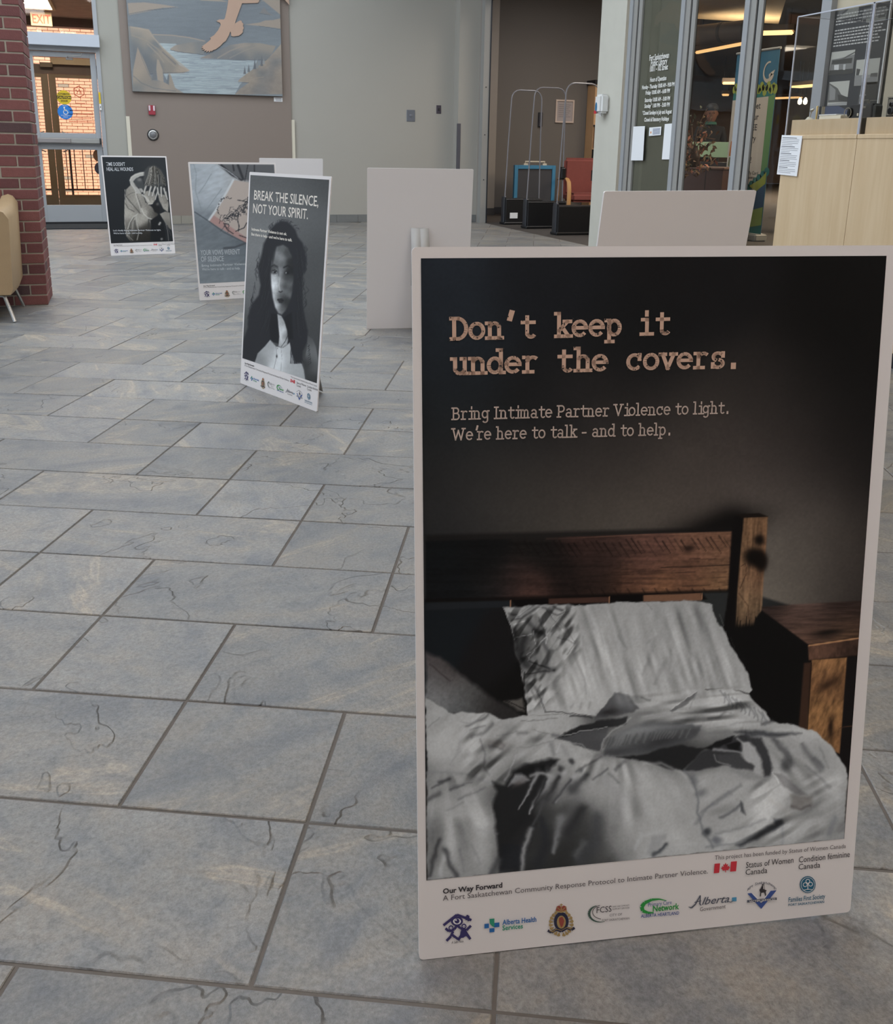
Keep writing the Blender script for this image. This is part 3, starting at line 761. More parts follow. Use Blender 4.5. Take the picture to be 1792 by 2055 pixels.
# library shell
m_jamb = mat('library_jamb_grey', (148, 142, 136), .75)
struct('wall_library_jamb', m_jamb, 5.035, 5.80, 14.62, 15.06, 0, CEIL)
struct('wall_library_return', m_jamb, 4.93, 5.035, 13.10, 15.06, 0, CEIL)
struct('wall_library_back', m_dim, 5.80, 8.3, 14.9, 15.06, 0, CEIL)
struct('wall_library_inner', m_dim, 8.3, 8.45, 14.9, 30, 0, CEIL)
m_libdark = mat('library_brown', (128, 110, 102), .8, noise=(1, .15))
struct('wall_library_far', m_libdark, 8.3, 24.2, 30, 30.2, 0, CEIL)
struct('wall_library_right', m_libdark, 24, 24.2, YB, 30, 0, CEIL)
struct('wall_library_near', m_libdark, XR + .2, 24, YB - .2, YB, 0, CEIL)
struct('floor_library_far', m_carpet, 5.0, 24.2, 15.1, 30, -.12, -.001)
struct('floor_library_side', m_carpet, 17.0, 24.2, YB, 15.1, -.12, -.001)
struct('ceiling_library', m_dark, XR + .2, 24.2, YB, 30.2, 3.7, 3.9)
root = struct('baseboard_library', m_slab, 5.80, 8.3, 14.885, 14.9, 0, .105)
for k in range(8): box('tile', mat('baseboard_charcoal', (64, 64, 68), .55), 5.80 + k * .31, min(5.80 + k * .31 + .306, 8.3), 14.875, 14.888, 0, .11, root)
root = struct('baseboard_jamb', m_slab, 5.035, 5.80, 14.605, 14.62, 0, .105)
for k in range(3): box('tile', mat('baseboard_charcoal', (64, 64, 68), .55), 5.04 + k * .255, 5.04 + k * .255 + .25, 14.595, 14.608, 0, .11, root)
# lit soffit cloud, ducts and lights
m_warm = mat('warm_soffit', (214, 190, 156), .8)
b = MB(); q = [at_z(1388, 37, 3.2), at_z(1562, 48, 3.2), at_z(1600, -75, 3.2), at_z(1385, -75, 3.2)]
b.add([tuple(p) for p in q] + [(p.x, p.y, p.z + .12) for p in q], [(0, 1, 2, 3), (7, 6, 5, 4), (0, 4, 5, 1), (1, 5, 6, 2), (2, 6, 7, 3), (3, 7, 4, 0)])
cl_glow = q[0] * .3 + q[1] * .7
sf = tag(b.build('ceiling_cloud', m_warm), 'suspended tan ceiling cloud lit from below inside the library', 'ceiling panel')
dk = thing('air_duct', 'round metal air duct under the library ceiling beside the cloud', 'duct', (0, 0, 0))
MB().tube([tuple(at_z(1380, 72, 2.9)), tuple(at_z(1520, 58, 2.9))], .15, 20).build('pipe', mat('duct_paint', (118, 104, 92), .5, .3), dk)
for t in (.02, .1, .5, .85):
    p = at_z(1380, 72, 2.9).lerp(at_z(1520, 58, 2.9), t)
    if t == .02: MB().tube([p, (p.x, p.y, 3.7)], .012, 6).build('hanger', m_black, dk)
    MB().tube([p, p + (at_z(1520, 58, 2.9) - at_z(1380, 72, 2.9)).normalized() * .05], .158, 20).build('band', mat('duct_band', (90, 80, 72), .5, .3), dk)
m_lit = mat('warm_light', (255, 216, 150), .6, emit=((255, 214, 150), 2.2))
m_lit2 = mat('soft_light', (255, 206, 140), .6, emit=((255, 206, 140), 1.2))
lights = [((1398, 103), (1495, 84), 3.0, .09, 'long thin linear light above the banner in the library', m_lit2), ((1524, 64), (1592, 62), 3.3, .35, 'wide bright linear light right of the third mullion', m_lit), ((1450, 165), (1476, 165), 3.0, .42, 'short bright capsule light left of the blue banner', m_lit), ((1449, 189), (1463, 189), 3.0, .45, 'small far light under the short capsule light', m_lit2), ((1552, 196), (1606, 194), 3.0, .35, 'far linear light just right of the blue banner', m_lit2), ((1596, 173), (1656, 168), 3.0, .4, 'far linear light seen through the left of the acrylic case', m_lit), ((1636, 186), (1656, 185), 3.0, .35, 'faint far light beside the white mullion inside the case', m_lit2)]
for (a, b_, z, w, lab, mm) in lights:
    p, q = at_z(*a, z), at_z(*b_, z)
    d = (q - p); L_ = d.length; ang = math.atan2(d.y, d.x)
    t = thing('pendant_light', lab, 'light', tuple((p + q) / 2), ang)
    box('diffuser', mm, -L_ / 2, L_ / 2, -w / 2, w / 2, -.05, 0, t, c=.02)
    box('housing', mat('light_housing', (150, 130, 110), .5), -L_ / 2 - .02, L_ / 2 + .02, -w / 2 - .01, w / 2 + .01, .0, .10, t)
    for s in (-.4, .4): MB().tube([(s * L_, 0, .1), (s * L_, 0, 3.7 - z)], .008, 6).build('hanger', m_black, t)
for i, (x, y) in enumerate(((1605, 204), (1616, 204))):
    p = at_z(x, y, 2.6); t = thing('spot_lamp', ('left' if i == 0 else 'right') + ' bulb of the far pair of white spots above the figurine', 'light', tuple(p), 0, None)
    MB().lathe([(.001, -.09), (.055, -.06), (.065, .02), (.04, .09), (.02, .12)], 14).build('bulb', mat('white_bulb', (255, 244, 220), .6, emit=((255, 240, 210), 5)), t)
    MB().tube([(0, 0, .12), (0, 0, 3.7 - p.z)], .01, 6).build('stem', m_black, t)
lamp('AREA', 'library_main_fill', (10.0, 8.6, 3.0), 330, (1, .80, .58), 3, 3)  # area lamp with no fitting, added to lighten the dim library interior
lamp('AREA', 'library_cloud_fill', (cl_glow.x - .35, cl_glow.y - .5, 2.75), 16, (1, .80, .56), 1.2, .3, rot=(math.pi, 0, 0))  # upward lamp without a fixture, added to brighten the cloud's underside
lamp('AREA', 'library_front_fill', (6.9, 8.9, 3.3), 60, (1, .86, .70), 1.6, 3)  # fill lamp added close by so the plant leaves show, no fixture
lamp('AREA', 'library_far_fill', (15, 20, 3.3), 900, (1, .80, .6), 6, 6)  # extra lamp without a body, lifts the far part of the library
lamp('AREA', 'library_entry_fill', (6.6, 12.2, 3.6), 60, (1, .93, .88), 1.6, 2)  # unseen lamp put in to brighten the wall behind the gates

# security gates
m_rod = mat('clear_acrylic_rod', (132, 132, 138), .2, .1)
m_acr = glassmat('acrylic_sheet', (1, 1, 1), .97, .01)
gate_labels = ('farthest security gate from the pier, white sticker on its black base', 'middle security gate of three at the library opening', 'nearest security gate to the pier at the library opening')
for i, (gx, gy) in enumerate(((5.19, 12.72), (5.23, 12.02), (5.22, 11.03))):
    g = thing('security_gate', gate_labels[i], 'security gate', (gx, gy, 0), 0, 'security gates at the library opening')
    b = MB(); b.cbox(0, .58, -.09, .09, .02, .37, .012); b.cbox(-.015, .595, -.10, .10, 0, .035, .008); b.build('base', m_black, g)
    b = MB(); b.cbox(-.012, .03, -.05, .05, .02, .40, .01); b.build('end_foot', mat('charcoal_plastic', (44, 46, 52), .4), g)
    pts = [(.02, 0, .36), (.05, 0, 1.2), (.075, 0, 1.74)] + [(.075 + .12 * (1 - math.cos(t)), 0, 1.74 + .12 * math.sin(t)) for t in (.4, .8, 1.2, 1.57)] + [(.42, 0, 1.86)] + [(.42 + .12 * math.sin(t), 0, 1.74 + .12 * math.cos(t)) for t in (.4, .8, 1.2, 1.57)] + [(.545, 0, 1.2), (.56, 0, .36)]
    MB().tube(pts, .0095, 8).build('hoop', m_rod, g)
    b = MB(); b.add([(p[0], 0, p[2]) for p in pts], [tuple(range(len(pts)))]); b.build('clear_panel', m_acr, g)
    if i: box('sensor', m_black, .50, .58, -.05, .05, .66, .83, g, c=.02)
    if i == 0: box('sticker', m_paper, .07, .19, -.094, -.0905, .09, .17, g)

# things in the library entry
bf = thing('rolling_board', 'blue framed dark board with pale handle behind the security gates', 'board', (6.30, 14.15, 0))
m_blu = mat('bright_blue_frame', (62, 132, 172), .5)
for a in ((-.36, -.30, .02, .815), (.30, .36, .02, .815), (-.30, .30, .755, .815), (-.30, .30, .02, .08)): box('frame_bar', m_blu, a[0], a[1], -.03, .03, a[2], a[3], bf, c=.004)
box('board', mat('slate_board', (66, 68, 74), .7), -.30, .30, -.012, .012, .08, .755, bf)
hb = MB(); hb.tube([(-.17, 0, .815), (-.17, 0, .87), (.17, 0, .87), (.17, 0, .815)], .012); hb.box(-.2, -.13, -.02, .02, .815, .845); hb.box(.13, .2, -.02, .02, .815, .845); hb.build('handle', m_guard, bf)
rc = thing('red_armchair', 'red fabric armchair with bentwood arm behind the nearest gate', 'armchair', (7.10, 13.92, 0), math.radians(-8))
m_red = mat('brick_red_fabric', (132, 72, 66), .85, noise=(20, .1), bump=(200, .4)); m_bent = mat('bent_birch', (190, 146, 96), .45)
b = MB(); b.cbox(-.33, .33, .12, .24, .28, .94, .05); b.build('backrest', m_red, rc)
b = MB(); b.cbox(-.33, .33, -.36, .14, .26, .40, .04); b.build('seat', m_red, rc)
for sx in (-1, 1):
    pts = [(sx * .38, .22, .60), (sx * .38, 0, .625), (sx * .38, -.22, .62), (sx * .38, -.32, .57), (sx * .38, -.36, .45), (sx * .38, -.36, .2), (sx * .38, -.36, 0)]
    MB().tube(pts, .034, 8, flat=.45).build('arm', m_bent, rc)
    MB().tube([(sx * .38, .22, .62), (sx * .38, .25, 0)], .022, 8).build('leg', m_bent, rc)
nf = thing('framed_notice', 'pink paper notice in a pale wood frame on the library wall', 'notice', (7.135, 14.9, 1.69))
for a in ((-.17, -.145, -.185, .185), (.145, .17, -.185, .185), (-.145, .145, .16, .185), (-.145, .145, -.185, -.16)): box('frame_bar', mat('pale_wood_frame', (206, 190, 180), .5), a[0], a[1], -.025, 0, a[2], a[3], nf)
box('sheet', mat('pinkish_sheet', (168, 160, 160), .7), -.145, .145, -.012, -.004, -.16, .16, nf)
for k in range(7): box('text_line', mat('grey_print', (110, 110, 116), .7), -.11, .11 - .02 * (k % 3), -.0135, -.011, .1 - k * .032, .106 - k * .032, nf)
tag(box('wall_control', mat('dark_control', (52, 54, 64), .5), 6.655, 6.725, 14.86, 14.9, 1.43, 1.66, c=.006), 'tall dark control box on the library wall above the blue board', 'control box')
wp = thing('wooden_cabinet', 'tall tan wooden cabinet with dark top beside the pier, inside library', 'cabinet', (7.9, 14.6, 0))
m_tanw = mat('tan_maple', (206, 166, 124), .5, noise=(5, .08))
box('side', m_tanw, -.36, .36, 0, .28, .0, 2.12, wp, c=.004); box('top', m_gasket, -.38, .38, -.02, .28, 2.12, 2.19, wp)
box('lower_panel', mat('brown_panel', (122, 92, 66), .6), -.35, -.17, -.02, 0, 1.10, 1.46, wp); box('shelf_lip', m_gasket, -.36, -.16, -.035, 0, 1.45, 1.475, wp); box('black_slot', m_gasket, -.36, -.17, -.05, 0, .90, 1.08, wp)

# banner stand
BX, BY0, BY1, BZ = 7.44, 10.60, 9.77, 2.25
bn = thing('banner_stand', 'blue and green roll-up banner about library cards behind the glass', 'banner', (BX, (BY0 + BY1) / 2, 0))
hw = (BY0 - BY1) / 2
def bp_(name, m, pts, lift, parent=bn):
    """pts in (s,z): s 0 left .. 1 right as seen from the lobby"""
    b = MB(); b.add([(-.004 - lift * .0012, hw - s * 2 * hw, z) for s, z in pts] + [(-.003 - lift * .0012, hw - s * 2 * hw, z) for s, z in pts], [tuple(range(len(pts))), tuple(range(2 * len(pts) - 1, len(pts) - 1, -1))]); return b.build(name, m, parent)
bn_c = {k: mat('banner_' + k, c, .6) for k, c in dict(blue=(38, 98, 128), teal=(30, 110, 106), green=(96, 140, 84), leaf=(150, 160, 60), cream=(196, 186, 174), navy=(38, 78, 116), olive=(136, 160, 76)).items()}
box('sheet', bn_c['blue'], -.003, .003, -hw, hw, .06, BZ, bn)
MB().tube([(0, -hw - .01, BZ + .01), (0, hw + .01, BZ + .01)], .016, 10).build('top_bar', m_alu, bn)
box('cassette', m_alu, -.09, .09, -hw - .02, hw + .02, .0, .09, bn, c=.015)
bp_('print_green', bn_c['teal'], [(0, 1.70)] + [(k / 16, 1.83 + .025 * math.sin(k * 2.3) - .003 * k) for k in range(17)] + [(1, .07), (0, .07)], 1)
b = MB()
for k in range(26):
    s_ = k / 25; z_ = 1.86 - .02 * s_ + .03 * math.sin(k * 1.9); r_ = .05 + .015 * math.sin(k * 3.1)
    b.add([(-.0066, hw - s_ * 2 * hw * .98 - .01 + r_ * .7 * math.cos(a), z_ - .03 + r_ * math.sin(a)) for a in [t * .785 for t in range(8)]], [tuple(range(8))])
b.build('print_foliage', bn_c['leaf'], bn)
bp_('print_stripe', bn_c['green'], [(.86, 1.72), (1, 1.74), (1, .62), (.86, .60)], 2)
bp_('print_panel', bn_c['cream'], [(0, 1.70), (.86, 1.72), (.86, .62), (0, .62)], 3)
b = MB()
for k in range(13):
    s_ = k / 12; z_ = .62 + (.0 if s_ < .5 else (s_ - .5) * .5); r_ = .055
    b.add([(-.0085, hw - s_ * 2 * hw + r_ * math.cos(a), z_ - .03 + r_ * math.sin(a)) for a in [t * .6283 for t in range(10)]], [tuple(range(10))])
b.build('print_scallops', bn_c['teal'], bn)
bp_('print_hill', bn_c['navy'], [(.4, .42), (.75, .56), (1, .72), (1, .36), (.7, .30), (.4, .28)], 4.5)
bp_('print_hill', bn_c['olive'], [(.3, .34), (.7, .36), (1, .42), (1, .2), (.6, .14), (.3, .14)], 5)
bp_('print_hill', bn_c['leaf'], [(.62, .66), (.85, .74), (1, .84), (1, .70), (.8, .60)], 5)
b = MB()
for k in range(20):            # white swirl mark
    def sw(t, w): 
        r_ = .115 - .02 * t / 20; a = math.radians(75 + t * 13.5); ww = .010 + .026 * (t / 20) ** 2
        return (hw - .80 * 2 * hw - (r_ + w * ww) * math.cos(a) * .85, 2.00 + (r_ + w * ww) * math.sin(a))
    p = [sw(k, -1), sw(k + 1, -1), sw(k + 1, 1), sw(k, 1)]
    b.add([(-.0062, y, z) for y, z in p], [(0, 1, 2, 3)])
b.add([(-.0062, hw - .80 * 2 * hw - y, 2.0 + z) for y, z in ((.02, -.07), (.10, -.02), (.12, .02), (.06, .0), (.01, -.03))], [(0, 1, 2, 3, 4)])
b.build('swirl_mark', bn_c['cream'], bn)
m_ink = mat('dark_ink', (52, 50, 52), .7)
for i, (wd, z, s_) in enumerate((('Get', 1.585, .60), ('your', 1.455, .56), ('FREE', 1.33, .54), ('library', 1.20, .50), ('card', 1.07, .46), ('today!', .94, .46))):
    text('lettering', wd, .105, m_ink, bn, frame((-.0092, hw - s_ * 2 * hw, z), FX, FU), 'CENTER', .001)
for wd, z, s_ in (('My Card', .80, .2), ('My Card', .80, .68), ('www.', .745, .2), ('www.', .745, .66)): text('lettering', wd, .06, m_ink, bn, frame((-.0092, hw - s_ * 2 * hw, z), FX, FU), 'CENTER')
for nm, c_, pts in (('print_figure', (170, 56, 60), [(.12, 1.72), (.24, 1.76), (.22, 1.5), (.17, 1.2), (.12, 1.22), (.16, 1.5)]), ('print_figure', (196, 150, 130), [(.14, 1.70), (.24, 1.70), (.24, 1.60), (.15, 1.60)]), ('print_figure', (48, 44, 90), [(.26, 1.42), (.34, 1.42), (.32, 1.14), (.25, 1.14)]), ('print_figure', (186, 112, 58), [(.06, 1.20), (.2, 1.20), (.18, 1.0), (.04, 1.02)]), ('print_figure', (104, 104, 66), [(.05, 1.0), (.12, 1.0), (.08, .88), (.04, .9)]), ('print_figure', (40, 70, 120), [(.22, 1.0), (.34, 1.0), (.34, .88), (.22, .88)])):
    bp_(nm, mat('banner_print_%d' % c_[0], c_, .6), pts, 5.5)

# counter, plant, green panel, seated-height desk and the person behind it
ct = thing('counter', 'dark red-brown counter behind the glass under the dried plant', 'counter', (6.8, 9.95, 0), math.radians(-57))
box('body', mat('dark_mahogany', (84, 58, 54), .5, noise=(4, .12)), -1.5, .12, .0, .55, .0, .86, ct); box('top', mat('counter_edge', (128, 98, 86), .4), -1.52, .14, -.02, .57, .86, .885, ct, c=.004)
box('panel_joint', m_gasket , -.10, -.092, -.002, .002, .1, .86, ct)
fl = thing('dried_plant', 'tall dried plant with brown and pink leaves on the dark counter', 'plant', (6.33, 9.72, .0))
MB().lathe([(.06, .885), (.085, .93), (.09, 1.02), (.055, 1.10), (.06, 1.13)], 18).build('vase', mat('dark_vase', (60, 46, 40), .4), fl)
rp = random.Random(5)
m_l = [mat('dried_leaf_%d' % i, c, .8) for i, c in enumerate(((126, 98, 78), (98, 76, 62), (206, 140, 118), (150, 126, 96), (84, 86, 66)))]
tips = []
for k in range(16):
    a = rp.uniform(0, 6.28); r1 = rp.uniform(.05, .30); zt = rp.uniform(1.05, 1.58)
    t_ = Vector((r1 * math.cos(a), r1 * math.sin(a) * .8, zt)); tips.append(t_)
    MB().tube([(0, 0, 1.05), t_ * .5 + Vector((0, 0, .62)), t_], .004, 5).build('stem', m_l[1], fl)
for k in range(280):
    t_ = rp.choice(tips); a = Vector((t_.x * rp.uniform(.3, 1.1), t_.y * rp.uniform(.3, 1.1), rp.uniform(.80, t_.z + .04)))
    L_ = rp.uniform(.045, .085); w_ = L_ * .5
    b = MB(); b.add([(0, 0, 0), (L_ * .5, w_ / 2, .006), (L_, 0, -.004), (L_ * .5, -w_ / 2, .006), (L_ * .5, 0, 0)], [(0, 1, 4), (1, 2, 4), (2, 3, 4), (3, 0, 4)])
    ci = 2 if (rp.random() < .22) else rp.choice((0, 0, 1, 3, 4))
    o = b.build('leaf', m_l[ci], fl); o.location = a; o.rotation_euler = (rp.uniform(-1.5, 1.5), rp.uniform(-1.5, 1.5), rp.uniform(0, 6.28))
gp = thing('green_panel', 'pale green desk panel between the dried plant and the banner', 'panel', (7.6, 11.15, 0), math.radians(-57))
box('panel', mat('pale_green_sheet', (176, 200, 160), .6), -.36, .32, 0, .02, .995, 1.195, gp, c=.003)
for x in (-.3, .26): box('foot', m_black, x, x + .03, .0, .03, .0, 1.0, gp)
box('desk', mat('dark_desk', (52, 44, 42), .6), -.6, .5, .03, .6, .70, .93, gp)
MB().lathe([(.012, 0), (.001, .002)], 10, (.0, -.002, 1.08), 'Y').build('mark', m_ink, gp)

def person(name, label, loc, rz):
    root = thing(name, label, 'person', loc, rz)
    # joints (x right, y forward is -y, z up)
    J_ = {'pelvis': (0, 0, .93, .13), 'waist': (0, 0, 1.06, .125), 'chest': (0, 0, 1.26, .15), 'neck0': (0, 0, 1.42, .065), 'neck': (0, -.01, 1.49, .052)}
    for s, sg in (('l', 1), ('r', -1)):
        J_['sh' + s] = (sg * .17, 0, 1.37, .062); J_['el' + s] = (sg * .22, -.05, 1.10, .045); J_['wr' + s] = (sg * .08, -.27, 1.14, .030)
        J_['hip' + s] = (sg * .10, 0, .86, .10); J_['kn' + s] = (sg * .11, -.01, .48, .065); J_['an' + s] = (sg * .11, .01, .09, .042); J_['toe' + s] = (sg * .12, -.16, .04, .038)
    E_ = [('pelvis', 'waist'), ('waist', 'chest'), ('chest', 'neck0'), ('neck0', 'neck')]
    for s in 'lr': E_ += [('chest', 'sh' + s), ('sh' + s, 'el' + s), ('el' + s, 'wr' + s), ('pelvis', 'hip' + s), ('hip' + s, 'kn' + s), ('kn' + s, 'an' + s), ('an' + s, 'toe' + s)]
    def skin(nm, J_, E_, rt, m, parent, sub=2):
        ks = list(J_); me = bpy.data.meshes.new(nm); me.from_pydata([J_[k][:3] for k in ks], [(ks.index(a), ks.index(b)) for a, b in E_], []); 
        o = bpy.data.objects.new(nm, me); COL.objects.link(o)
        md = o.modifiers.new('s', 'SKIN'); sv = me.skin_vertices[0].data
        for i, k in enumerate(ks): sv[i].radius = (J_[k][3],) * 2; sv[i].use_root = (k == rt)
        sb = o.modifiers.new('u', 'SUBSURF'); sb.levels = sub; sb.render_levels = sub
        dg = bpy.context.evaluated_depsgraph_get(); m2 = bpy.data.meshes.new_from_object(o.evaluated_get(dg)); bpy.data.objects.remove(o)
        for p in m2.polygons: p.use_smooth = True
        return link(nm, m2, m, parent)
    m_blk = mat('black_knit', (20, 20, 23), .9, bump=(200, .3)); m_sk = mat('warm_skin', (118, 82, 68), .6)
    skin('body', J_, E_, 'pelvis', m_blk, root)
    # head: shaped lathe with nose, ears, eyes, mouth
    hd_ = MB(); hd_.lathe([(.001, 1.47), (.045, 1.475), (.062, 1.51), (.072, 1.56), (.078, 1.61), (.074, 1.66), (.052, 1.70), (.001, 1.715)], 20, (0, -.015, 0))
    hd_.add([(-.012, -.09, 1.565), (.012, -.09, 1.565), (0, -.115, 1.570), (0, -.092, 1.61)], [(0, 1, 2), (0, 2, 3), (1, 3, 2)])
    hd_.add([(s * .078 + dx * s, -.015 + dy, 1.59 + dz) for s in (1, -1) for dx, dy, dz in ((0, -.012, -.02), (.012, .008, -.018), (.014, .008, .022), (0, -.01, .024))], [(0, 1, 2, 3), (4, 5, 6, 7)])
    hd = hd_.build('head', m_sk, root)
    for s in (1, -1): MB().lathe([(.001, -.006), (.009, 0), (.001, .006)], 10, (s * .03, -.088, 1.60), 'Y').build('eye', m_gasket, hd)
    box('mouth', mat('lip', (120, 66, 60), .6), -.022, .022, -.093, -.084, 1.528, 1.536, hd)
    hr = MB(); hr.lathe([(.060, 1.46), (.074, 1.50), (.080, 1.58), (.078, 1.66)], 20, (0, .018, 0)); hr.lathe([(.084, 1.635), (.090, 1.66), (.080, 1.70), (.05, 1.73), (.001, 1.74)], 20, (0, -.008, 0)); hr.build('hair', mat('black_hair', (26, 20, 19), .6), root)
    MB().lathe([(.062, 1.435), (.082, 1.445), (.078, 1.475), (.06, 1.485)], 18, (0, -.005, 0)).build('scarf', mat('green_scarf', (44, 90, 78), .8), root)
    for s, sg in (('l', 1), ('r', -1)):
        w = Vector(J_['wr' + s][:3]); H_ = {'w': (*w, .026), 'p': (w.x - sg * .02, w.y - .05, w.z - .005, .030)}
        E2 = [('w', 'p')]
        for k in range(4):
            a = Vector(H_['p'][:3]); f0 = a + Vector((sg * (.024 - .016 * k), -.028, 0)); l = (.055, .065, .06, .045)[k]
            H_['a%d' % k] = (*f0, .010); H_['b%d' % k] = (f0.x - sg * .005, f0.y - l * .55, f0.z - .008, .009); H_['c%d' % k] = (f0.x - sg * .008, f0.y - l, f0.z - .028, .007)
            E2 += [('p', 'a%d' % k), ('a%d' % k, 'b%d' % k), ('b%d' % k, 'c%d' % k)]
        H_['t0'] = (w.x - sg * .05, w.y - .035, w.z + .008, .011); H_['t1'] = (w.x - sg * .065, w.y - .065, w.z, .009); E2 += [('w', 't0'), ('t0', 't1')]
        skin('hand', H_, E2, 'w', m_sk, root)
person('person', 'dark haired person in black top and green scarf behind the green panel', (8.05, 11.95, 0), math.radians(-32))
ss = thing('book_display', 'dim tan notice board and round grey cushion seen right of the banner', 'display', (9.2, 10.2, 0), math.radians(-55))
box('back_board', mat('dim_tan_board', (126, 104, 78), .7), -.7, .9, 0, .05, .35, 1.55, ss); box('dark_base', mat('dark_desk', (52, 44, 42), .6), -.8, 1.0, -.3, .3, 0, .8, ss)
b = MB(); b.lathe([(.001, -.05), (.16, -.04), (.2, 0), (.16, .04), (.001, .05)], 22, (-.25, -.1, 1.13), 'Y'); b.build('round_cushion', mat('grey_cushion', (92, 90, 100), .8), ss)

# ------------------------------------------------------------ wooden plinths and acrylic case
PX = 3.62
m_map = mat('maple_veneer', (204, 180, 146), .5)
def grain(m):
    nt = m.node_tree; b = nt.nodes['Principled BSDF']; tc = nt.nodes.new('ShaderNodeTexCoord'); mp = nt.nodes.new('ShaderNodeMapping'); mp.inputs['Scale'].default_value = (9, 9, .7)
    n = nt.nodes.new('ShaderNodeTexNoise'); n.inputs['Scale'].default_value = 3; n.inputs['Detail'].default_value = 6; n.inputs['Distortion'].default_value = .4
    c = nt.nodes.new('ShaderNodeValToRGB'); c.color_ramp.elements[0].position = .32; c.color_ramp.elements[0].color = rgb(196, 171, 136); c.color_ramp.elements[1].position = .68; c.color_ramp.elements[1].color = rgb(206, 183, 150)
    nt.links.new(tc.outputs['Object'], mp.inputs[0]); nt.links.new(mp.outputs[0], n.inputs['Vector']); nt.links.new(n.outputs['Fac'], c.inputs[0]); nt.links.new(c.outputs[0], b.inputs['Base Color'])
grain(m_map)
PT = 1.152
edges = (4.632, 4.052, 3.46)
for i, lab in enumerate(('maple display plinth with a white text card on its corner', 'maple display plinth at the right edge, joined to the carded one')):
    y1, y0 = edges[i], edges[i + 1]
    p = thing('display_plinth', lab, 'plinth', (PX, (y0 + y1) / 2, 0), 0, None); h = (y1 - y0) / 2 - .0015
    box('body', m_map, 0, .52, -h, h, .085, PT - .022, p); box('top', m_map, -.004, .524, -h, h, PT - .022, PT, p, c=.002); box('kick', m_gasket, .03, .5, -h + .01, h - .01, 0, .085, p)
    q = thing('display_riser', ('pale maple riser inside the case above the carded plinth', 'pale maple riser inside the right-hand acrylic case')[i], 'riser', (PX, (y0 + y1) / 2, PT))
    box('block', m_map, .022, .50, -h + .022, h - .022, 0, .083, q, c=.001)
    c = thing('acrylic_case', ('clear acrylic case over the figurine and folding camera', 'clear acrylic case at the right edge over the twin lens camera')[i], 'display case', (PX, (y0 + y1) / 2, PT + .0005))
    T_ = .006; ht = .634
    for nm, a in (('front_sheet', (0, T_, -h, h, 0, ht)), ('back_sheet', (.50, .50 + T_, -h, h, 0, ht)), ('side_sheet', (T_, .50, -h, -h + T_, 0, ht)), ('side_sheet', (T_, .50, h - T_, h, 0, ht)), ('top_sheet', (T_, .50, -h + T_, h - T_, ht - T_, ht))): box(nm, m_acr, *a, c)
    eb = MB(); m_edge = mat('polished_acrylic_edge', (190, 194, 206), .2)
    for y in (-h + .0025, h - .0025):
        eb.box(-.001, .006, y - .0025, y + .0025, 0, ht); eb.box(.498, .503, y - .002, y + .002, 0, ht); eb.box(0, .5, y - .002, y + .002, ht - .003, ht)
    eb.box(-.001, .005, -h, h, ht - .005, ht + .001); eb.box(.498, .503, -h, h, ht - .003, ht)
    eb.build('polished_edges', m_edge, c)
lc = thing('text_card', 'white card with five paragraphs on the front corner of the maple plinth', 'card', (PX - .004, 4.562, 1.04))
M_ = Matrix.Rotation(math.radians(2), 4, 'X')
b = MB(); b.box(-.004, 0, -.088, .088, -.110, .110, M_); b.build('card', m_paper, lc)
for k, (w_, dk_) in enumerate(((.8, 1), (.95, 0), (.93, 0), (.9, 0), (.6, 0), (.75, 1), (.95, 0), (.92, 0), (.5, 0), (.6, 1), (.94, 0), (.9, 0), (.95, 0), (.55, 1), (.93, 0), (.95, 0), (.9, 0), (.5, 1), (.93, 0), (.95, 0), (.7, 0))):
    z = .098 - k * .0096; b = MB(); b.box(-.0048, -.0042, .078 - .155 * w_, .078, z - (.0034 if dk_ else .0024), z, M_); b.build('text_line', mat('card_print' + str(dk_), (90, 90, 96) if dk_ else (150, 150, 156), .7), lc)
RZ = PT + .0835
def on_riser(name, label, cat, x, y): return thing(name, label, cat, (x, y, RZ))
t = on_riser('figurine', 'small silver and cream figurine leaning on its base in the case', 'figurine', 3.78, 4.63)
m_cream = mat('cream_ceramic', (220, 214, 196), .3); m_silv = mat('aged_silver', (176, 172, 160), .3, .8)
b = MB(); b.lathe([(.024, 0), (.024, .006), (.015, .014), (.006, .018)], 16); b.build('base', m_cream, t)
b = MB(); b.tube([(-.0, .03, .004), (0, .012, .012), (0, 0, .016)], [.006, .010, .006], 8); b.build('shoe', m_cream, t)
MB().tube([(0, 0, .016), (0, -.004, .04), (0, -.012, .058)], [.003, .003, .004], 8).build('stem', m_silv, t)
MB().tube([(0, .004, .052), (0, -.012, .058), (0, -.026, .064)], [.005, .009, .004], 8).build('wing', m_silv, t)
t = on_riser('gold_tube', 'thin upright gold tube beside the figurine in the case', 'tube', 3.79, 4.588)
MB().lathe([(.006, 0), (.006, .078), (.0045, .08)], 12).build('tube', mat('gold_tone', (196, 172, 116), .3, .7), t)
box('case_back', m_gasket, .004, .02, -.034, -.008, 0, .078, t, c=.002); box('side_band', m_silv, .002, .022, -.038, -.034, 0, .076, t)
t = on_riser('white_box', 'low cream box with white lid in front of the photo panel', 'box', 3.80, 4.452)
box('body', m_cream, -.03, .05, -.085, .09, 0, .024, t, c=.002); box('lid', m_white, -.032, .052, -.05, .092, .024, .031, t, c=.002)
t = on_riser('folding_camera', 'black vintage folding camera with round lens and silver badge', 'camera', 3.80, 4.235)
b = MB(); b.cbox(-.03, .035, -.095, .075, 0, .078, .006); b.build('body', mat('black_leatherette', (24, 24, 27), .55, bump=(300, .5)), t)
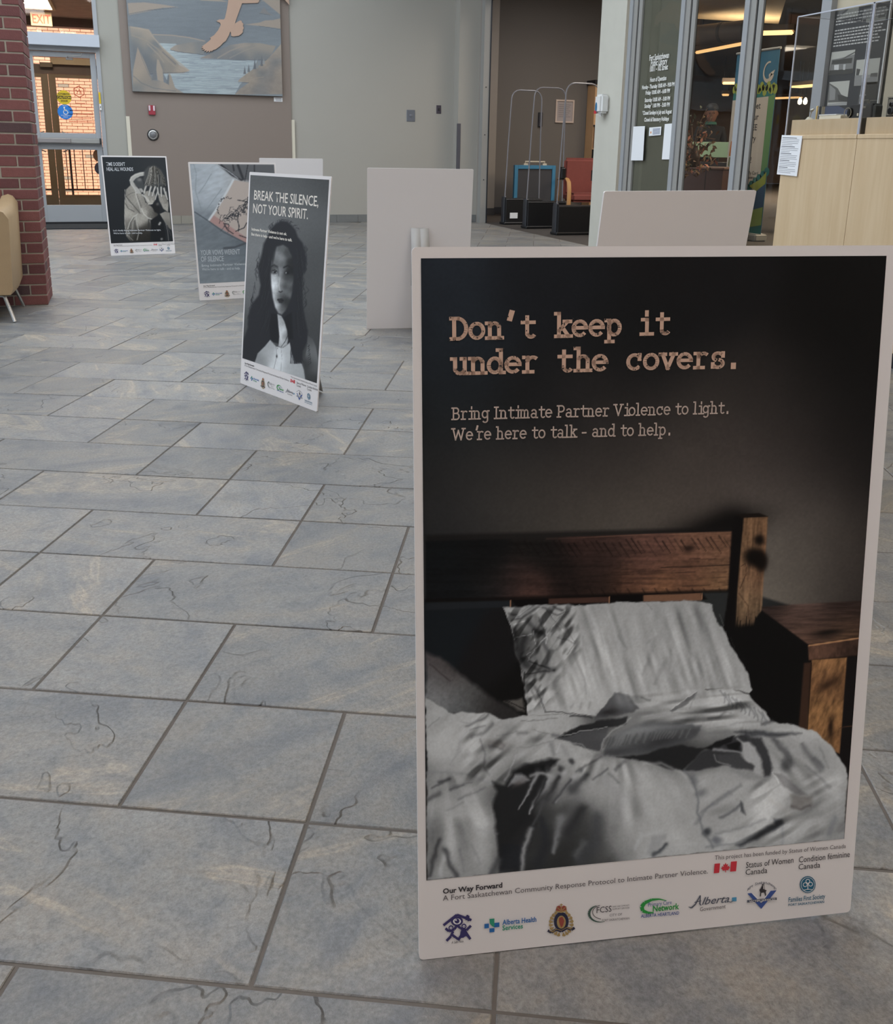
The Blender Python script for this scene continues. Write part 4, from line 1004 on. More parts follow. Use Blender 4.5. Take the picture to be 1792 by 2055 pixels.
MB().lathe([(.026, 0), (.026, .018), (.020, .022), (.018, .012), (.008, .010), (.001, .012)], 20, (-.03, .062, .034), 'X', None).build('lens_ring', mat('lens_black', (34, 34, 38), .25, .4), t)
b = MB(); b.tube([(-.048, .062 + .026 * math.cos(a), .034 + .026 * math.sin(a)) for a in [k * .5236 for k in range(13)]], .002, 6); b.build('chrome_ring', m_silv, t)
box('badge', m_silv, -.033, -.029, -.05, -.015, .055, .066, t, c=.001); box('knob', m_cream, -.036, -.029, -.004, .006, .016, .030, t, c=.002)
box('grip', mat('grey_grip', (92, 92, 90), .5), -.028, .03, -.112, -.094, 0, .072, t, c=.008)
b = MB(); b.tube([(0, .03, .078), (0, .03, .098), (0, -.03, .098), (0, -.03, .078)], .002, 6); b.tube([(0, -.04, .078), (0, -.04, .094), (0, -.09, .094), (0, -.09, .078)], .002, 6); b.build('viewfinder', m_silv, t)
t = on_riser('twin_lens_camera', 'grey-faced twin lens camera at the right edge of the case', 'camera', 3.80, 3.994)
b = MB(); b.cbox(-.03, .03, -.045, .045, 0, .098, .004); b.build('body', m_gasket, t); box('face_plate', m_silv, -.034, -.030, -.028, .036, .012, .092, t, c=.002); box('lid', m_silv, -.03, .03, -.046, .046, .098, .104, t)
for z, r_ in ((.066, .012), (.034, .018)): MB().lathe([(r_, 0), (r_, -.01), (r_ * .7, -.012), (r_ * .6, -.004), (.001, -.004)], 18, (-.034, .004, z), 'X').build('lens', mat('lens_black', (34, 34, 38), .25, .4), t)
# ------------------------------------------------------------ flat prints: painted into per-vertex colours of fine grids
def homog(src, dst):
    A = []
    for (x, y), (u, v) in zip(src, dst):
        A.append([x, y, 1, 0, 0, 0, -u * x, -u * y]); A.append([0, 0, 0, x, y, 1, -v * x, -v * y])
    b = np.array(dst, float).ravel(); h = np.linalg.solve(np.array(A, float), b)
    return np.append(h, 1).reshape(3, 3)
def happly(Hm, x, y):
    d = Hm[2, 0] * x + Hm[2, 1] * y + Hm[2, 2]
    return (Hm[0, 0] * x + Hm[0, 1] * y + Hm[0, 2]) / d, (Hm[1, 0] * x + Hm[1, 1] * y + Hm[1, 2]) / d
def vnoise(x, y, sx, sy, seed=0, oct=4, rough=.55):
    out = 0; amp = 1; tot = 0
    for o in range(oct):
        rg = np.random.RandomState(seed + o * 17); T_ = rg.rand(256, 256)
        X_ = x / sx * 2 ** o + 37.1 * o; Y_ = y / sy * 2 ** o + 11.7 * o
        xi = np.floor(X_).astype(int); yi = np.floor(Y_).astype(int); fx = X_ - xi; fy = Y_ - yi
        fx = fx * fx * (3 - 2 * fx); fy = fy * fy * (3 - 2 * fy)
        a = T_[xi % 256, yi % 256]; b = T_[(xi + 1) % 256, yi % 256]; c = T_[xi % 256, (yi + 1) % 256]; d = T_[(xi + 1) % 256, (yi + 1) % 256]
        out = out + amp * (a * (1 - fx) * (1 - fy) + b * fx * (1 - fy) + c * (1 - fx) * fy + d * fx * fy); tot += amp; amp *= rough
    return out / tot - .5
class Art:
    """X, Y: coordinates of every grid vertex in the measuring frame; C: colours 0..255"""
    def __init__(s, X, Y, c=(20, 20, 20)):
        s.X, s.Y = X, Y; s.C = np.zeros(X.shape + (3,)); s.C[:] = c
        s.ravel = None
    def _sel(s, x0, x1, y0, y1):
        m = (s.X >= x0) & (s.X <= x1) & (s.Y >= y0) & (s.Y <= y1)
        return np.nonzero(m)
    def mask(s, pts, feather=1.5):
        P = np.array(pts, float); f3 = feather * 2 + 1
        idx = s._sel(P[:, 0].min() - f3, P[:, 0].max() + f3, P[:, 1].min() - f3, P[:, 1].max() + f3)
        x = s.X[idx]; y = s.Y[idx]; ins = np.zeros(x.shape, bool); d2 = np.full(x.shape, 1e9)
        for i in range(len(P)):
            ax, ay = P[i]; bx, by = P[(i + 1) % len(P)]
            if ay != by: ins ^= ((ay > y) != (by > y)) & (x < (bx - ax) * (y - ay) / (by - ay) + ax)
            L2 = (bx - ax) ** 2 + (by - ay) ** 2 + 1e-9; t = np.clip(((x - ax) * (bx - ax) + (y - ay) * (by - ay)) / L2, 0, 1)
            d2 = np.minimum(d2, (x - ax - t * (bx - ax)) ** 2 + (y - ay - t * (by - ay)) ** 2)
        sd = np.sqrt(d2) * np.where(ins, 1, -1)
        return idx, np.clip(.5 + sd / (2 * feather), 0, 1)
    def put(s, idx, a, col):
        s.C[idx] = s.C[idx] * (1 - a[..., None]) + np.asarray(col, float) * a[..., None]
    def fill(s, pts, col, feather=1.5, alpha=1):
        idx, a = s.mask(pts, feather); s.put(idx, a * alpha, col)
    def field(s, pts, ctrl, feather=1.5, alpha=1, power=3.0, noise=None, sig=26.0):
        """polygon filled with smoothly interpolated control colours (x, y, grey or rgb)"""
        idx, a = s.mask(pts, feather); x = s.X[idx]; y = s.Y[idx]
        W_ = 0; V = 0
        for c in ctrl:
            col = np.array(c[2] if isinstance(c[2], (tuple, list)) else (c[2],) * 3, float)
            d2 = (x - c[0]) ** 2 + (y - c[1]) ** 2; w = np.exp(-d2 / (2 * sig * sig)) + 1e-3 / (1 + d2 / (sig * sig)) ** 2
            W_ = W_ + w; V = V + w[:, None] * col
        V = V / W_[:, None]
        if noise is not None: V = V * (1 + noise(x, y))[:, None]
        s.put(idx, a * alpha, V)
    def stroke(s, pts, w, col, alpha=1, soft=.5, w2=None):
        """soft line; w start width, w2 end width; soft 0..1 share of the width that fades"""
        P = np.array(pts, float); w2 = w if w2 is None else w2; m = max(w, w2) * 1.8 + 2
        idx = s._sel(P[:, 0].min() - m, P[:, 0].max() + m, P[:, 1].min() - m, P[:, 1].max() + m)
        x = s.X[idx]; y = s.Y[idx]; A = np.zeros(x.shape)
        seg = np.hypot(*(P[1:] - P[:-1]).T); tot = seg.sum() + 1e-9; acc = 0
        for i in range(len(P) - 1):
            ax, ay = P[i]; bx, by = P[i + 1]; L2 = seg[i] ** 2 + 1e-9
            t = np.clip(((x - ax) * (bx - ax) + (y - ay) * (by - ay)) / L2, 0, 1)
            d = np.hypot(x - ax - t * (bx - ax), y - ay - t * (by - ay)); ww = w + (w2 - w) * (acc + t * seg[i]) / tot
            r = d / np.maximum(ww / 2, .3); acc += seg[i]
            if soft >= .6: A = np.maximum(A, np.exp(-r * r * .75))
            else: q = np.clip((1 + soft - r) / (2 * soft + .05), 0, 1); A = np.maximum(A, q * q * (3 - 2 * q))
        s.put(idx, A * alpha, col)
    def blob(s, cx, cy, rx, ry, ang, col, alpha=1, hard=1.0):
        R_ = max(rx, ry) * 2.2; idx = s._sel(cx - R_, cx + R_, cy - R_, cy + R_); x = s.X[idx] - cx; y = s.Y[idx] - cy
        c, sn = math.cos(math.radians(ang)), math.sin(math.radians(ang)); u = (x * c + y * sn) / rx; v = (-x * sn + y * c) / ry
        s.put(idx, np.exp(-(u * u + v * v) ** hard) * alpha, col)
    def mul(s, pts, fn, feather=1.5):
        idx, a = s.mask(pts, feather); k = 1 + a * fn(s.X[idx], s.Y[idx]); s.C[idx] *= k[:, None]

def paint_bed(A):
    full = [(840, 505), (1800, 500), (1715, 1700), (850, 1775)]
    bgc = [(870, 540, (30, 34, 40)), (1100, 560, (21, 22, 25)), (1400, 540, (18, 17, 18)), (1760, 540, (13, 12, 12)), (890, 700, (27, 31, 36)), (1300, 700, (18, 18, 19)), (1720, 700, (13, 12, 12)), (890, 850, (25, 27, 29)), (1100, 830, (22, 22, 23)),
           (1250, 860, (33, 30, 29)), (1420, 850, (38, 34, 32)), (1580, 830, (30, 27, 26)), (1730, 850, (15, 14, 14)), (1200, 930, (48, 43, 41)), (1400, 930, (66, 59, 55)), (1540, 930, (62, 55, 52)), (1650, 940, (42, 37, 35)), (1740, 950, (18, 16, 16)),
           (1000, 990, (46, 43, 41)), (880, 990, (32, 31, 31)), (1250, 1030, (70, 64, 58)), (1100, 1050, (56, 52, 48)), (1600, 1060, (84, 77, 72)), (1580, 1160, (98, 92, 84)), (1650, 1120, (82, 75, 70)), (1710, 1100, (40, 35, 32)), (1735, 1180, (22, 18, 17)), (880, 1060, (34, 34, 35)), (1380, 1010, (68, 61, 56))]
    A.field(full, bgc, 1, sig=75, noise=lambda x, y: .10 * vnoise(x, y, 5, 5, 3, 2) + .1 * vnoise(x, y, 60, 60, 5, 2))
    # dark corner vignette of the print
    A.blob(1440, 1055, 90, 26, -12, (14, 12, 11), .95); A.blob(1475, 1050, 40, 34, 0, (12, 10, 10), .9)
    A.fill([(858, 1072), (1485, 1057), (1485, 1072), (858, 1088)], (16, 14, 14), 4, .75)
    # dark area under the headboard
    A.field([(855, 1200), (1480, 1180), (1640, 1230), (1740, 1290), (1735, 1560), (855, 1560)], [(900, 1250, (19, 22, 25)), (1000, 1300, (20, 19, 20)), (1060, 1380, (15, 14, 14)), (900, 1200, (18, 20, 23)), (1480, 1300, (13, 12, 12)), (1580, 1380, (13, 12, 12)), (1720, 1400, (18, 15, 15)), (1450, 1215, (34, 35, 35))], 3)
    # headboard plank
    plank = [(858, 1084), (1100, 1078), (1300, 1071), (1482, 1066), (1480, 1186), (1340, 1190), (1140, 1199), (858, 1208)]
    wood = [(870, 1100, (16, 18, 20)), (980, 1120, (17, 17, 18)), (900, 1180, (17, 18, 20)), (1080, 1110, (26, 23, 22)), (1180, 1098, (58, 40, 36)), (1240, 1100, (74, 52, 46)), (1310, 1100, (98, 68, 58)), (1400, 1095, (116, 82, 66)), (1455, 1100, (112, 80, 62)), (1130, 1140, (25, 20, 19)), (1220, 1130, (44, 32, 29)),
            (1190, 1160, (38, 28, 25)), (1300, 1135, (84, 58, 50)), (1380, 1140, (98, 68, 55)), (1450, 1140, (102, 74, 58)), (1260, 1165, (86, 58, 44)), (1330, 1172, (122, 84, 60)), (1400, 1172, (118, 82, 60)), (1455, 1172, (136, 102, 72)), (1050, 1180, (78, 54, 49)), (1075, 1192, (84, 58, 50)), (1030, 1165, (34, 28, 27)), (1130, 1182, (34, 25, 23)), (1000, 1190, (27, 26, 27)), (1200, 1188, (48, 34, 29))]
    A.field(plank, wood, 1.6, power=3.2, noise=lambda x, y: .55 * vnoise(x + y * .2, y, 90, 5, 11, 4) + .3 * vnoise(x, y, 6, 4, 15, 2))
    rg = random.Random(3)
    for k in range(30):
        x = 1040 + k * 14.5 + rg.uniform(-4, 4); y = 1086 - (x - 1040) * .028 + rg.uniform(0, 8); l = rg.uniform(12, 30)
        A.stroke([(x, y), (x + l * .75, y + l * 1.1)], 2.6, (18, 12, 11), rg.uniform(.4, .95), .6, 1.2)
    for k in range(26):
        x = rg.uniform(1150, 1470); y = rg.uniform(1120, 1180); A.stroke([(x, y), (x + rg.uniform(20, 60), y - rg.uniform(0, 3))], 1.6, (24, 16, 14), rg.uniform(.2, .5), .8)
    for k in range(12):
        x = 1160 + k * 26 + rg.uniform(-6, 6); A.stroke([(x, 1180), (x + 9, 1194)], 2.2, (22, 14, 12), .6, .6)
    A.blob(1386, 1100, 12, 8, -20, (30, 20, 17), .8); A.stroke([(1330, 1138), (1470, 1133)], 2, (34, 24, 20), .7, .8)
    A.stroke([(1100, 1080), (1300, 1072), (1480, 1067)], 1.8, (150, 108, 86), .35, .7); A.fill([(858, 1200), (1140, 1192), (1480, 1181), (1480, 1188), (1140, 1201), (858, 1209)], (14, 10, 9), 2.2, .75)
    # slats below the plank
    A.fill([(858, 1206), (1028, 1203), (1028, 1216), (858, 1222)], (26, 28, 31), 1.5)
    A.fill([(1030, 1202), (1300, 1190), (1480, 1186), (1480, 1200), (1040, 1216)], (9, 7, 7), 1.2)
    A.fill([(1104, 1199), (1225, 1196), (1225, 1207), (1104, 1210)], (56, 38, 32), 1.2); A.fill([(1294, 1193), (1411, 1189), (1411, 1204), (1294, 1206)], (98, 70, 54), 1.2)
    for x, y in ((1028, 1209), (1226, 1202), (1412, 1195)): A.stroke([(x, y - 6), (x, y + 6)], 2, (150, 110, 84), .8)
    A.fill([(1412, 1188), (1470, 1187), (1463, 1235), (1440, 1240), (1425, 1205)], (36, 37, 37), 3); A.stroke([(1466, 1190), (1462, 1225)], 4, (96, 96, 94), .7, .9)
    A.mul(plank, lambda x, y: -.16 - .05 * (x < 1250), 2)
    # bed post
    A.fill([(1477, 1036), (1500, 1030), (1494, 1180), (1484, 1300), (1450, 1300), (1464, 1190), (1472, 1066)], (12, 10, 10), 2)
    A.fill([(1479, 1032), (1528, 1029), (1546, 1036), (1543, 1040), (1497, 1041)], (20, 15, 13), 1.2)
    post = [(1497, 1039), (1545, 1037), (1542, 1090), (1537, 1150), (1533, 1220), (1527, 1256), (1500, 1262), (1480, 1258), (1484, 1180), (1490, 1110)]
    A.field(post, [(1512, 1055, (122, 92, 68)), (1535, 1060, (104, 76, 54)), (1500, 1090, (146, 114, 84)), (1525, 1085, (96, 68, 50)), (1515, 1140, (96, 70, 54)), (1497, 1150, (132, 102, 76)), (1525, 1180, (110, 82, 62)), (1495, 1200, (138, 110, 84)), (1520, 1225, (134, 108, 82)), (1535, 1140, (96, 66, 48)), (1500, 1240, (104, 82, 62)), (1515, 1258, (26, 20, 17))], 1.4, noise=lambda x, y: .75 * vnoise(x + y * .06, y, 5, 60, 23, 4) + .25 * vnoise(x, y, 4, 4, 25, 2))
    A.blob(1528, 1083, 11, 11, 0, (16, 11, 9), .95, 1.6); A.blob(1519, 1118, 24, 20, 15, (14, 10, 8), 1, 2.2); A.blob(1532, 1128, 13, 20, 0, (16, 11, 9), .95, 2)
    A.stroke([(1489, 1180), (1502, 1150), (1500, 1130), (1492, 1135)], 2, (60, 42, 32), .7); A.stroke([(1487, 1190), (1505, 1215), (1508, 1250)], 2.4, (70, 50, 38), .6)
    for k in range(9): A.stroke([(1482 + k * 6, 1268), (1484 + k * 6, 1236 + (k % 3) * 8)], 4.5, (12, 10, 9), .9, .6, 1)
    A.fill([(1460, 1258), (1535, 1250), (1560, 1270), (1560, 1300), (1460, 1300)], (12, 11, 11), 5)
    A.mul(post, lambda x, y: -.14 + 0 * x, 2)
    # bedside table
    top = [(1533, 1217), (1620, 1211), (1738, 1205), (1733, 1278), (1628, 1294), (1570, 1252), (1533, 1226)]
    A.field(top, [(1560, 1222, (44, 34, 31)), (1620, 1240, (84, 66, 60)), (1700, 1230, (36, 27, 25)), (1600, 1262, (78, 58, 50)), (1660, 1255, (60, 46, 42)), (1720, 1262, (38, 28, 24)), (1640, 1282, (86, 62, 48)), (1700, 1278, (118, 86, 62)), (1655, 1270, (30, 22, 19))], 1.6, noise=lambda x, y: .8 * vnoise(x + y, y, 46, 4, 31, 4))
    A.blob(1668, 1268, 34, 6, -6, (14, 11, 10), .9); A.blob(1715, 1283, 20, 5, -4, (22, 15, 12), .85)
    A.fill([(1533, 1224), (1626, 1293), (1622, 1330), (1612, 1480), (1530, 1440), (1500, 1330), (1520, 1240)], (12, 11, 11), 1.6)
    A.field([(1626, 1295), (1731, 1279), (1729, 1316), (1628, 1325)], [(1640, 1310, (84, 60, 48)), (1680, 1305, (66, 47, 38)), (1720, 1300, (42, 30, 25))], 1.2, noise=lambda x, y: .6 * vnoise(x, y, 7, 14, 41, 3))
    A.stroke([(1628, 1295), (1690, 1286), (1731, 1280)], 3, (160, 118, 84), .9, .5); A.stroke([(1628, 1326), (1729, 1316)], 4, (14, 10, 9), .9, .6)
    A.field([(1634, 1324), (1705, 1319), (1690, 1512), (1640, 1490), (1622, 1478)], [(1650, 1335, (130, 94, 62)), (1690, 1340, (112, 80, 52)), (1660, 1370, (78, 54, 38)), (1685, 1390, (62, 43, 30)), (1640, 1400, (116, 82, 54)), (1680, 1420, (134, 98, 62)), (1650, 1440, (140, 102, 66)), (1672, 1470, (92, 64, 42)), (1650, 1480, (120, 86, 56))], 1.4, noise=lambda x, y: .9 * vnoise(x + y * .3, y, 7, 16, 51, 4))
    A.blob(1668, 1372, 24, 8, -28, (44, 29, 20), .8); A.blob(1672, 1460, 6, 24, 6, (18, 11, 8), .8); A.fill([(1618, 1330), (1633, 1328), (1622, 1480), (1606, 1470)], (50, 34, 26), 2); A.stroke([(1634, 1330), (1624, 1480)], 2, (24, 16, 12), .8)
    A.fill([(1706, 1320), (1729, 1318), (1716, 1560), (1690, 1540), (1692, 1500)], (17, 14, 14), 1.6); A.stroke([(1690, 1460), (1720, 1456)], 1.8, (70, 48, 34), .8)
    # cloth: everything from here is drawn on slightly warped coordinates so that edges waver like fabric
    X0_, Y0_ = A.X, A.Y
    A.X = X0_ + 7 * vnoise(X0_, Y0_, 26, 26, 201, 3) + 2.5 * vnoise(X0_, Y0_, 8, 8, 203, 2); A.Y = Y0_ + 7 * vnoise(X0_, Y0_, 26, 26, 207, 3) + 2.5 * vnoise(X0_, Y0_, 8, 8, 209, 2)
    # far grey cloth on the left
    A.field([(857, 1306), (890, 1318), (930, 1352), (975, 1388), (1030, 1418), (1060, 1440), (990, 1442), (900, 1426), (857, 1398)], [(862, 1318, (62, 54, 54)), (864, 1350, (108, 108, 110)), (885, 1385, (118, 119, 121)), (900, 1352, (64, 58, 56)), (930, 1390, (88, 88, 88)), (930, 1420, (82, 84, 86)), (960, 1405, (44, 42, 41)), (1000, 1425, (36, 34, 34)), (900, 1335, (38, 34, 34))], 5, noise=lambda x, y: .2 * vnoise(x, y, 5, 5, 61, 2))
    A.stroke([(865, 1328), (890, 1350), (905, 1362)], 3, (46, 40, 40), .6)
    A.fill([(1016, 1405), (1050, 1398), (1058, 1424), (1040, 1422)], (92, 88, 84), 3, .8); A.stroke([(1018, 1404), (1056, 1420)], 2.5, (24, 22, 22), .9)
    # pillow
    pil = [(1013, 1217), (1030, 1215), (1100, 1212), (1180, 1211), (1250, 1207), (1330, 1205), (1400, 1204), (1425, 1209), (1432, 1212), (1433, 1224), (1440, 1244), (1452, 1258), (1462, 1274), (1466, 1290), (1476, 1306), (1490, 1326), (1503, 1346), (1509, 1366), (1514, 1382), (1508, 1390), (1480, 1384), (1420, 1379), (1400, 1400), (1340, 1425), (1200, 1440), (1120, 1430), (1062, 1431), (1056, 1395), (1050, 1342), (1040, 1316), (1030, 1262), (1022, 1236)]
    A.field(pil, [(1020, 1222, 150), (1040, 1240, 116), (1075, 1235, 132), (1060, 1270, 66), (1085, 1275, 70), (1045, 1290, 42), (1060, 1310, 40), (1090, 1300, 96), (1075, 1330, 92), (1100, 1250, 110), (1110, 1285, 142), (1130, 1270, 138), (1120, 1320, 156), (1065, 1360, 120), (1080, 1400, 148), (1160, 1240, 140), (1150, 1300, 156), (1200, 1225, 136), (1200, 1280, 150), (1250, 1250, 148), (1240, 1340, 152), (1180, 1360, 160), (1150, 1400, 163), (1230, 1400, 158), (1320, 1240, 138), (1400, 1230, 130), (1350, 1300, 147), (1420, 1290, 140), (1300, 1370, 150), (1380, 1350, 143), (1450, 1330, 146), (1490, 1365, 148), (1440, 1370, 140)], 1.4, noise=lambda x, y: .10 * vnoise(x + y * .45, y, 14, 60, 71, 4) + .05 * vnoise(x, y, 5, 5, 73, 2))
    for p, w, g, a in (([(1025, 1228), (1042, 1232), (1075, 1214)], 5, 62, .7), ([(1030, 1244), (1060, 1232), (1085, 1218)], 4, 50, .7), ([(1030, 1236), (1052, 1226), (1070, 1216)], 3, 168, .5), ([(1034, 1252), (1062, 1240), (1090, 1216)], 3, 160, .5), ([(1090, 1217), (1120, 1232), (1134, 1226)], 3, 60, .7), ([(1112, 1216), (1130, 1222)], 5, 46, .7), ([(1100, 1222), (1122, 1248), (1110, 1265)], 3, 72, .6), ([(1085, 1238), (1098, 1268), (1092, 1285)], 4, 60, .7),
                         ([(1062, 1244), (1080, 1265), (1094, 1272)], 9, 52, .7), ([(1072, 1262), (1092, 1270)], 8, 40, .8), ([(1055, 1276), (1048, 1316), (1058, 1330)], 14, 30, .85), ([(1035, 1262), (1044, 1300)], 9, 34, .8), ([(1092, 1280), (1104, 1310), (1100, 1335)], 8, 58, .7), ([(1062, 1322), (1115, 1342)], 3, 34, .9), ([(1060, 1328), (1090, 1345), (1112, 1340)], 9, 56, .75), ([(1056, 1350), (1090, 1345), (1115, 1341)], 3, 44, .8),
                         ([(1066, 1370), (1084, 1385)], 7, 70, .6), ([(1068, 1380), (1076, 1402)], 5, 84, .6), ([(1110, 1340), (1098, 1380), (1090, 1400)], 5, 100, .4), ([(1118, 1275), (1155, 1290)], 2, 90, .7), ([(1130, 1245), (1156, 1288)], 2, 104, .6), ([(1155, 1290), (1140, 1312)], 2.4, 96, .6), ([(1134, 1230), (1150, 1260)], 4, 112, .4), ([(1185, 1230), (1195, 1262)], 4, 122, .5), ([(1170, 1275), (1178, 1330)], 4, 128, .45), ([(1245, 1275), (1262, 1300)], 5, 120, .45),
                         ([(1150, 1305), (1175, 1360), (1178, 1390)], 4, 132, .5), ([(1205, 1250), (1215, 1300)], 4, 130, .4), ([(1300, 1290), (1322, 1275)], 6, 124, .4), ([(1302, 1330), (1316, 1285)], 8, 118, .5), ([(1318, 1370), (1342, 1320)], 8, 116, .5), ([(1292, 1350), (1305, 1320)], 5, 124, .5), ([(1345, 1345), (1350, 1300)], 4, 128, .4), ([(1400, 1362), (1404, 1330)], 4, 126, .4), ([(1390, 1220), (1396, 1232)], 5, 112, .4), ([(1300, 1210), (1310, 1222)], 3, 104, .5),
                         ([(1078, 1382), (1098, 1423)], 2, 70, .8), ([(1098, 1424), (1150, 1430), (1190, 1436)], 2, 60, .8), ([(1148, 1418), (1152, 1408)], 5, 128, .5), ([(1166, 1420), (1170, 1408)], 5, 126, .5), ([(1184, 1418), (1186, 1406)], 5, 122, .5)):
        A.stroke(p, w, (g, g, g + 1), a, .7)
    for p in ([(1135, 1226), (1062, 1322)], [(1097, 1240), (1100, 1290)], [(1120, 1246), (1155, 1290)], [(1013, 1217), (1024, 1240), (1036, 1282)], [(1048, 1340), (1058, 1382), (1062, 1425)], [(1060, 1312), (1080, 1300), (1098, 1276)], [(1038, 1278), (1070, 1268)], [(1072, 1262), (1078, 1292)], [(1102, 1222), (1120, 1244)], [(1136, 1224), (1168, 1208)]):
        A.stroke(p, 1.4, (168, 168, 169), .5, .6)
    for k in range(60):
        x = rg.uniform(1130, 1480); y = rg.uniform(1215, 1370); l = rg.uniform(8, 30); A.stroke([(x, y), (x + l * .25, y + l)], rg.uniform(1, 3), (rg.choice((118, 166)),) * 3, rg.uniform(.08, .25), .9)
    A.stroke([(1056, 1346), (1052, 1390), (1060, 1430)], 3, (14, 13, 13), .6)
    # sheet and duvet
    sheet = [(1060, 1430), (1120, 1430), (1200, 1436), (1235, 1388), (1262, 1390), (1330, 1396), (1390, 1380), (1470, 1381), (1506, 1392), (1520, 1408), (1540, 1428), (1552, 1446), (1600, 1454), (1642, 1468), (1672, 1494), (1690, 1522), (1702, 1540), (1706, 1556), (1699, 1683), (1400, 1711), (1130, 1737), (860, 1761), (858, 1396), (905, 1424), (914, 1428), (930, 1424), (960, 1427), (976, 1425), (1010, 1440)]
    du = [(880, 1420, 148), (930, 1450, 152), (980, 1440, 156), (880, 1480, 158), (900, 1530, 150), (960, 1520, 158), (1040, 1450, 152), (1020, 1428, 132), (1100, 1450, 150), (1130, 1470, 150), (1080, 1470, 160), (1160, 1490, 154), (1000, 1500, 118), (1000, 1530, 122), (1020, 1550, 130), (985, 1490, 150), (1060, 1500, 148), (1180, 1510, 156), (870, 1560, 118), (900, 1570, 130), (950, 1570, 128), (980, 1590, 150), (880, 1610, 140), (930, 1620, 158), (980, 1640, 158), (870, 1660, 116), (920, 1670, 150), (960, 1690, 146), (1000, 1680, 152),
          (875, 1730, 110), (895, 1740, 140), (930, 1740, 128), (980, 1730, 128), (1010, 1600, 24), (1020, 1680, 24), (1030, 1560, 50), (1050, 1600, 34), (1060, 1660, 36), (1080, 1720, 44), (1030, 1730, 30), (1100, 1640, 56), (1120, 1580, 96), (1100, 1690, 44), (1140, 1700, 40), (1160, 1640, 50), (1190, 1680, 54), (1200, 1725, 60), (1150, 1735, 40), (1090, 1735, 34), (1150, 1560, 130), (1190, 1560, 140), (1220, 1600, 146), (1250, 1560, 152), (1280, 1600, 156), (1210, 1640, 92), (1245, 1680, 124), (1180, 1710, 56), (1250, 1630, 146), (1280, 1660, 152), (1330, 1600, 156), (1360, 1560, 150), (1300, 1540, 156), (1240, 1530, 150),
          (1350, 1660, 158), (1320, 1700, 150), (1390, 1640, 146), (1380, 1580, 142), (1260, 1490, 100), (1200, 1470, 78), (1280, 1450, 110), (1330, 1460, 86), (1380, 1450, 140), (1420, 1460, 150), (1300, 1505, 52), (1360, 1515, 46), (1400, 1510, 50), (1430, 1500, 70), (1450, 1560, 140), (1420, 1580, 150), (1480, 1590, 156), (1500, 1520, 120), (1540, 1500, 128), (1560, 1470, 148), (1610, 1480, 156), (1640, 1520, 152), (1680, 1560, 146), (1580, 1560, 150), (1640, 1590, 140), (1600, 1610, 146), (1690, 1640, 120), (1660, 1640, 140), (1600, 1660, 146), (1540, 1640, 156), (1500, 1660, 146), (1450, 1640, 150), (1450, 1700, 148), (1560, 1690, 134), (1640, 1680, 122), (1470, 1410, 150), (1530, 1440, 152), (1400, 1410, 146), (1350, 1425, 150), (1300, 1400, 152), (1500, 1425, 148)]
    A.field(sheet, du, 1.6, sig=22, noise=lambda x, y: .05 * vnoise(x, y, 5, 5, 81, 2) + .08 * vnoise(x + y, y, 40, 40, 83, 3))
    F = A.fill; ST = A.stroke
    # raised dark folds, centre right
    F([(1197, 1440), (1236, 1388), (1262, 1392), (1285, 1420), (1270, 1428), (1240, 1432), (1196, 1442)], (72, 72, 74), 2); A.blob(1255, 1402, 24, 16, 20, (128, 129, 131), .6); A.blob(1225, 1428, 20, 7, -10, (36, 35, 36), .9)
    F([(1117, 1481), (1150, 1460), (1200, 1444), (1262, 1436), (1258, 1450), (1210, 1460), (1160, 1478)], (34, 34, 35), 2)
    F([(1118, 1482), (1180, 1462), (1225, 1458), (1212, 1490), (1208, 1505), (1170, 1496), (1140, 1484)], (66, 66, 68), 2)
    ST([(1205, 1508), (1215, 1480), (1232, 1462), (1252, 1452), (1268, 1438)], 3, (160, 160, 160), .5, .6); ST([(1130, 1474), (1180, 1462), (1222, 1456)], 2, (140, 140, 140), .7)
    F([(1214, 1512), (1222, 1480), (1250, 1462), (1300, 1448), (1370, 1446), (1410, 1456), (1398, 1474), (1360, 1494), (1300, 1508), (1250, 1515)], (84, 85, 87), 3)
    A.blob(1290, 1462, 60, 9, -8, (128, 129, 131), .7); A.blob(1260, 1476, 24, 10, -30, (120, 121, 122), .5); A.blob(1330, 1488, 60, 16, -12, (44, 44, 46), .9); A.blob(1395, 1464, 16, 9, -10, (60, 60, 62), .8); A.blob(1240, 1506, 40, 8, -8, (54, 54, 56), .8)
    rg2 = random.Random(9)
    for k in range(26):
        x = 1222 + k * 6.6; ST([(x, 1476 - k * .6), (x - 8, 1496 - k * .8)], 3, (rg2.choice((110, 56)),) * 3, .35, .8)
    F([(1240, 1516), (1300, 1510), (1372, 1492), (1402, 1500), (1420, 1500), (1372, 1545), (1340, 1540), (1290, 1524)], (30, 30, 31), 2.5)
    F([(1372, 1546), (1405, 1515), (1440, 1490), (1470, 1478), (1505, 1470), (1515, 1482), (1490, 1515), (1450, 1535), (1400, 1544)], (46, 46, 48), 2.5)
    F([(1418, 1500), (1440, 1484), (1478, 1474), (1470, 1486), (1440, 1500)], (22, 22, 23), 2); F([(1460, 1492), (1492, 1484), (1488, 1505), (1470, 1506)], (20, 20, 21), 2.2)
    ST([(1436, 1500), (1470, 1506), (1500, 1512)], 5, (126, 126, 128), .8, .8); ST([(1484, 1480), (1498, 1490)], 5, (140, 140, 140), .7, .8)
    F([(1494, 1486), (1512, 1486), (1530, 1520), (1532, 1556), (1522, 1552), (1500, 1530), (1494, 1510)], (146, 146, 147), 3)
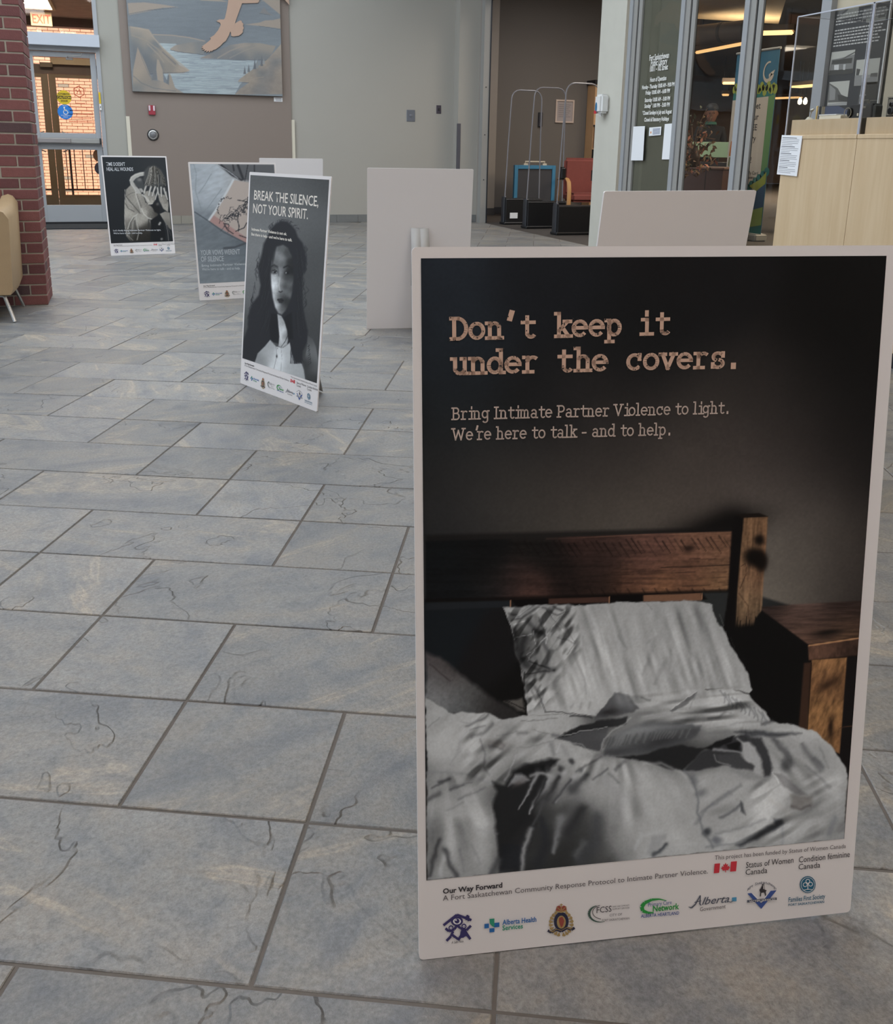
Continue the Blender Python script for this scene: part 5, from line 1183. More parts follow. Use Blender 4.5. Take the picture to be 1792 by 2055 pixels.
    F([(1440, 1512), (1486, 1512), (1518, 1538), (1516, 1546), (1480, 1540), (1446, 1530)], (58, 58, 60), 2.5); ST([(1436, 1512), (1440, 1526), (1470, 1534)], 3, (140, 140, 140), .5, .7)
    F([(1500, 1474), (1532, 1480), (1546, 1512), (1554, 1540), (1548, 1556), (1538, 1556), (1534, 1528), (1516, 1496)], (50, 50, 52), 3)
    F([(1478, 1466), (1526, 1464), (1560, 1468), (1612, 1470), (1570, 1478), (1510, 1476)], (66, 67, 70), 3.5); ST([(1535, 1450), (1553, 1446)], 6, (70, 70, 72), .7, .8)
    ST([(1556, 1482), (1580, 1508), (1592, 1530)], 9, (76, 76, 78), .85, .9, 14); A.blob(1582, 1534, 12, 16, 10, (70, 70, 72), .9, 1.5); ST([(1568, 1492), (1590, 1520)], 7, (110, 110, 112), .5)
    ST([(1614, 1490), (1628, 1512), (1650, 1545)], 8, (96, 96, 98), .7, .9, 13); ST([(1638, 1520), (1656, 1538)], 9, (84, 84, 87), .6, .9); ST([(1622, 1536), (1670, 1580)], 7, (110, 110, 112), .6, .9); ST([(1650, 1500), (1668, 1540)], 5, (120, 120, 121), .5, .9)
    ST([(1530, 1460), (1600, 1462), (1640, 1476)], 6, (160, 160, 160), .35, 1)
    F([(1556, 1552), (1572, 1552), (1624, 1594), (1610, 1596), (1575, 1578)], (112, 111, 112), 3); ST([(1553, 1550), (1566, 1570)], 3, (166, 166, 166), .8)
    F([(1590, 1594), (1636, 1598), (1636, 1612), (1608, 1622), (1592, 1618)], (120, 117, 115), 4); ST([(1592, 1618), (1612, 1622), (1632, 1616)], 6, (92, 88, 87), .8, .9)
    ST([(1470, 1540), (1500, 1556), (1545, 1560)], 9, (116, 116, 118), .5, 1); ST([(1545, 1600), (1590, 1632)], 8, (150, 148, 146), .4, 1)
    ST([(1410, 1628), (1440, 1604), (1490, 1574)], 6, (106, 107, 110), .6, .9); ST([(1400, 1650), (1424, 1618), (1470, 1590)], 7, (100, 101, 104), .5, .9); A.blob(1412, 1588, 12, 8, -20, (96, 97, 100), .8)
    ST([(1450, 1638), (1480, 1620), (1490, 1610)], 6, (92, 93, 96), .8, .9); F([(1488, 1604), (1494, 1612), (1498, 1634), (1488, 1624)], (72, 73, 76), 2.5)
    ST([(1440, 1672), (1490, 1660), (1540, 1644)], 6, (112, 113, 116), .5, .9); F([(1556, 1641), (1572, 1642), (1578, 1650), (1560, 1664), (1520, 1684), (1490, 1698), (1480, 1694), (1530, 1668), (1558, 1652)], (74, 76, 80), 3.5)
    ST([(1420, 1700), (1480, 1690), (1520, 1672)], 5, (104, 106, 110), .5, 1); A.blob(1422, 1668, 9, 8, -50, (48, 50, 54), .9, 1.4); A.blob(1440, 1686, 12, 9, 0, (82, 84, 90), .8, 1.4)
    ST([(1574, 1660), (1576, 1692)], 5, (112, 114, 118), .5, 1); ST([(1680, 1640), (1668, 1672)], 10, (104, 106, 110), .6, 1)
    # edge of the near centre bulge
    ST([(1376, 1546), (1392, 1560), (1402, 1580), (1404, 1605), (1402, 1628), (1410, 1650), (1418, 1672), (1432, 1700)], 5, (92, 94, 98), .6, .9)
    ST([(1296, 1532), (1330, 1530), (1366, 1545), (1384, 1562), (1394, 1584)], 6, (166, 166, 166), .45, 1); A.blob(1396, 1562, 9, 14, -20, (80, 81, 84), .7)
    # dark hollow and radiating folds of the near centre bulge
    F([(990, 1562), (1008, 1570), (1015, 1572), (1030, 1545), (1060, 1528), (1108, 1518), (1124, 1520), (1118, 1530), (1100, 1542), (1098, 1580), (1072, 1625), (1078, 1650), (1052, 1735), (1006, 1742), (1000, 1690), (996, 1640), (990, 1610), (1000, 1585)], (30, 30, 31), 4)
    F([(1040, 1545), (1070, 1532), (1100, 1530), (1090, 1545), (1062, 1556)], (22, 22, 23), 2.5)
    F([(1035, 1550), (1050, 1548), (1064, 1560), (1050, 1566), (1030, 1568), (1022, 1574)], (118, 118, 120), 3); A.blob(1044, 1566, 14, 6, -30, (86, 80, 80), .7)
    for cx, cy in ((1082, 1542), (1102, 1538), (1128, 1540), (1148, 1524)): A.blob(cx, cy, 6, 8, -30, (46, 46, 48), .85, 1.5)
    ST([(1078, 1550), (1060, 1590), (1044, 1620)], 8, (128, 128, 130), .85, .8, 2); ST([(1110, 1556), (1085, 1590), (1064, 1628)], 15, (134, 134, 136), .9, .8, 3); ST([(1066, 1552), (1078, 1546), (1108, 1552)], 6, (142, 142, 143), .7, .8)
    ST([(1136, 1548), (1116, 1575), (1104, 1592)], 10, (150, 150, 151), .85, .8, 4); ST([(1156, 1556), (1132, 1582), (1118, 1604)], 9, (146, 146, 148), .8, .8, 4)
    ST([(1126, 1556), (1098, 1600)], 9, (36, 36, 37), .85, .8, 12); ST([(1098, 1560), (1076, 1610)], 6, (34, 34, 35), .8, .8); ST([(1148, 1562), (1112, 1606)], 7, (56, 56, 58), .8, .9); ST([(1182, 1550), (1150, 1582)], 8, (60, 60, 62), .8, .9, 16)
    ST([(1208, 1516), (1182, 1530), (1160, 1545)], 5, (84, 84, 86), .7, .9); ST([(1256, 1526), (1236, 1542)], 6, (88, 88, 90), .7, .9); ST([(1222, 1540), (1192, 1560)], 5, (84, 84, 86), .7, .9); ST([(1225, 1550), (1242, 1566)], 6, (100, 100, 102), .6, .9); A.blob(1168, 1542, 5, 6, 0, (70, 70, 72), .7); A.blob(1154, 1580, 9, 12, -40, (66, 66, 68), .8)
    ST([(1068, 1660), (1052, 1700), (1048, 1740)], 9, (120, 120, 121), .8, .9, 9); ST([(1072, 1650), (1094, 1604)], 5, (76, 76, 78), .5, 1)
    ST([(1128, 1640), (1118, 1680), (1112, 1706)], 17, (112, 113, 115), .8, 1, 6); ST([(1176, 1690), (1160, 1710)], 14, (96, 98, 100), .6, 1)
    ST([(1160, 1600), (1130, 1660)], 24, (110, 110, 112), .35, 1); ST([(1170, 1620), (1140, 1665)], 16, (40, 40, 42), .8, 1, 22); ST([(1200, 1640), (1196, 1690), (1170, 1722)], 22, (60, 61, 64), .75, 1, 26); A.blob(1100, 1600, 24, 12, -40, (60, 60, 62), .7)
    ST([(1088, 1640), (1098, 1690), (1080, 1730)], 14, (36, 37, 40), .8, 1, 24); F([(1010, 1690), (1050, 1690), (1044, 1742), (1004, 1746)], (27, 28, 31), 4, .8)
    F([(1312, 1673), (1338, 1672), (1340, 1678), (1322, 1702), (1306, 1715), (1298, 1712)], (112, 114, 118), 3, .35); ST([(1340, 1692), (1326, 1708), (1312, 1714)], 6, (60, 62, 66), .85, .9, 8); ST([(1278, 1700), (1290, 1672), (1330, 1664)], 7, (164, 165, 166), .5, 1)
    ST([(1214, 1560), (1250, 1600), (1240, 1640)], 20, (138, 138, 140), .4, 1)
    # left sheet details
    for p, w, g, a in (([(940, 1454), (965, 1442), (984, 1432)], 5, 98, .8), ([(950, 1475), (972, 1468), (990, 1448)], 6, 100, .7), ([(944, 1462), (975, 1452)], 3, 112, .7), ([(928, 1444), (950, 1450), (975, 1428)], 3, 120, .5), ([(862, 1455), (885, 1436)], 3, 118, .6), ([(1042, 1470), (1060, 1466)], 8, 100, .7), ([(1000, 1474), (1042, 1466)], 3, 120, .5), ([(1040, 1498), (1080, 1492), (1120, 1482)], 3, 122, .5), ([(1114, 1472), (1124, 1474)], 9, 92, .8), ([(984, 1492), (1000, 1496), (1012, 1498)], 4, 92, .7), ([(985, 1495), (1005, 1484), (1015, 1494)], 5, 104, .7),
                         ([(966, 1480), (976, 1510), (975, 1535), (984, 1550)], 4, 104, .7), ([(920, 1500), (930, 1475), (945, 1462)], 5, 132, .5), ([(905, 1530), (925, 1500)], 4, 130, .5), ([(858, 1546), (900, 1544), (960, 1556), (990, 1568)], 6, 118, .6), ([(885, 1566), (905, 1560)], 7, 64, .9), ([(870, 1576), (890, 1568)], 4, 80, .8), ([(906, 1580), (930, 1572)], 5, 78, .8), ([(905, 1575), (950, 1566)], 3, 104, .6), ([(862, 1598), (884, 1588)], 9, 78, .8), ([(920, 1600), (955, 1585), (975, 1575)], 5, 104, .6), ([(900, 1620), (930, 1606)], 5, 118, .5), ([(862, 1640), (866, 1680)], 16, 100, .5),
                         ([(885, 1680), (872, 1720), (864, 1750)], 8, 62, .85), ([(896, 1700), (905, 1730), (920, 1752)], 10, 60, .85), ([(925, 1700), (935, 1740)], 7, 110, .5), ([(950, 1690), (965, 1730)], 5, 118, .5), ([(1002, 1722), (990, 1750)], 12, 60, .8), ([(960, 1662), (1000, 1668)], 6, 126, .4), ([(1108, 1490), (1114, 1510)], 9, 112, .7), ([(1132, 1495), (1140, 1510)], 8, 126, .5), ([(1120, 1505), (1126, 1490)], 4, 164, .6), ([(1046, 1442), (1080, 1440), (1120, 1438)], 2, 96, .6), ([(1075, 1460), (1118, 1472)], 2, 110, .5), ([(1148, 1434), (1190, 1438)], 3, 40, .8)):
        ST(p, w, (g, g, g + 2), a, .85)
    A.blob(1000, 1490, 22, 8, 10, (84, 78, 76), .5); ST([(1188, 1508), (1170, 1490), (1116, 1482)], 3, (160, 160, 160), .4)
    ST([(892, 1714), (886, 1750)], 9, (160, 160, 161), .7, .9); ST([(1040, 1512), (1016, 1560)], 4, (140, 140, 142), .5)
    # pillow-side folds of the sheet on the right
    F([(1345, 1425), (1370, 1408), (1402, 1384), (1398, 1395), (1378, 1414), (1350, 1428)], (92, 92, 93), 1.6); ST([(1344, 1425), (1402, 1384)], 1.6, (170, 170, 170), .7)
    for k in range(11):
        x = 1448 + k * 8.5; y = 1386 + k * 4.2; ST([(x, y), (x + 10, y + 12 + (k % 3) * 5), (x + 8, y + 24)], 3, (96, 97, 100), .65, .8); ST([(x + 5, y), (x + 15, y + 14)], 2.4, (168, 168, 169), .4, .8)
    for p, w, g in (([(1350, 1430), (1420, 1426), (1470, 1430)], 3, 118), ([(1425, 1440), (1445, 1438), (1456, 1430)], 6, 92), ([(1290, 1398), (1306, 1402)], 4, 96), ([(1385, 1420), (1400, 1390)], 3, 124), ([(1470, 1452), (1540, 1444)], 4, 122), ([(1290, 1436), (1340, 1434)], 3, 128)): ST(p, w, (g, g, g + 1), .7, .8)
    A.blob(1340, 1440, 70, 8, -3, (140, 140, 141), .4)
    A.X, A.Y = X0_, Y0_
    # fine drapery: slopes of stretched noise, streaming from where each bulge is gathered
    def drape(poly, fx, fy, focal, sa, sr, amp, seed, feather=14):
        idx, a = A.mask(poly, feather); x = A.X[idx]; y = A.Y[idx]
        def hgt(x, y):
            if focal: th = np.arctan2(y - fy, x - fx); r_ = np.hypot(x - fx, y - fy); u, v = th * sa, r_
            else: c, n_ = math.cos(fx), math.sin(fx); u, v = (x * -n_ + y * c), (x * c + y * n_)
            return vnoise(u + 900, v + 900, 17 if focal else sa * 1.7, sr * 1.3, seed, 2, .4)
        e = 2.5; g = (hgt(x + e, y + e * .6) - hgt(x - e, y - e * .6)) * 10
        k = np.clip(g * amp * .62, -.45, .13); k = k * np.clip(vnoise(x, y, 70, 70, seed + 3, 2) * 3 + .75, .15, 1.2)
        A.C[idx] *= (1 + a * k)[:, None]
    drape([(858, 1400), (930, 1430), (1040, 1440), (1100, 1480), (1010, 1560), (990, 1570), (858, 1550)], -.7, 0, False, 14, 60, .50, 301)
    drape([(858, 1550), (990, 1575), (1000, 1690), (1000, 1750), (858, 1762)], 890, 1500, True, 60, 130, .55, 305)
    drape([(1000, 1570), (1110, 1520), (1280, 1520), (1380, 1560), (1400, 1620), (1420, 1700), (1010, 1745)], 1230, 1440, True, 75, 150, .42, 311)
    drape([(1400, 1560), (1560, 1550), (1700, 1560), (1698, 1680), (1420, 1705)], -.5, 0, False, 17, 90, .6, 317)
    drape([(1500, 1465), (1620, 1460), (1700, 1545), (1700, 1640), (1560, 1600), (1520, 1500)], 1500, 1440, True, 80, 120, .6, 321)
    drape([(1260, 1395), (1480, 1385), (1540, 1440), (1560, 1470), (1300, 1450)], -.1, 0, False, 10, 70, .42, 325)
    drape([(1030, 1225), (1425, 1215), (1500, 1375), (1400, 1400), (1070, 1425)], 1.25, 0, False, 11, 80, .15, 331)
    drape([(1020, 1220), (1150, 1215), (1165, 1300), (1110, 1400), (1060, 1425), (1045, 1330)], 2.2, 0, False, 8, 26, .55, 335, 10)
    # print grain and fade
    A.C *= (1 + .05 * vnoise(A.X, A.Y, 3, 3, 99, 1))[..., None]
    A.C *= np.clip(1 - np.exp(-(A.X - 850) / 22) * .12, .5, 1)[..., None]

def paint_portrait(A):
    """woman's portrait, coordinates of the 4.11x enlargement with its corner at (470, 340)"""
    F, ST, B = A.fill, A.stroke, A.blob
    A.field([(40, 30), (800, 60), (700, 1800), (40, 1600)], [(150, 100, 78), (400, 100, 76), (700, 120, 60), (150, 400, 96), (250, 560, 108), (120, 700, 106), (640, 500, 80), (700, 700, 66), (130, 1000, 92), (660, 1000, 68), (650, 1300, 58), (100, 1350, 66), (560, 300, 84), (300, 350, 92)], 1, sig=130, noise=lambda x, y: .08 * vnoise(x, y, 9, 9, 3, 2))
    hair = [(385, 428), (430, 432), (470, 462), (500, 500), (520, 560), (560, 610), (578, 680), (592, 740), (582, 830), (560, 880), (556, 1000), (560, 1120), (580, 1240), (600, 1330), (596, 1420), (560, 1500), (552, 1590), (515, 1600), (480, 1560), (455, 1450), (300, 1420), (230, 1500), (165, 1590), (66, 1562), (70, 1420), (110, 1310), (112, 1220), (140, 1120), (200, 1040), (215, 960), (200, 880), (195, 800), (225, 700), (240, 620), (270, 560), (300, 490), (340, 450)]
    F(hair, (34, 34, 37), 9)
    rg = random.Random(12)
    for k in range(46):
        t = rg.uniform(0, 1); a = -2.7 + 2.3 * t; x = 400 + 112 * math.cos(a) * 1.1; y = 552 + 116 * math.sin(a)
        ST([(x, y), (x + 24 * math.cos(a + .5), y + 24 * math.sin(a + .5)), (x + 32 * math.cos(a + 1), y + 30 * math.sin(a + 1))], 4, (38, 38, 41), .6, .8, 1)
    for k in range(24):
        y = rg.uniform(620, 1100); x = 575 + rg.uniform(-18, 14); ST([(x, y), (x + rg.uniform(0, 22), y + 30), (x - 8, y + 60)], 5, (36, 36, 39), .6, .8)
        y = rg.uniform(620, 1250); x = 215 - (y - 620) * .15; ST([(x, y), (x - rg.uniform(0, 22), y + 30), (x + 4, y + 60)], 5, (36, 36, 39), .6, .8)
    for k in range(40):
        x = rg.uniform(230, 300); y = rg.uniform(600, 1250); ST([(x, y), (x - 12, y + 80), (x - 40, y + 150)], 3, (rg.choice((56, 26)),) * 3, .4, .9)
        x = rg.uniform(490, 560); ST([(x, y), (x + 6, y + 90), (x + 14, y + 150)], 3, (rg.choice((52, 24)),) * 3, .4, .9)
    face = [(345, 640), (400, 625), (440, 650), (470, 720), (482, 800), (484, 900), (474, 1010), (452, 1100), (420, 1165), (388, 1200), (360, 1188), (334, 1140), (314, 1060), (302, 960), (298, 860), (306, 760), (322, 690)]
    A.field(face, [(380, 660, 84), (350, 700, 112), (385, 730, 118), (430, 700, 62), (330, 760, 96), (400, 780, 92), (322, 830, 70), (360, 850, 120), (325, 960, 200), (322, 900, 170), (345, 1000, 170), (325, 1060, 196), (340, 1120, 188), (354, 1170, 150), (380, 880, 140), (388, 940, 132), (410, 880, 38), (412, 960, 44), (440, 900, 66), (446, 960, 104), (440, 1020, 90), (380, 1000, 110), (376, 1040, 70), (370, 1078, 50), (410, 1080, 44), (400, 1140, 76), (385, 1165, 84), (460, 900, 60), (470, 980, 46), (430, 1120, 40), (352, 1060, 120), (450, 780, 34), (470, 860, 26)], 7, sig=22, noise=lambda x, y: .16 * vnoise(x, y, 14, 14, 5, 3))
    ST([(300, 806), (326, 792), (352, 808)], 12, (40, 40, 42), .9, .6); ST([(405, 812), (436, 796), (462, 812)], 12, (26, 26, 28), .9, .6); ST([(345, 800), (360, 830), (362, 880)], 10, (60, 60, 62), .5, 1)
    B(330, 850, 24, 13, 0, (28, 28, 30), .95, 1.5); B(318, 850, 6, 5, 0, (170, 170, 170), .9); B(344, 852, 5, 4, 0, (160, 160, 160), .8); B(331, 849, 8, 8, 0, (14, 14, 16), 1); B(328, 846, 2.6, 2.6, 0, (220, 220, 220), 1); ST([(306, 838), (330, 830), (354, 846)], 4, (20, 20, 20), .9)
    B(432, 856, 22, 14, 0, (22, 22, 24), .95, 1.5); B(424, 856, 6, 6, 0, (190, 190, 188), .9); B(434, 857, 7, 7, 0, (14, 14, 15), 1); ST([(318, 880), (345, 876)], 4, (190, 190, 188), .5)
    ST([(372, 900), (366, 960), (372, 1000)], 7, (178, 176, 174), .6, .8); ST([(366, 1010), (378, 1016), (392, 1008)], 9, (30, 30, 31), .9, .7); F([(350, 1072), (372, 1062), (392, 1066), (408, 1082), (390, 1106), (366, 1104)], (36, 35, 36), 4, .9); ST([(350, 1080), (408, 1084)], 3, (14, 14, 14), .9); ST([(360, 1066), (380, 1062)], 5, (120, 118, 116), .6, .8)
    F([(300, 700), (320, 660), (345, 640), (330, 720), (312, 800)], (36, 36, 38), 7, .8); F([(300, 1190), (345, 1195), (365, 1300), (362, 1440), (300, 1420), (285, 1300)], (26, 26, 28), 6)
    A.field([(352, 1195), (385, 1212), (410, 1260), (432, 1330), (440, 1400), (430, 1445), (395, 1470), (360, 1460), (368, 1380), (360, 1290)], [(372, 1240, 150), (385, 1300, 186), (400, 1340, 176), (380, 1400, 190), (415, 1420, 150), (432, 1380, 90), (365, 1440, 150), (400, 1280, 130)], 4, sig=24, noise=lambda x, y: .25 * vnoise(x, y, 12, 24, 8, 3))
    F([(405, 1220), (470, 1180), (480, 1400), (440, 1400), (430, 1320)], (24, 24, 26), 7); ST([(436, 1370), (415, 1420), (385, 1462)], 5, (38, 38, 40), .9)
    A.field([(292, 1408), (340, 1462), (395, 1472), (452, 1430), (470, 1520), (500, 1590), (548, 1598), (566, 1650), (578, 1735), (380, 1672), (165, 1600), (190, 1520), (250, 1460)], [(200, 1560, 120), (260, 1500, 146), (300, 1560, 156), (340, 1600, 188), (370, 1560, 200), (360, 1640, 190), (430, 1540, 158), (470, 1620, 150), (530, 1680, 146), (430, 1660, 156), (220, 1590, 128)], 4, sig=34, noise=lambda x, y: .07 * vnoise(x, y, 20, 20, 9, 3))
    ST([(340, 1465), (346, 1540), (322, 1650)], 4, (96, 96, 98), .7); ST([(382, 1475), (388, 1560), (378, 1668)], 3, (110, 110, 112), .7); B(346, 1543, 6, 12, 0, (20, 20, 22), 1); B(352, 1478, 4, 4, 0, (60, 60, 60), .8); ST([(300, 1412), (345, 1462), (400, 1470), (450, 1434)], 4, (86, 86, 88), .6)
    for k in range(26): x = rg.uniform(455, 560); ST([(x, 1430), (x + rg.uniform(-20, 20), 1520), (x + rg.uniform(-10, 30), 1600)], 6, (34, 34, 37), .6, .7)
    A.field([(600, 1372), (640, 1400), (665, 1460), (690, 1600), (680, 1770), (592, 1732), (566, 1600), (590, 1480)], [(612, 1420, 70), (620, 1480, 96), (640, 1560, 98), (655, 1650, 80), (600, 1600, 42), (610, 1700, 50), (670, 1740, 44)], 5, sig=36)
    for k in range(9): ST([(596 + k * 3, 1440 + k * 18), (612 + k * 2, 1450 + k * 18), (602, 1466 + k * 18)], 4, (32, 32, 34), .7)

def paint_hoodie(A):
    """figure in a hooded coat with face in hands, 8.56x enlargement, corner (180, 290)"""
    F, ST, B = A.fill, A.stroke, A.blob
    A.field([(180, 180), (1320, 190), (1460, 1700), (340, 1720)], [(300, 300, (42, 47, 54)), (400, 900, (38, 42, 48)), (450, 1500, (34, 37, 43)), (1200, 300, (48, 52, 58)), (1350, 1500, (36, 40, 46)), (900, 1500, (40, 44, 50))], 1, sig=300)
    body = [(690, 690), (760, 640), (800, 700), (930, 900), (1000, 1180), (1060, 1300), (1040, 1640), (700, 1660), (620, 1560), (592, 1300), (596, 1000), (620, 760)]
    A.field(body, [(650, 800, 128), (720, 760, 142), (640, 900, 120), (620, 1000, 150), (700, 1000, 128), (640, 1150, 158), (760, 950, 150), (700, 1200, 150), (820, 1100, 120), (640, 1350, 120), (720, 1400, 96), (900, 1000, 130), (850, 1300, 150), (950, 1250, 150), (1000, 1400, 60), (800, 1550, 44), (650, 1500, 100), (920, 1500, 48), (1000, 1600, 40)], 8, sig=60, noise=lambda x, y: .18 * vnoise(x, y, 16, 16, 3, 3))
    F([(676, 600), (700, 540), (770, 490), (860, 460), (935, 455), (930, 520), (860, 530), (790, 570), (745, 620), (770, 700), (850, 760), (880, 830), (800, 830), (740, 720), (700, 680)], (158, 160, 164), 6); F([(745, 615), (800, 560), (870, 560), (920, 640), (930, 740), (860, 750), (790, 700)], (66, 70, 76), 12); B(850, 590, 40, 30, 0, (128, 130, 134), .7)
    for p, w, g in (([(690, 600), (720, 540), (800, 500), (920, 465)], 12, 186), ([(700, 660), (760, 740), (800, 820)], 16, 176), ([(640, 860), (720, 820), (790, 800)], 6, 60), ([(780, 800), (800, 900), (850, 1050), (880, 1150)], 14, 184), ([(800, 830), (870, 1020), (890, 1080)], 7, 70), ([(620, 880), (700, 980), (820, 1120), (860, 1170)], 12, 60), ([(620, 900), (660, 990), (740, 1050)], 8, 170), ([(610, 1000), (660, 1090), (760, 1140)], 12, 64), ([(600, 760), (600, 950), (596, 1200), (600, 1400), (640, 1560)], 8, 170),
                    ([(820, 1180), (740, 1240), (680, 1340), (650, 1440)], 14, 180), ([(800, 1200), (800, 1300), (840, 1500), (810, 1630)], 12, 168), ([(760, 1240), (700, 1330), (680, 1440)], 12, 70), ([(735, 1330), (730, 1440)], 12, 150), ([(770, 1300), (780, 1450)], 16, 58), ([(690, 1440), (700, 1600)], 18, 50), ([(640, 1540), (740, 1640)], 8, 140), ([(980, 1250), (1040, 1330), (1050, 1440)], 10, 150), ([(1010, 1280), (1010, 1420)], 22, 46)): ST(p, w, (g, g + 2, g + 5), .8, .8)
    # sleeve cuffs
    A.field([(870, 1110), (900, 1040), (960, 980), (1020, 1030), (1090, 1080), (1140, 1130), (1170, 1200), (1120, 1290), (1040, 1290), (940, 1220)], [(900, 1100, 150), (940, 1160, 158), (980, 1060, 120), (1040, 1150, 100), (1100, 1220, 84), (1040, 1250, 110), (1150, 1200, 60)], 6, sig=44, noise=lambda x, y: .3 * vnoise(x, y, 8, 8, 6, 2)); ST([(885, 1090), (920, 1180), (1000, 1250), (1060, 1270)], 16, (186, 188, 192), .8)
    F([(1040, 1290), (1200, 1180), (1250, 1300), (1300, 1500), (1300, 1660), (1040, 1650)], (30, 33, 38), 12); A.field([(1200, 1180), (1290, 1140), (1370, 1160), (1400, 1460), (1330, 1400), (1260, 1280)], [(1230, 1200, 140), (1300, 1180, 120), (1350, 1250, 130), (1320, 1340, 100), (1390, 1430, 110)], 6, sig=50); ST([(1290, 1300), (1340, 1500), (1350, 1640)], 10, (120, 122, 126), .7); ST([(1310, 1350), (1400, 1560)], 12, (96, 98, 104), .7); ST([(1330, 1380), (1420, 1600)], 14, (44, 47, 54), .8)
    # hands
    for hx, pts in ((0, [((960, 700), (930, 820), 26), ((1050, 700), (1010, 860), 26), ((1120, 710), (1070, 870), 24), ((1160, 800), (1120, 930), 18)]), (1, [((1160, 730), (1180, 850), 20), ((1220, 720), (1230, 880), 22), ((1270, 740), (1310, 880), 22), ((1300, 800), (1330, 930), 16)])):
        A.field([(910, 800), (960, 960), (1010, 1020), (1070, 1010), (1130, 930), (1110, 820), (1000, 780)] if hx == 0 else [(1165, 830), (1190, 950), (1260, 1090), (1340, 1150), (1350, 1000), (1310, 860), (1230, 840)], [(960, 860, 150), (1010, 960, 168), (1070, 900, 130), (1220, 920, 140), (1290, 1050, 150), (1320, 960, 110)], 8, sig=50, noise=lambda x, y: .25 * vnoise(x, y, 14, 30, 8, 3))
        for a, b, w in pts:
            ST([a, b], w * 1.5, (70, 73, 78), .9, .6, w * 1.3); ST([a, ((a[0] + b[0]) / 2 - 4, (a[1] + b[1]) / 2), b], w * 1.05, (192, 194, 198), .95, .8, w * .8)
    ST([(900, 850), (960, 900), (1010, 960)], 24, (176, 178, 182), .9); ST([(1000, 1010), (1040, 1014), (1080, 1000)], 8, (196, 198, 200), .8); ST([(1030, 870), (1030, 960)], 6, (90, 92, 96), .7)
    F([(1060, 1050), (1150, 960), (1200, 1080), (1190, 1180), (1110, 1150)], (34, 36, 40), 10); B(1160, 1010, 24, 24, 0, (110, 112, 114), .7)
    F([(840, 740), (890, 740), (930, 800), (880, 810)], (150, 152, 156), 5)
    # falling hair
    rg = random.Random(5)
    F([(930, 440), (1000, 360), (1110, 340), (1220, 420), (1290, 560), (1310, 680), (1150, 700), (960, 690), (915, 600)], (70, 73, 78), 16, .9)
    for k in range(110):
        x = rg.uniform(930, 1300); t = (x - 930) / 370; x0 = 1020 + (x - 930) * .45; ST([(x0, 350 + abs(x - 1080) * .25), ((x0 + x) / 2 + 14, 520), (x, rg.uniform(640, 720))], rg.uniform(3, 7), (rg.choice((170, 150, 120, 40, 50)) * (1 - .25 * t),) * 3, .65, .8)
    for x, y in ((1205, 1335), (1190, 1360), (1232, 1615)): B(x, y, 16, 16, 0, (200, 202, 206), .9)
    B(1232, 1615, 9, 9, 0, (70, 74, 80), .9)

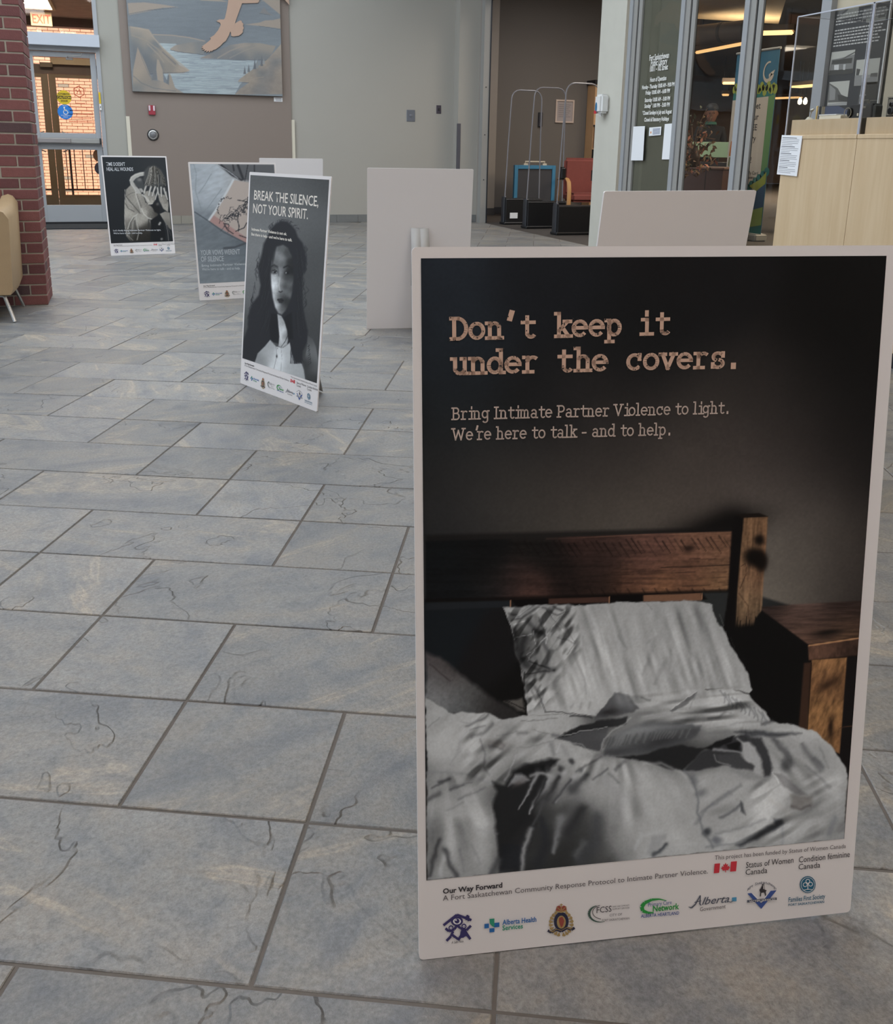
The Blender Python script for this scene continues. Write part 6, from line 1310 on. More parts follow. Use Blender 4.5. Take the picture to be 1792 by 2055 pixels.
def paint_tattoo(A):
    """forearm with a lettered tattoo, 5.973x enlargement, corner (360, 300)"""
    F, ST, B = A.fill, A.stroke, A.blob
    A.field([(100, 150), (1180, 160), (1200, 1610), (230, 1620)], [(200, 300, (150, 158, 170)), (400, 300, (172, 180, 192)), (300, 600, (160, 168, 180)), (500, 450, (168, 176, 188)), (300, 900, (104, 112, 122)), (450, 1050, (112, 120, 130)), (700, 1250, (96, 104, 114)), (300, 1400, (116, 124, 134)), (600, 1500, (118, 126, 136)), (1000, 1400, (110, 118, 128)), (1100, 700, (126, 128, 134)), (750, 400, (150, 150, 154)), (1000, 400, (130, 132, 138))], 1, sig=140, noise=lambda x, y: .16 * vnoise(x + y, y, 60, 40, 3, 3))
    F([(440, 165), (1145, 172), (1150, 320), (1000, 330), (900, 400), (760, 360), (640, 330)], (92, 94, 100), 14)
    for p, w in (([(500, 180), (620, 300), (740, 370)], 26), ([(700, 180), (740, 300), (760, 360)], 30), ([(820, 180), (780, 380)], 12), ([(640, 180), (650, 250)], 20), ([(900, 180), (900, 340), (850, 420)], 16)): ST(p, w, (52, 54, 60), .9)
    ST([(440, 170), (560, 240), (700, 350)], 8, (190, 196, 206), .8)
    F([(640, 370), (960, 420), (1180, 700), (1190, 1150), (800, 1150), (340, 870)], (170, 160, 158), 8); F([(340, 870), (400, 800), (800, 1090), (800, 1160)], (160, 132, 132), 8)
    ST([(640, 370), (560, 520), (430, 740), (345, 865)], 26, (192, 198, 208), .9)
    for p in ([(200, 300), (190, 500), (260, 740)], [(380, 290), (300, 430), (230, 530)], [(500, 480), (400, 620), (330, 720)], [(170, 170), (200, 280)]): ST(p, 12, (128, 136, 148), .6)
    ST([(180, 760), (340, 870), (520, 1010), (790, 1150)], 14, (72, 78, 88), .8); ST([(520, 1200), (650, 1190), (760, 1150)], 24, (66, 70, 78), .7); ST([(560, 900), (480, 1000)], 10, (70, 76, 84), .5)
    rg = random.Random(2)
    for k in range(12):         # curved band of letters
        a = math.radians(200 - k * 12.5) ; cx, cy = 560 + 110 * math.cos(a), 730 - 140 * math.sin(a)
        for q in range(3): ST([(cx + rg.uniform(-14, 14), cy + rg.uniform(-18, 18)), (cx + rg.uniform(-14, 14), cy + rg.uniform(-18, 18))], 6, (52, 54, 60), .9, .4)
    for k in range(60):         # drawn hand and arm of the tattoo
        t = k / 60; x = 500 + t * 330 + rg.uniform(-40, 40); y = 900 - t * 260 + rg.uniform(-50, 50); a = rg.uniform(-1.5, .6); l = rg.uniform(30, 70); ST([(x, y), (x + l * math.cos(a), y + l * math.sin(a)), (x + l * 1.3 * math.cos(a + .5), y + l * 1.3 * math.sin(a + .5))], 7, (46, 50, 58), .9, .5)
    for p in ([(520, 900), (560, 980), (630, 1030)], [(680, 850), (700, 940), (690, 1000)], [(660, 1000), (760, 960), (790, 900)], [(700, 1050), (780, 1080)], [(690, 620), (800, 640)]): ST(p, 12, (44, 48, 56), .9)

def paint_landscape(A):
    """relief picture, 4.978x enlargement, corner (240, 0); y < 0 lies above the photograph"""
    F, ST, B = A.fill, A.stroke, A.blob
    sky = [(0, -1000), (1800, -1000), (1800, 1000), (0, 1000)]
    A.field(sky, [(300, 200, (104, 112, 122)), (700, 150, (100, 110, 120)), (800, 350, (96, 105, 115)), (1400, 330, (112, 122, 134)), (1300, 120, (98, 106, 116)), (500, -300, (126, 134, 144)), (1300, -400, (132, 140, 150)), (600, 40, (112, 120, 130)), (900, -800, (140, 148, 158))], 1, sig=200, noise=lambda x, y: .10 * vnoise(x, y, 120, 16, 3, 3) + .04 * vnoise(x, y, 6, 6, 9, 2))
    tan = (158, 134, 112); tan2 = (140, 122, 104); sh = (92, 96, 98)
    # upper hills
    for pts in ([(80, 30), (250, 24), (430, 45), (585, 72), (440, 78), (300, 110), (95, 150)], [(800, 5), (900, -30), (1090, 20), (1000, 14)], [(1220, 30), (1380, 28), (1560, -60), (1700, -90), (1700, 70), (1620, 160), (1500, 60), (1440, 10)], [(1255, 245), (1400, 225), (1450, 205), (1530, 200), (1620, 180), (1620, 290), (1500, 272), (1380, 258)]):
        F(pts, tan, 4)
    ST([(95, 140), (280, 105), (440, 82)], 10, sh, .6); ST([(280, 104), (430, 92), (560, 72)], 5, (70, 76, 84), .7); ST([(1390, 260), (1620, 295)], 5, (66, 74, 84), .8); ST([(1395, 132), (1500, 150)], 5, (66, 74, 84), .7); F([(1400, 130), (1440, 70), (1480, 120), (1540, 160), (1480, 145)], (124, 112, 104), 4, .7)
    for dy in (-330,):
        F([(90, dy), (400, dy - 60), (760, dy + 30), (1100, dy - 20), (1600, dy + 40), (1600, dy + 90), (90, dy + 60)], tan2, 8)
    # distant ridge and right hills
    F([(330, 345), (520, 350), (700, 372), (860, 412), (800, 420), (720, 450), (600, 440), (400, 430)], (118, 118, 118), 4); ST([(335, 345), (520, 352), (700, 376), (850, 410)], 12, tan, .9, .5)
    # water
    A.field([(395, 432), (560, 436), (640, 500), (820, 550), (1180, 600), (1380, 600), (1300, 740), (1200, 850), (1150, 945), (540, 930), (420, 700)], [(480, 460, (150, 166, 184)), (640, 620, (146, 162, 182)), (900, 640, (138, 154, 174)), (1100, 700, (146, 162, 182)), (700, 800, (136, 152, 170)), (900, 900, (142, 158, 176)), (1100, 900, (138, 152, 170))], 2, sig=120, noise=lambda x, y: .34 * vnoise(x, y, 130, 9, 12, 3))
    rg = random.Random(4)
    for k in range(34): x = rg.uniform(560, 1150); y = rg.uniform(600, 930); ST([(x, y), (x + rg.uniform(40, 140), y + rg.uniform(-3, 4))], 5, rg.choice(((92, 106, 124), (166, 180, 196))), .6, .9)
    A.field([(500, 490), (560, 450), (700, 425), (860, 412), (840, 545), (700, 535), (560, 515)], [(540, 485, tan), (640, 460, (120, 116, 110)), (700, 500, (146, 128, 108)), (800, 450, (110, 110, 108)), (820, 530, (112, 112, 112))], 3, sig=50); ST([(510, 500), (600, 520), (830, 546)], 6, (66, 72, 80), .8)
    A.field([(800, 580), (900, 540), (1000, 500), (1100, 450), (1250, 428), (1400, 430), (1500, 450), (1560, 460), (1520, 540), (1480, 600), (1200, 600), (1000, 590)], [(860, 575, (138, 120, 104)), (960, 550, (104, 106, 108)), (1050, 500, (118, 112, 108)), (1200, 450, (156, 134, 114)), (1150, 520, (110, 110, 110)), (1300, 500, (132, 122, 110)), (1420, 470, (150, 132, 112)), (1400, 560, (104, 106, 108)), (1200, 580, (96, 100, 104))], 3, sig=44)
    ST([(980, 580), (1100, 510), (1200, 470), (1300, 450)], 14, tan, .6); ST([(1100, 580), (1260, 500), (1400, 460)], 10, (152, 134, 114), .5); ST([(810, 586), (1000, 594), (1190, 602), (1480, 600)], 5, (64, 70, 78), .8)
    # left slope
    A.field([(80, 260), (200, 275), (290, 300), (340, 370), (400, 450), (520, 560), (600, 650), (700, 705), (640, 730), (300, 740), (140, 720)], [(180, 290, (168, 142, 116)), (300, 330, (160, 136, 112)), (160, 360, (112, 112, 108)), (240, 420, (146, 128, 106)), (180, 480, (96, 100, 104)), (330, 470, (104, 106, 106)), (400, 560, (140, 122, 100)), (360, 640, (96, 98, 100)), (500, 640, (130, 116, 98)), (640, 700, (162, 136, 110)), (260, 640, (92, 96, 98)), (480, 560, (150, 128, 104)), (120, 300, (150, 130, 110))], 3, sig=44)
    for p, w, c_ in (([(110, 270), (290, 300), (345, 380), (430, 480), (560, 600), (690, 705)], 16, (172, 146, 118)), ([(115, 350), (260, 400), (380, 490), (480, 600), (600, 700)], 14, (150, 130, 106)), ([(280, 440), (400, 560), (440, 620)], 14, (152, 132, 108)), ([(430, 520), (560, 640)], 10, (88, 92, 96)), ([(300, 740), (480, 728), (690, 722)], 6, (60, 66, 74))): ST(p, w, c_, .7)
    F([(80, 260), (100, 250), (160, 700), (130, 720)], (106, 112, 116), 10, .7)
    # left trees and bank
    A.field([(180, 470), (225, 560), (260, 640), (300, 740), (340, 800), (420, 810), (480, 840), (560, 880), (640, 930), (130, 915), (135, 700)], [(200, 600, (156, 130, 106)), (180, 760, (160, 134, 106)), (260, 800, (140, 120, 98)), (330, 860, (120, 112, 102)), (450, 880, (156, 132, 108)), (560, 905, (140, 122, 104)), (200, 880, (110, 108, 102)), (300, 900, (150, 128, 106))], 4, sig=46)
    F([(375, 590), (392, 600), (430, 700), (440, 820), (380, 800), (365, 700)], (158, 134, 110), 4); F([(495, 725), (515, 760), (545, 850), (560, 890), (480, 860), (480, 790)], (150, 128, 104), 4); F([(350, 640), (366, 700), (372, 800), (320, 800), (335, 720)], (98, 100, 102), 5); F([(484, 740), (496, 760), (492, 850), (468, 830)], (92, 96, 100), 4)
    ST([(190, 480), (230, 600), (290, 740), (330, 800)], 8, (100, 102, 102), .6); ST([(140, 760), (220, 830), (340, 880), (560, 910)], 10, (94, 96, 96), .6)
    # right bank and trees
    A.field([(1180, 815), (1200, 790), (1290, 720), (1400, 650), (1480, 590), (1560, 500), (1620, 430), (1640, 940), (1150, 945), (1200, 890), (1290, 825)], [(1220, 800, (150, 128, 104)), (1320, 720, (148, 128, 104)), (1440, 650, (156, 130, 104)), (1560, 520, (150, 128, 108)), (1600, 480, (158, 136, 112)), (1400, 740, (98, 100, 100)), (1350, 790, (150, 126, 100)), (1480, 720, (120, 112, 104)), (1560, 640, (112, 108, 104)), (1600, 700, (150, 126, 102)), (1480, 820, (126, 112, 98)), (1250, 900, (132, 116, 98)), (1400, 880, (116, 108, 100)), (1580, 860, (140, 120, 100)), (1200, 935, (140, 120, 100))], 3, sig=40, noise=lambda x, y: .14 * vnoise(x, y, 40, 26, 14, 3))
    for x, y, h, g in ((1250, 740, 80, 88), (1290, 720, 78, 92), (1350, 690, 110, 84), (1375, 680, 100, 120), (1420, 660, 110, 88), (1440, 640, 60, 130)): F([(x, y - h), (x + 14, y), (x - 14, y)], (g, g + 2, g + 4), 3)
    ST([(1185, 825), (1290, 827)], 5, (66, 70, 76), .8); ST([(1300, 800), (1360, 780), (1440, 770)], 8, (160, 134, 108), .6)
    A.C = 122 + (A.C - 122) * np.array([.74, .74, .60]); lu_ = A.C.mean(-1, keepdims=True); A.C = lu_ + (A.C - lu_) * .62; A.C *= (1 + .04 * vnoise(A.X, A.Y, 4, 4, 77, 2))[..., None]
EAGLE = [(1085, -40), (1083, 20), (1072, 90), (1052, 180), (1040, 196), (1000, 195), (985, 200), (968, 212), (980, 220), (1002, 228), (1010, 250), (985, 300), (945, 350), (900, 380), (912, 385), (905, 400), (880, 420), (855, 440), (820, 465), (834, 468), (815, 482), (840, 482), (822, 500), (852, 494), (842, 514), (868, 503), (864, 524), (890, 508), (894, 526), (912, 506), (920, 516), (934, 500), (960, 494), (980, 478), (1010, 455), (1030, 430), (1060, 410), (1075, 380), (1092, 350), (1104, 315), (1112, 330), (1114, 360), (1140, 366), (1160, 362), (1190, 358), (1215, 340), (1232, 320), (1228, 305), (1240, 280), (1230, 262), (1236, 240), (1222, 226), (1216, 208), (1200, 206), (1176, 220), (1150, 236), (1165, 190), (1190, 120), (1212, 60), (1222, 34), (1270, 34), (1380, 30), (1420, -40)]
# ------------------------------------------------------------ vertex-colour print material and print grids
def print_mat(name, rough=.42):
    m = bpy.data.materials.new(name); m.use_nodes = True; nt = m.node_tree; b = nt.nodes['Principled BSDF']
    a = nt.nodes.new('ShaderNodeAttribute'); a.attribute_name = 'ink'; nt.links.new(a.outputs['Color'], b.inputs['Base Color'])
    b.inputs['Roughness'].default_value = rough; b.inputs['Specular IOR Level'].default_value = .12
    n = nt.nodes.new('ShaderNodeTexNoise'); n.inputs['Scale'].default_value = 900; bp = nt.nodes.new('ShaderNodeBump'); bp.inputs['Strength'].default_value = .05; bp.inputs['Distance'].default_value = .0005
    nt.links.new(n.outputs['Fac'], bp.inputs['Height']); nt.links.new(bp.outputs[0], b.inputs['Normal'])
    return m
m_print = print_mat('printed_ink')
def print_grid(name, x0, x1, z0, z1, nx, nz, corners, paint, white, y, m=m_print, parent=None, gain=.80):
    """grid in the local xz plane; corners: measured positions of TL, TR, BR, BL of the print; paint(Art) colours it; white: measured paper tone"""
    U, V = np.meshgrid(np.linspace(0, 1, nx), np.linspace(0, 1, nz))
    Hm = homog(((0, 0), (1, 0), (1, 1), (0, 1)), corners)
    X, Y = happly(Hm, U, V)
    A = Art(X, Y); paint(A)
    C = np.clip(A.C, 0, 255) / 255; L = np.where(C <= .04045, C / 12.92, ((C + .055) / 1.055) ** 2.4)
    wl = np.array([lin(w) for w in white]); L = np.clip(L / wl * gain, 0, 1)
    co = np.zeros((nz, nx, 3)); co[..., 0] = x0 + U * (x1 - x0); co[..., 1] = y; co[..., 2] = z1 - V * (z1 - z0)
    me = bpy.data.meshes.new(name); n = nx * nz; me.vertices.add(n); me.vertices.foreach_set('co', co.reshape(-1))
    i = np.arange(n).reshape(nz, nx); q = np.stack([i[1:, :-1], i[1:, 1:], i[:-1, 1:], i[:-1, :-1]], -1).reshape(-1, 4); nf = len(q)
    me.loops.add(nf * 4); me.loops.foreach_set('vertex_index', q.reshape(-1).astype(np.int32)); me.polygons.add(nf); me.polygons.foreach_set('loop_start', (np.arange(nf) * 4).astype(np.int32))
    me.update(calc_edges=True)
    at = me.color_attributes.new('ink', 'FLOAT_COLOR', 'POINT'); at.data.foreach_set('color', np.concatenate([L.reshape(-1, 3), np.ones((n, 1))], 1).astype(np.float32).reshape(-1))
    return link(name, me, m, parent)

# ------------------------------------------------------------ slab lettering drawn with pen strokes
def arc(cx, cy, rx, ry, a0, a1, n=12): return [(cx + rx * math.cos(math.radians(a0 + (a1 - a0) * k / n)), cy + ry * math.sin(math.radians(a0 + (a1 - a0) * k / n))) for k in range(n + 1)]
GL = {
 'o': [arc(.45, .47, .37, .45, 0, 360, 18)],
 'n': [[(.20, .92), (.20, 0)], [(.03, .92), (.20, .92)], arc(.46, .62, .27, .30, 170, 0), [(.73, .64), (.73, 0)], [(.03, 0), (.37, 0)], [(.57, 0), (.90, 0)]],
 'u': [[(.20, .92), (.20, .30)], arc(.46, .30, .26, .30, 180, 340), [(.73, .92), (.73, 0)], [(.03, .92), (.20, .92)], [(.56, .92), (.73, .92)], [(.73, 0), (.90, 0)]],
 'd': [arc(.42, .46, .34, .45, 0, 360, 18), [(.76, 1.42), (.76, 0)], [(.58, 1.42), (.76, 1.42)], [(.76, 0), (.93, 0)]],
 'e': [arc(.45, .47, .37, .45, 0, 318, 16), [(.08, .50), (.82, .50)]],
 'r': [[(.27, .92), (.27, 0)], [(.08, .92), (.27, .92)], [(.08, 0), (.56, 0)], arc(.58, .56, .31, .36, 170, 50, 8)],
 't': [[(.36, 1.25), (.36, .24)], arc(.58, .24, .22, .24, 180, 330, 8), [(.10, .92), (.74, .92)]],
 'h': [[(.20, 1.42), (.20, 0)], [(.02, 1.42), (.20, 1.42)], arc(.46, .62, .27, .30, 170, 0), [(.73, .64), (.73, 0)], [(.03, 0), (.37, 0)], [(.57, 0), (.90, 0)]],
 'k': [[(.22, 1.42), (.22, 0)], [(.04, 1.42), (.22, 1.42)], [(.05, 0), (.38, 0)], [(.24, .36), (.70, .90)], [(.54, .92), (.88, .92)], [(.42, .56), (.76, .02)], [(.58, 0), (.93, 0)]],
 'p': [[(.20, .92), (.20, -.42)], [(.02, .92), (.20, .92)], [(.03, -.42), (.42, -.42)], arc(.50, .46, .33, .45, 0, 360, 18)],
 'i': [[(.46, .92), (.46, 0)], [(.20, .92), (.46, .92)], [(.14, 0), (.78, 0)], [(.44, 1.22), (.44, 1.40)]],
 'c': [arc(.47, .47, .37, .45, 48, 318, 14), [(.76, .92), (.76, .64)]],
 'v': [[(.13, .92), (.45, .02)], [(.45, .02), (.78, .92)], [(0, .92), (.28, .92)], [(.62, .92), (.92, .92)]],
 's': [arc(.44, .68, .27, .24, 40, 250, 10), arc(.46, .24, .29, .25, 80, -140, 10), [(.74, .92), (.74, .72)], [(.15, .02), (.15, .22)]],
 'D': [[(.16, 1.26), (.16, 0)], arc(.34, .63, .50, .63, 90, -90, 14), [(.0, 1.26), (.36, 1.26)], [(.0, 0), (.36, 0)]],
 "'": [[(.46, 1.55), (.36, 1.18)]], '.': [[(.40, .0), (.40, .12)]], '-': [[(.05, .48), (.50, .48)]],
 'g': [arc(.42, .52, .32, .40, 0, 360, 16), [(.75, .92), (.75, -.14)], arc(.45, -.14, .30, .28, 0, -150, 10), [(.75, .92), (.92, .92)]],
 'l': [[(.24, 1.42), (.24, 0)], [(.04, 1.42), (.24, 1.42)], [(.04, 0), (.44, 0)]],
 'a': [arc(.42, .64, .28, .28, 155, 0, 10), [(.70, .66), (.70, 0)], [(.70, 0), (.88, 0)], arc(.40, .25, .29, .25, 0, 360, 14)],
 'm': [[(.20, .92), (.20, 0)], [(.03, .92), (.20, .92)], arc(.41, .64, .21, .28, 170, 0, 10), [(.62, .64), (.62, 0)], arc(.83, .64, .21, .28, 170, 0, 10), [(1.04, .64), (1.04, 0)], [(.03, 0), (.36, 0)], [(.48, 0), (.76, 0)], [(.90, 0), (1.21, 0)]],
 'B': [[(.18, 1.32), (.18, 0)], [(.0, 1.32), (.5, 1.32)], [(.0, 0), (.54, 0)], [(.18, .70), (.5, .70)], arc(.50, 1.01, .30, .31, 90, -90, 8), arc(.54, .35, .34, .35, 90, -90, 8)],
 'I': [[(.22, 1.32), (.22, 0)], [(.0, 1.32), (.44, 1.32)], [(.0, 0), (.44, 0)]],
 'P': [[(.18, 1.32), (.18, 0)], [(.0, 1.32), (.52, 1.32)], [(.0, 0), (.42, 0)], [(.18, .62), (.52, .62)], arc(.52, .97, .34, .35, 90, -90, 8)],
 'V': [[(.14, 1.32), (.56, .03)], [(.56, .03), (.98, 1.32)], [(-.04, 1.32), (.34, 1.32)], [(.80, 1.32), (1.16, 1.32)]],
 'W': [[(.14, 1.32), (.44, .03)], [(.44, .03), (.78, 1.1)], [(.78, 1.1), (1.12, .03)], [(1.12, .03), (1.44, 1.32)], [(-.04, 1.32), (.34, 1.32)], [(1.26, 1.32), (1.62, 1.32)]],
}
GW = dict(o=.90, n=.96, u=.96, d=.98, e=.88, r=.80, t=.74, h=.96, k=.94, p=.92, i=.52, c=.86, v=.90, s=.80, g=.96, l=.50, a=.92, m=1.28, B=.98, I=.52, P=.94, V=1.16, W=1.62)
GW.update({"'": .30, '.': .34, '-': .62, ' ': .46})
def pen(mb, pts, w, M, y):
    for (ax, az), (bx, bz) in zip(pts[:-1], pts[1:]):
        dx, dz = bx - ax, bz - az; L_ = math.hypot(dx, dz) + 1e-9; ex = w * .5 if len(pts) == 2 else w * .12
        dx, dz = dx / L_, dz / L_; ax -= dx * ex; az -= dz * ex; bx += dx * ex; bz += dz * ex; nx, nz = -dz * w / 2, dx * w / 2
        q = [M(ax - nx, az - nz), M(bx - nx, bz - nz), M(bx + nx, bz + nz), M(ax + nx, az + nz)]
        mb.add([(p[0], y, p[1]) for p in q], [(0, 1, 2, 3)])
def slab_line(body, p0, p1, xh, w, mono=None, y=-.0012):
    """p0 -> p1: local (x, z) of the baseline ends; xh: x-height in metres; w: pen width in x-heights; mono: cell width"""
    mb = MB(); d = Vector((p1[0] - p0[0], p1[1] - p0[1])); L_ = d.length; d /= L_; n = Vector((-d.y, d.x))
    tot = len(body) * mono if mono else sum(GW.get(c, .9) + .10 for c in body) - .1
    kx = L_ / tot; cur = 0; pts_all = []
    for c in body:
        adv = mono if mono else GW.get(c, .9) + .10
        off = cur + ((mono - .92) / 2 if mono else 0)
        for s in GL.get(c, []):
            f = lambda gx, gz: (p0[0] + d.x * (off + gx) * kx + n.x * gz * xh, p0[1] + d.y * (off + gx) * kx + n.y * gz * xh)
            # pen() works in glyph units, w in those units
            pen(mb, s, w * (1.35 if c in ".'" else 1), f, y)
            pts_all += [f(*q) for q in s]
        cur += adv
    return mb, pts_all

# ------------------------------------------------------------ the shared footer of the four posters, laid out in the frame measured on the nearest one
AX0, AX1, AZ0, AZ1 = .0105, .6000, .1170, .9230
MAIN_ART = ((849.8, 521.8), (1785.7, 514), (1699.3, 1682.8), (858, 1760.6))
H_in = homog(MAIN_ART, ((AX0, AZ1), (AX1, AZ1), (AX1, AZ0), (AX0, AZ0)))
def P(x, y):
    a, b = happly(H_in, x, y); return float(a), float(b)
inks = {k: mat('ink_' + k, c, .5, noise=(3, .01)) for k, c in dict(black=(52, 48, 52), grey=(98, 92, 94), red=(205, 52, 66), purple=(58, 52, 104), blue=(36, 104, 172), green=(46, 148, 118), gold=(168, 142, 92), navy=(38, 40, 66), dkgreen=(66, 90, 80), leafg=(44, 150, 66), teal=(30, 98, 128), script=(84, 88, 102), sky=(74, 150, 190), maroon=(150, 70, 60), bluetext=(60, 84, 150), white=(238, 236, 236)).items()}
YF = -.0011
def ln(body, a, b, ink, cap, bold=0, k=0):
    """built-in font line from photo point a to b (baseline); cap: cap height in photo pixels there"""
    p0, p1 = P(*a), P(*b); q = P(a[0], a[1] - cap); h = math.hypot(q[0] - p0[0], q[1] - p0[1]); L_ = math.hypot(p1[0] - p0[0], p1[1] - p0[1])
    sz = h / .70; cu = bpy.data.curves.new('lettering', 'FONT'); cu.body = body; cu.size = sz; cu.offset = bold; cu.resolution_u = 2; cu.shear = k
    t = bpy.data.objects.new('lettering', cu); me = bpy.data.meshes.new_from_object(t); bpy.data.objects.remove(t)
    xs = [v.co.x for v in me.vertices]; kx = L_ / (max(xs) - min(xs)); an = math.atan2(p1[1] - p0[1], p1[0] - p0[0]); x_ = min(xs)
    me.transform(Matrix.Translation((p0[0], YF, p0[1])) @ Matrix.Rotation(-an, 4, 'Y') @ Matrix(((1, 0, 0, 0), (0, 0, -1, 0), (0, 1, 0, 0), (0, 0, 0, 1))) @ Matrix.Diagonal((kx, 1, 1, 1)) @ Matrix.Translation((-x_, 0, 0)))
    me.materials.append(inks[ink]); return ('lettering', me)
def shapes(name, ink, polys, lift=0):
    mb = MB()
    for p in polys: q = [P(*v) for v in p]; mb.add([(a, YF - lift * .0002, b) for a, b in q], [tuple(range(len(q)))])
    me = mb.mesh(name); me.materials.append(inks[ink]); return (name, me)
def rib(pts, w):
    """ribbon polygons along a polyline in photo pixels; w: width or list"""
    out = []; n = len(pts); ws = w if isinstance(w, (list, tuple)) else [w] * n
    for i in range(n - 1):
        (ax, ay), (bx, by) = pts[i], pts[i + 1]; dx, dy = bx - ax, by - ay; L_ = math.hypot(dx, dy) + 1e-9; nx, ny = -dy / L_, dx / L_
        out.append([(ax - nx * ws[i] / 2, ay - ny * ws[i] / 2), (bx - nx * ws[i + 1] / 2, by - ny * ws[i + 1] / 2), (bx + nx * ws[i + 1] / 2, by + ny * ws[i + 1] / 2), (ax + nx * ws[i] / 2, ay + ny * ws[i] / 2)])
    return out
def el(cx, cy, rx, ry, a0=0, a1=360, n=20, sk=0): return [(cx + rx * math.cos(math.radians(a0 + (a1 - a0) * k / n)), cy + ry * math.sin(math.radians(a0 + (a1 - a0) * k / n)) + sk * rx * math.cos(math.radians(a0 + (a1 - a0) * k / n))) for k in range(n + (0 if abs(a1 - a0) == 360 else 1))]
FOOT = [('funding_text', [ln('Our Way Forward', (891, 1787), (1010, 1775), 'black', 10, .0003), ln('A Fort Saskatchewan Community Response Protocol to Intimate Partner Violence.', (891, 1801), (1423, 1750), 'grey', 10.5),
                          ln('This project has been funded by Status of Women Canada', (1437, 1723), (1702, 1701), 'grey', 8.5), ln('Status of Women', (1500, 1740), (1596, 1730), 'black', 12), ln('Canada', (1499, 1754), (1543, 1750), 'black', 11.5), ln('Condition f\u00e9minine', (1607, 1730), (1710, 1719), 'black', 12), ln('Canada', (1606, 1744), (1650, 1740), 'black', 11.5)])]
lf_ = [(0, -11), (2, -6), (5, -8), (4, -2), (8, -4), (7, -1), (10, 0), (6, 4), (6, 6), (1, 5), (.6, 10), (-.6, 10), (-1, 5), (-6, 6), (-6, 4), (-10, 0), (-7, -1), (-8, -4), (-4, -2), (-5, -8), (-2, -6)]
FOOT.append(('maple_leaf_flag', [shapes('flag_bar', 'red', [[(1437, 1731), (1448, 1730), (1446, 1749), (1435, 1750)]]), shapes('flag_bar', 'red', [[(1470, 1727), (1482, 1726), (1480, 1746), (1468, 1747)]]), shapes('maple_leaf', 'red', [[(1459 + a * .95, 1739 + b * .95 - a * .08) for a, b in lf_]])]))
# house with two figures
h_ = rib([(892, 1850), (919, 1829), (948, 1840)], 5) + rib([(938, 1840), (938, 1832), (942, 1831), (942, 1842)], 4) + [el(919, 1842, 12, 9.5)]
h_ += [el(907, 1855, 5, 5), el(933, 1852, 5, 5)] + rib([(896, 1856), (903, 1862), (914, 1858), (919, 1850), (926, 1856), (938, 1860), (947, 1851)], 5) + rib([(911, 1862), (907, 1872), (898, 1881)], 5) + rib([(908, 1868), (916, 1874), (922, 1878)], 5) + [[(928, 1858), (937, 1860), (946, 1874), (936, 1872), (932, 1875), (924, 1876), (926, 1864)]] + rib([(938, 1868), (946, 1878)], 5) + rib([(928, 1870), (921, 1880)], 5)
FOOT.append(('safe_house_logo', [shapes('house_mark', 'purple', h_), shapes('eye_white', 'white', [el(919, 1842, 8, 6), el(907, 1855, 2.6, 2.6), el(933, 1852, 2.6, 2.6)], 1), shapes('pupil', 'purple', [el(919, 1841, 5, 5), el(907, 1855, 1.3, 1.3), el(933, 1852, 1.3, 1.3)], 2), shapes('eye_glint', 'white', [el(917, 1839, 1.6, 1.6)], 3), ln('A Safe Place', (908, 1887), (932, 1884), 'black', 5, 0, .3)]))
FOOT.append(('health_logo', [shapes('cross_blue', 'blue', [[(974, 1848), (983, 1847), (983, 1856), (974, 1857)], [(994, 1846), (1004, 1845), (1004, 1854), (994, 1855)], [(984, 1857), (994, 1856), (994, 1864), (984, 1865)]]), shapes('cross_green', 'green', [[(984, 1838), (994, 1837), (994, 1855), (989, 1852), (985, 1847)]]), ln('Alberta Health', (1010, 1850), (1078, 1844), 'blue', 10, .0002), ln('Services', (1010, 1861), (1051, 1857), 'green', 9.5, .0002)]))
cr = [el(1128, 1844, 15, 19, 0, 360, 18)]
lv = []
for k in range(9):
    for s in (-1, 1):
        a = math.radians(60 - k * 17); r0 = 17; cx_, cy_ = 1128 + s * (r0 * .9) * math.cos(a), 1846 + r0 * 1.05 * math.sin(a) * -1 + 2
        lv.append([(cx_, cy_), (cx_ + s * 9 * math.cos(a + .4), cy_ - 9 * math.sin(a + .4)), (cx_ + s * 10 * math.cos(a), cy_ - 9 * math.sin(a)), (cx_ + s * 8 * math.cos(a - .5), cy_ - 8 * math.sin(a - .5))])
FOOT.append(('crest_logo', [shapes('wreath', 'gold', lv), shapes('belt', 'navy', cr, 1), shapes('shield', 'gold', [el(1128, 1845, 9, 13)], 2), shapes('buffalo', 'maroon', [[(1124, 1836), (1130, 1834), (1134, 1842), (1131, 1852), (1128, 1856), (1125, 1850), (1123, 1842)]], 3),
                           shapes('crown', 'maroon', [[(1117, 1822), (1119, 1814), (1124, 1812), (1128, 1815), (1133, 1812), (1138, 1814), (1139, 1822), (1128, 1825)]], 1), shapes('crown_gold', 'gold', rib([(1117, 1823), (1128, 1825), (1139, 1822)], 3) + rib([(1128, 1808), (1128, 1822)], 2) + rib([(1125, 1811), (1131, 1810)], 1.6) + rib([(1119, 1815), (1127, 1822)], 1.5) + rib([(1138, 1814), (1129, 1822)], 1.5), 2),
                           shapes('scroll', 'navy', rib([(1101, 1862), (1108, 1866), (1118, 1860), (1128, 1864), (1140, 1857), (1148, 1861), (1155, 1857)], 5)), shapes('scroll_light', 'gold', rib([(1104, 1862), (1110, 1864), (1118, 1859), (1128, 1862), (1139, 1856), (1147, 1859)], 1.4), 1)]))
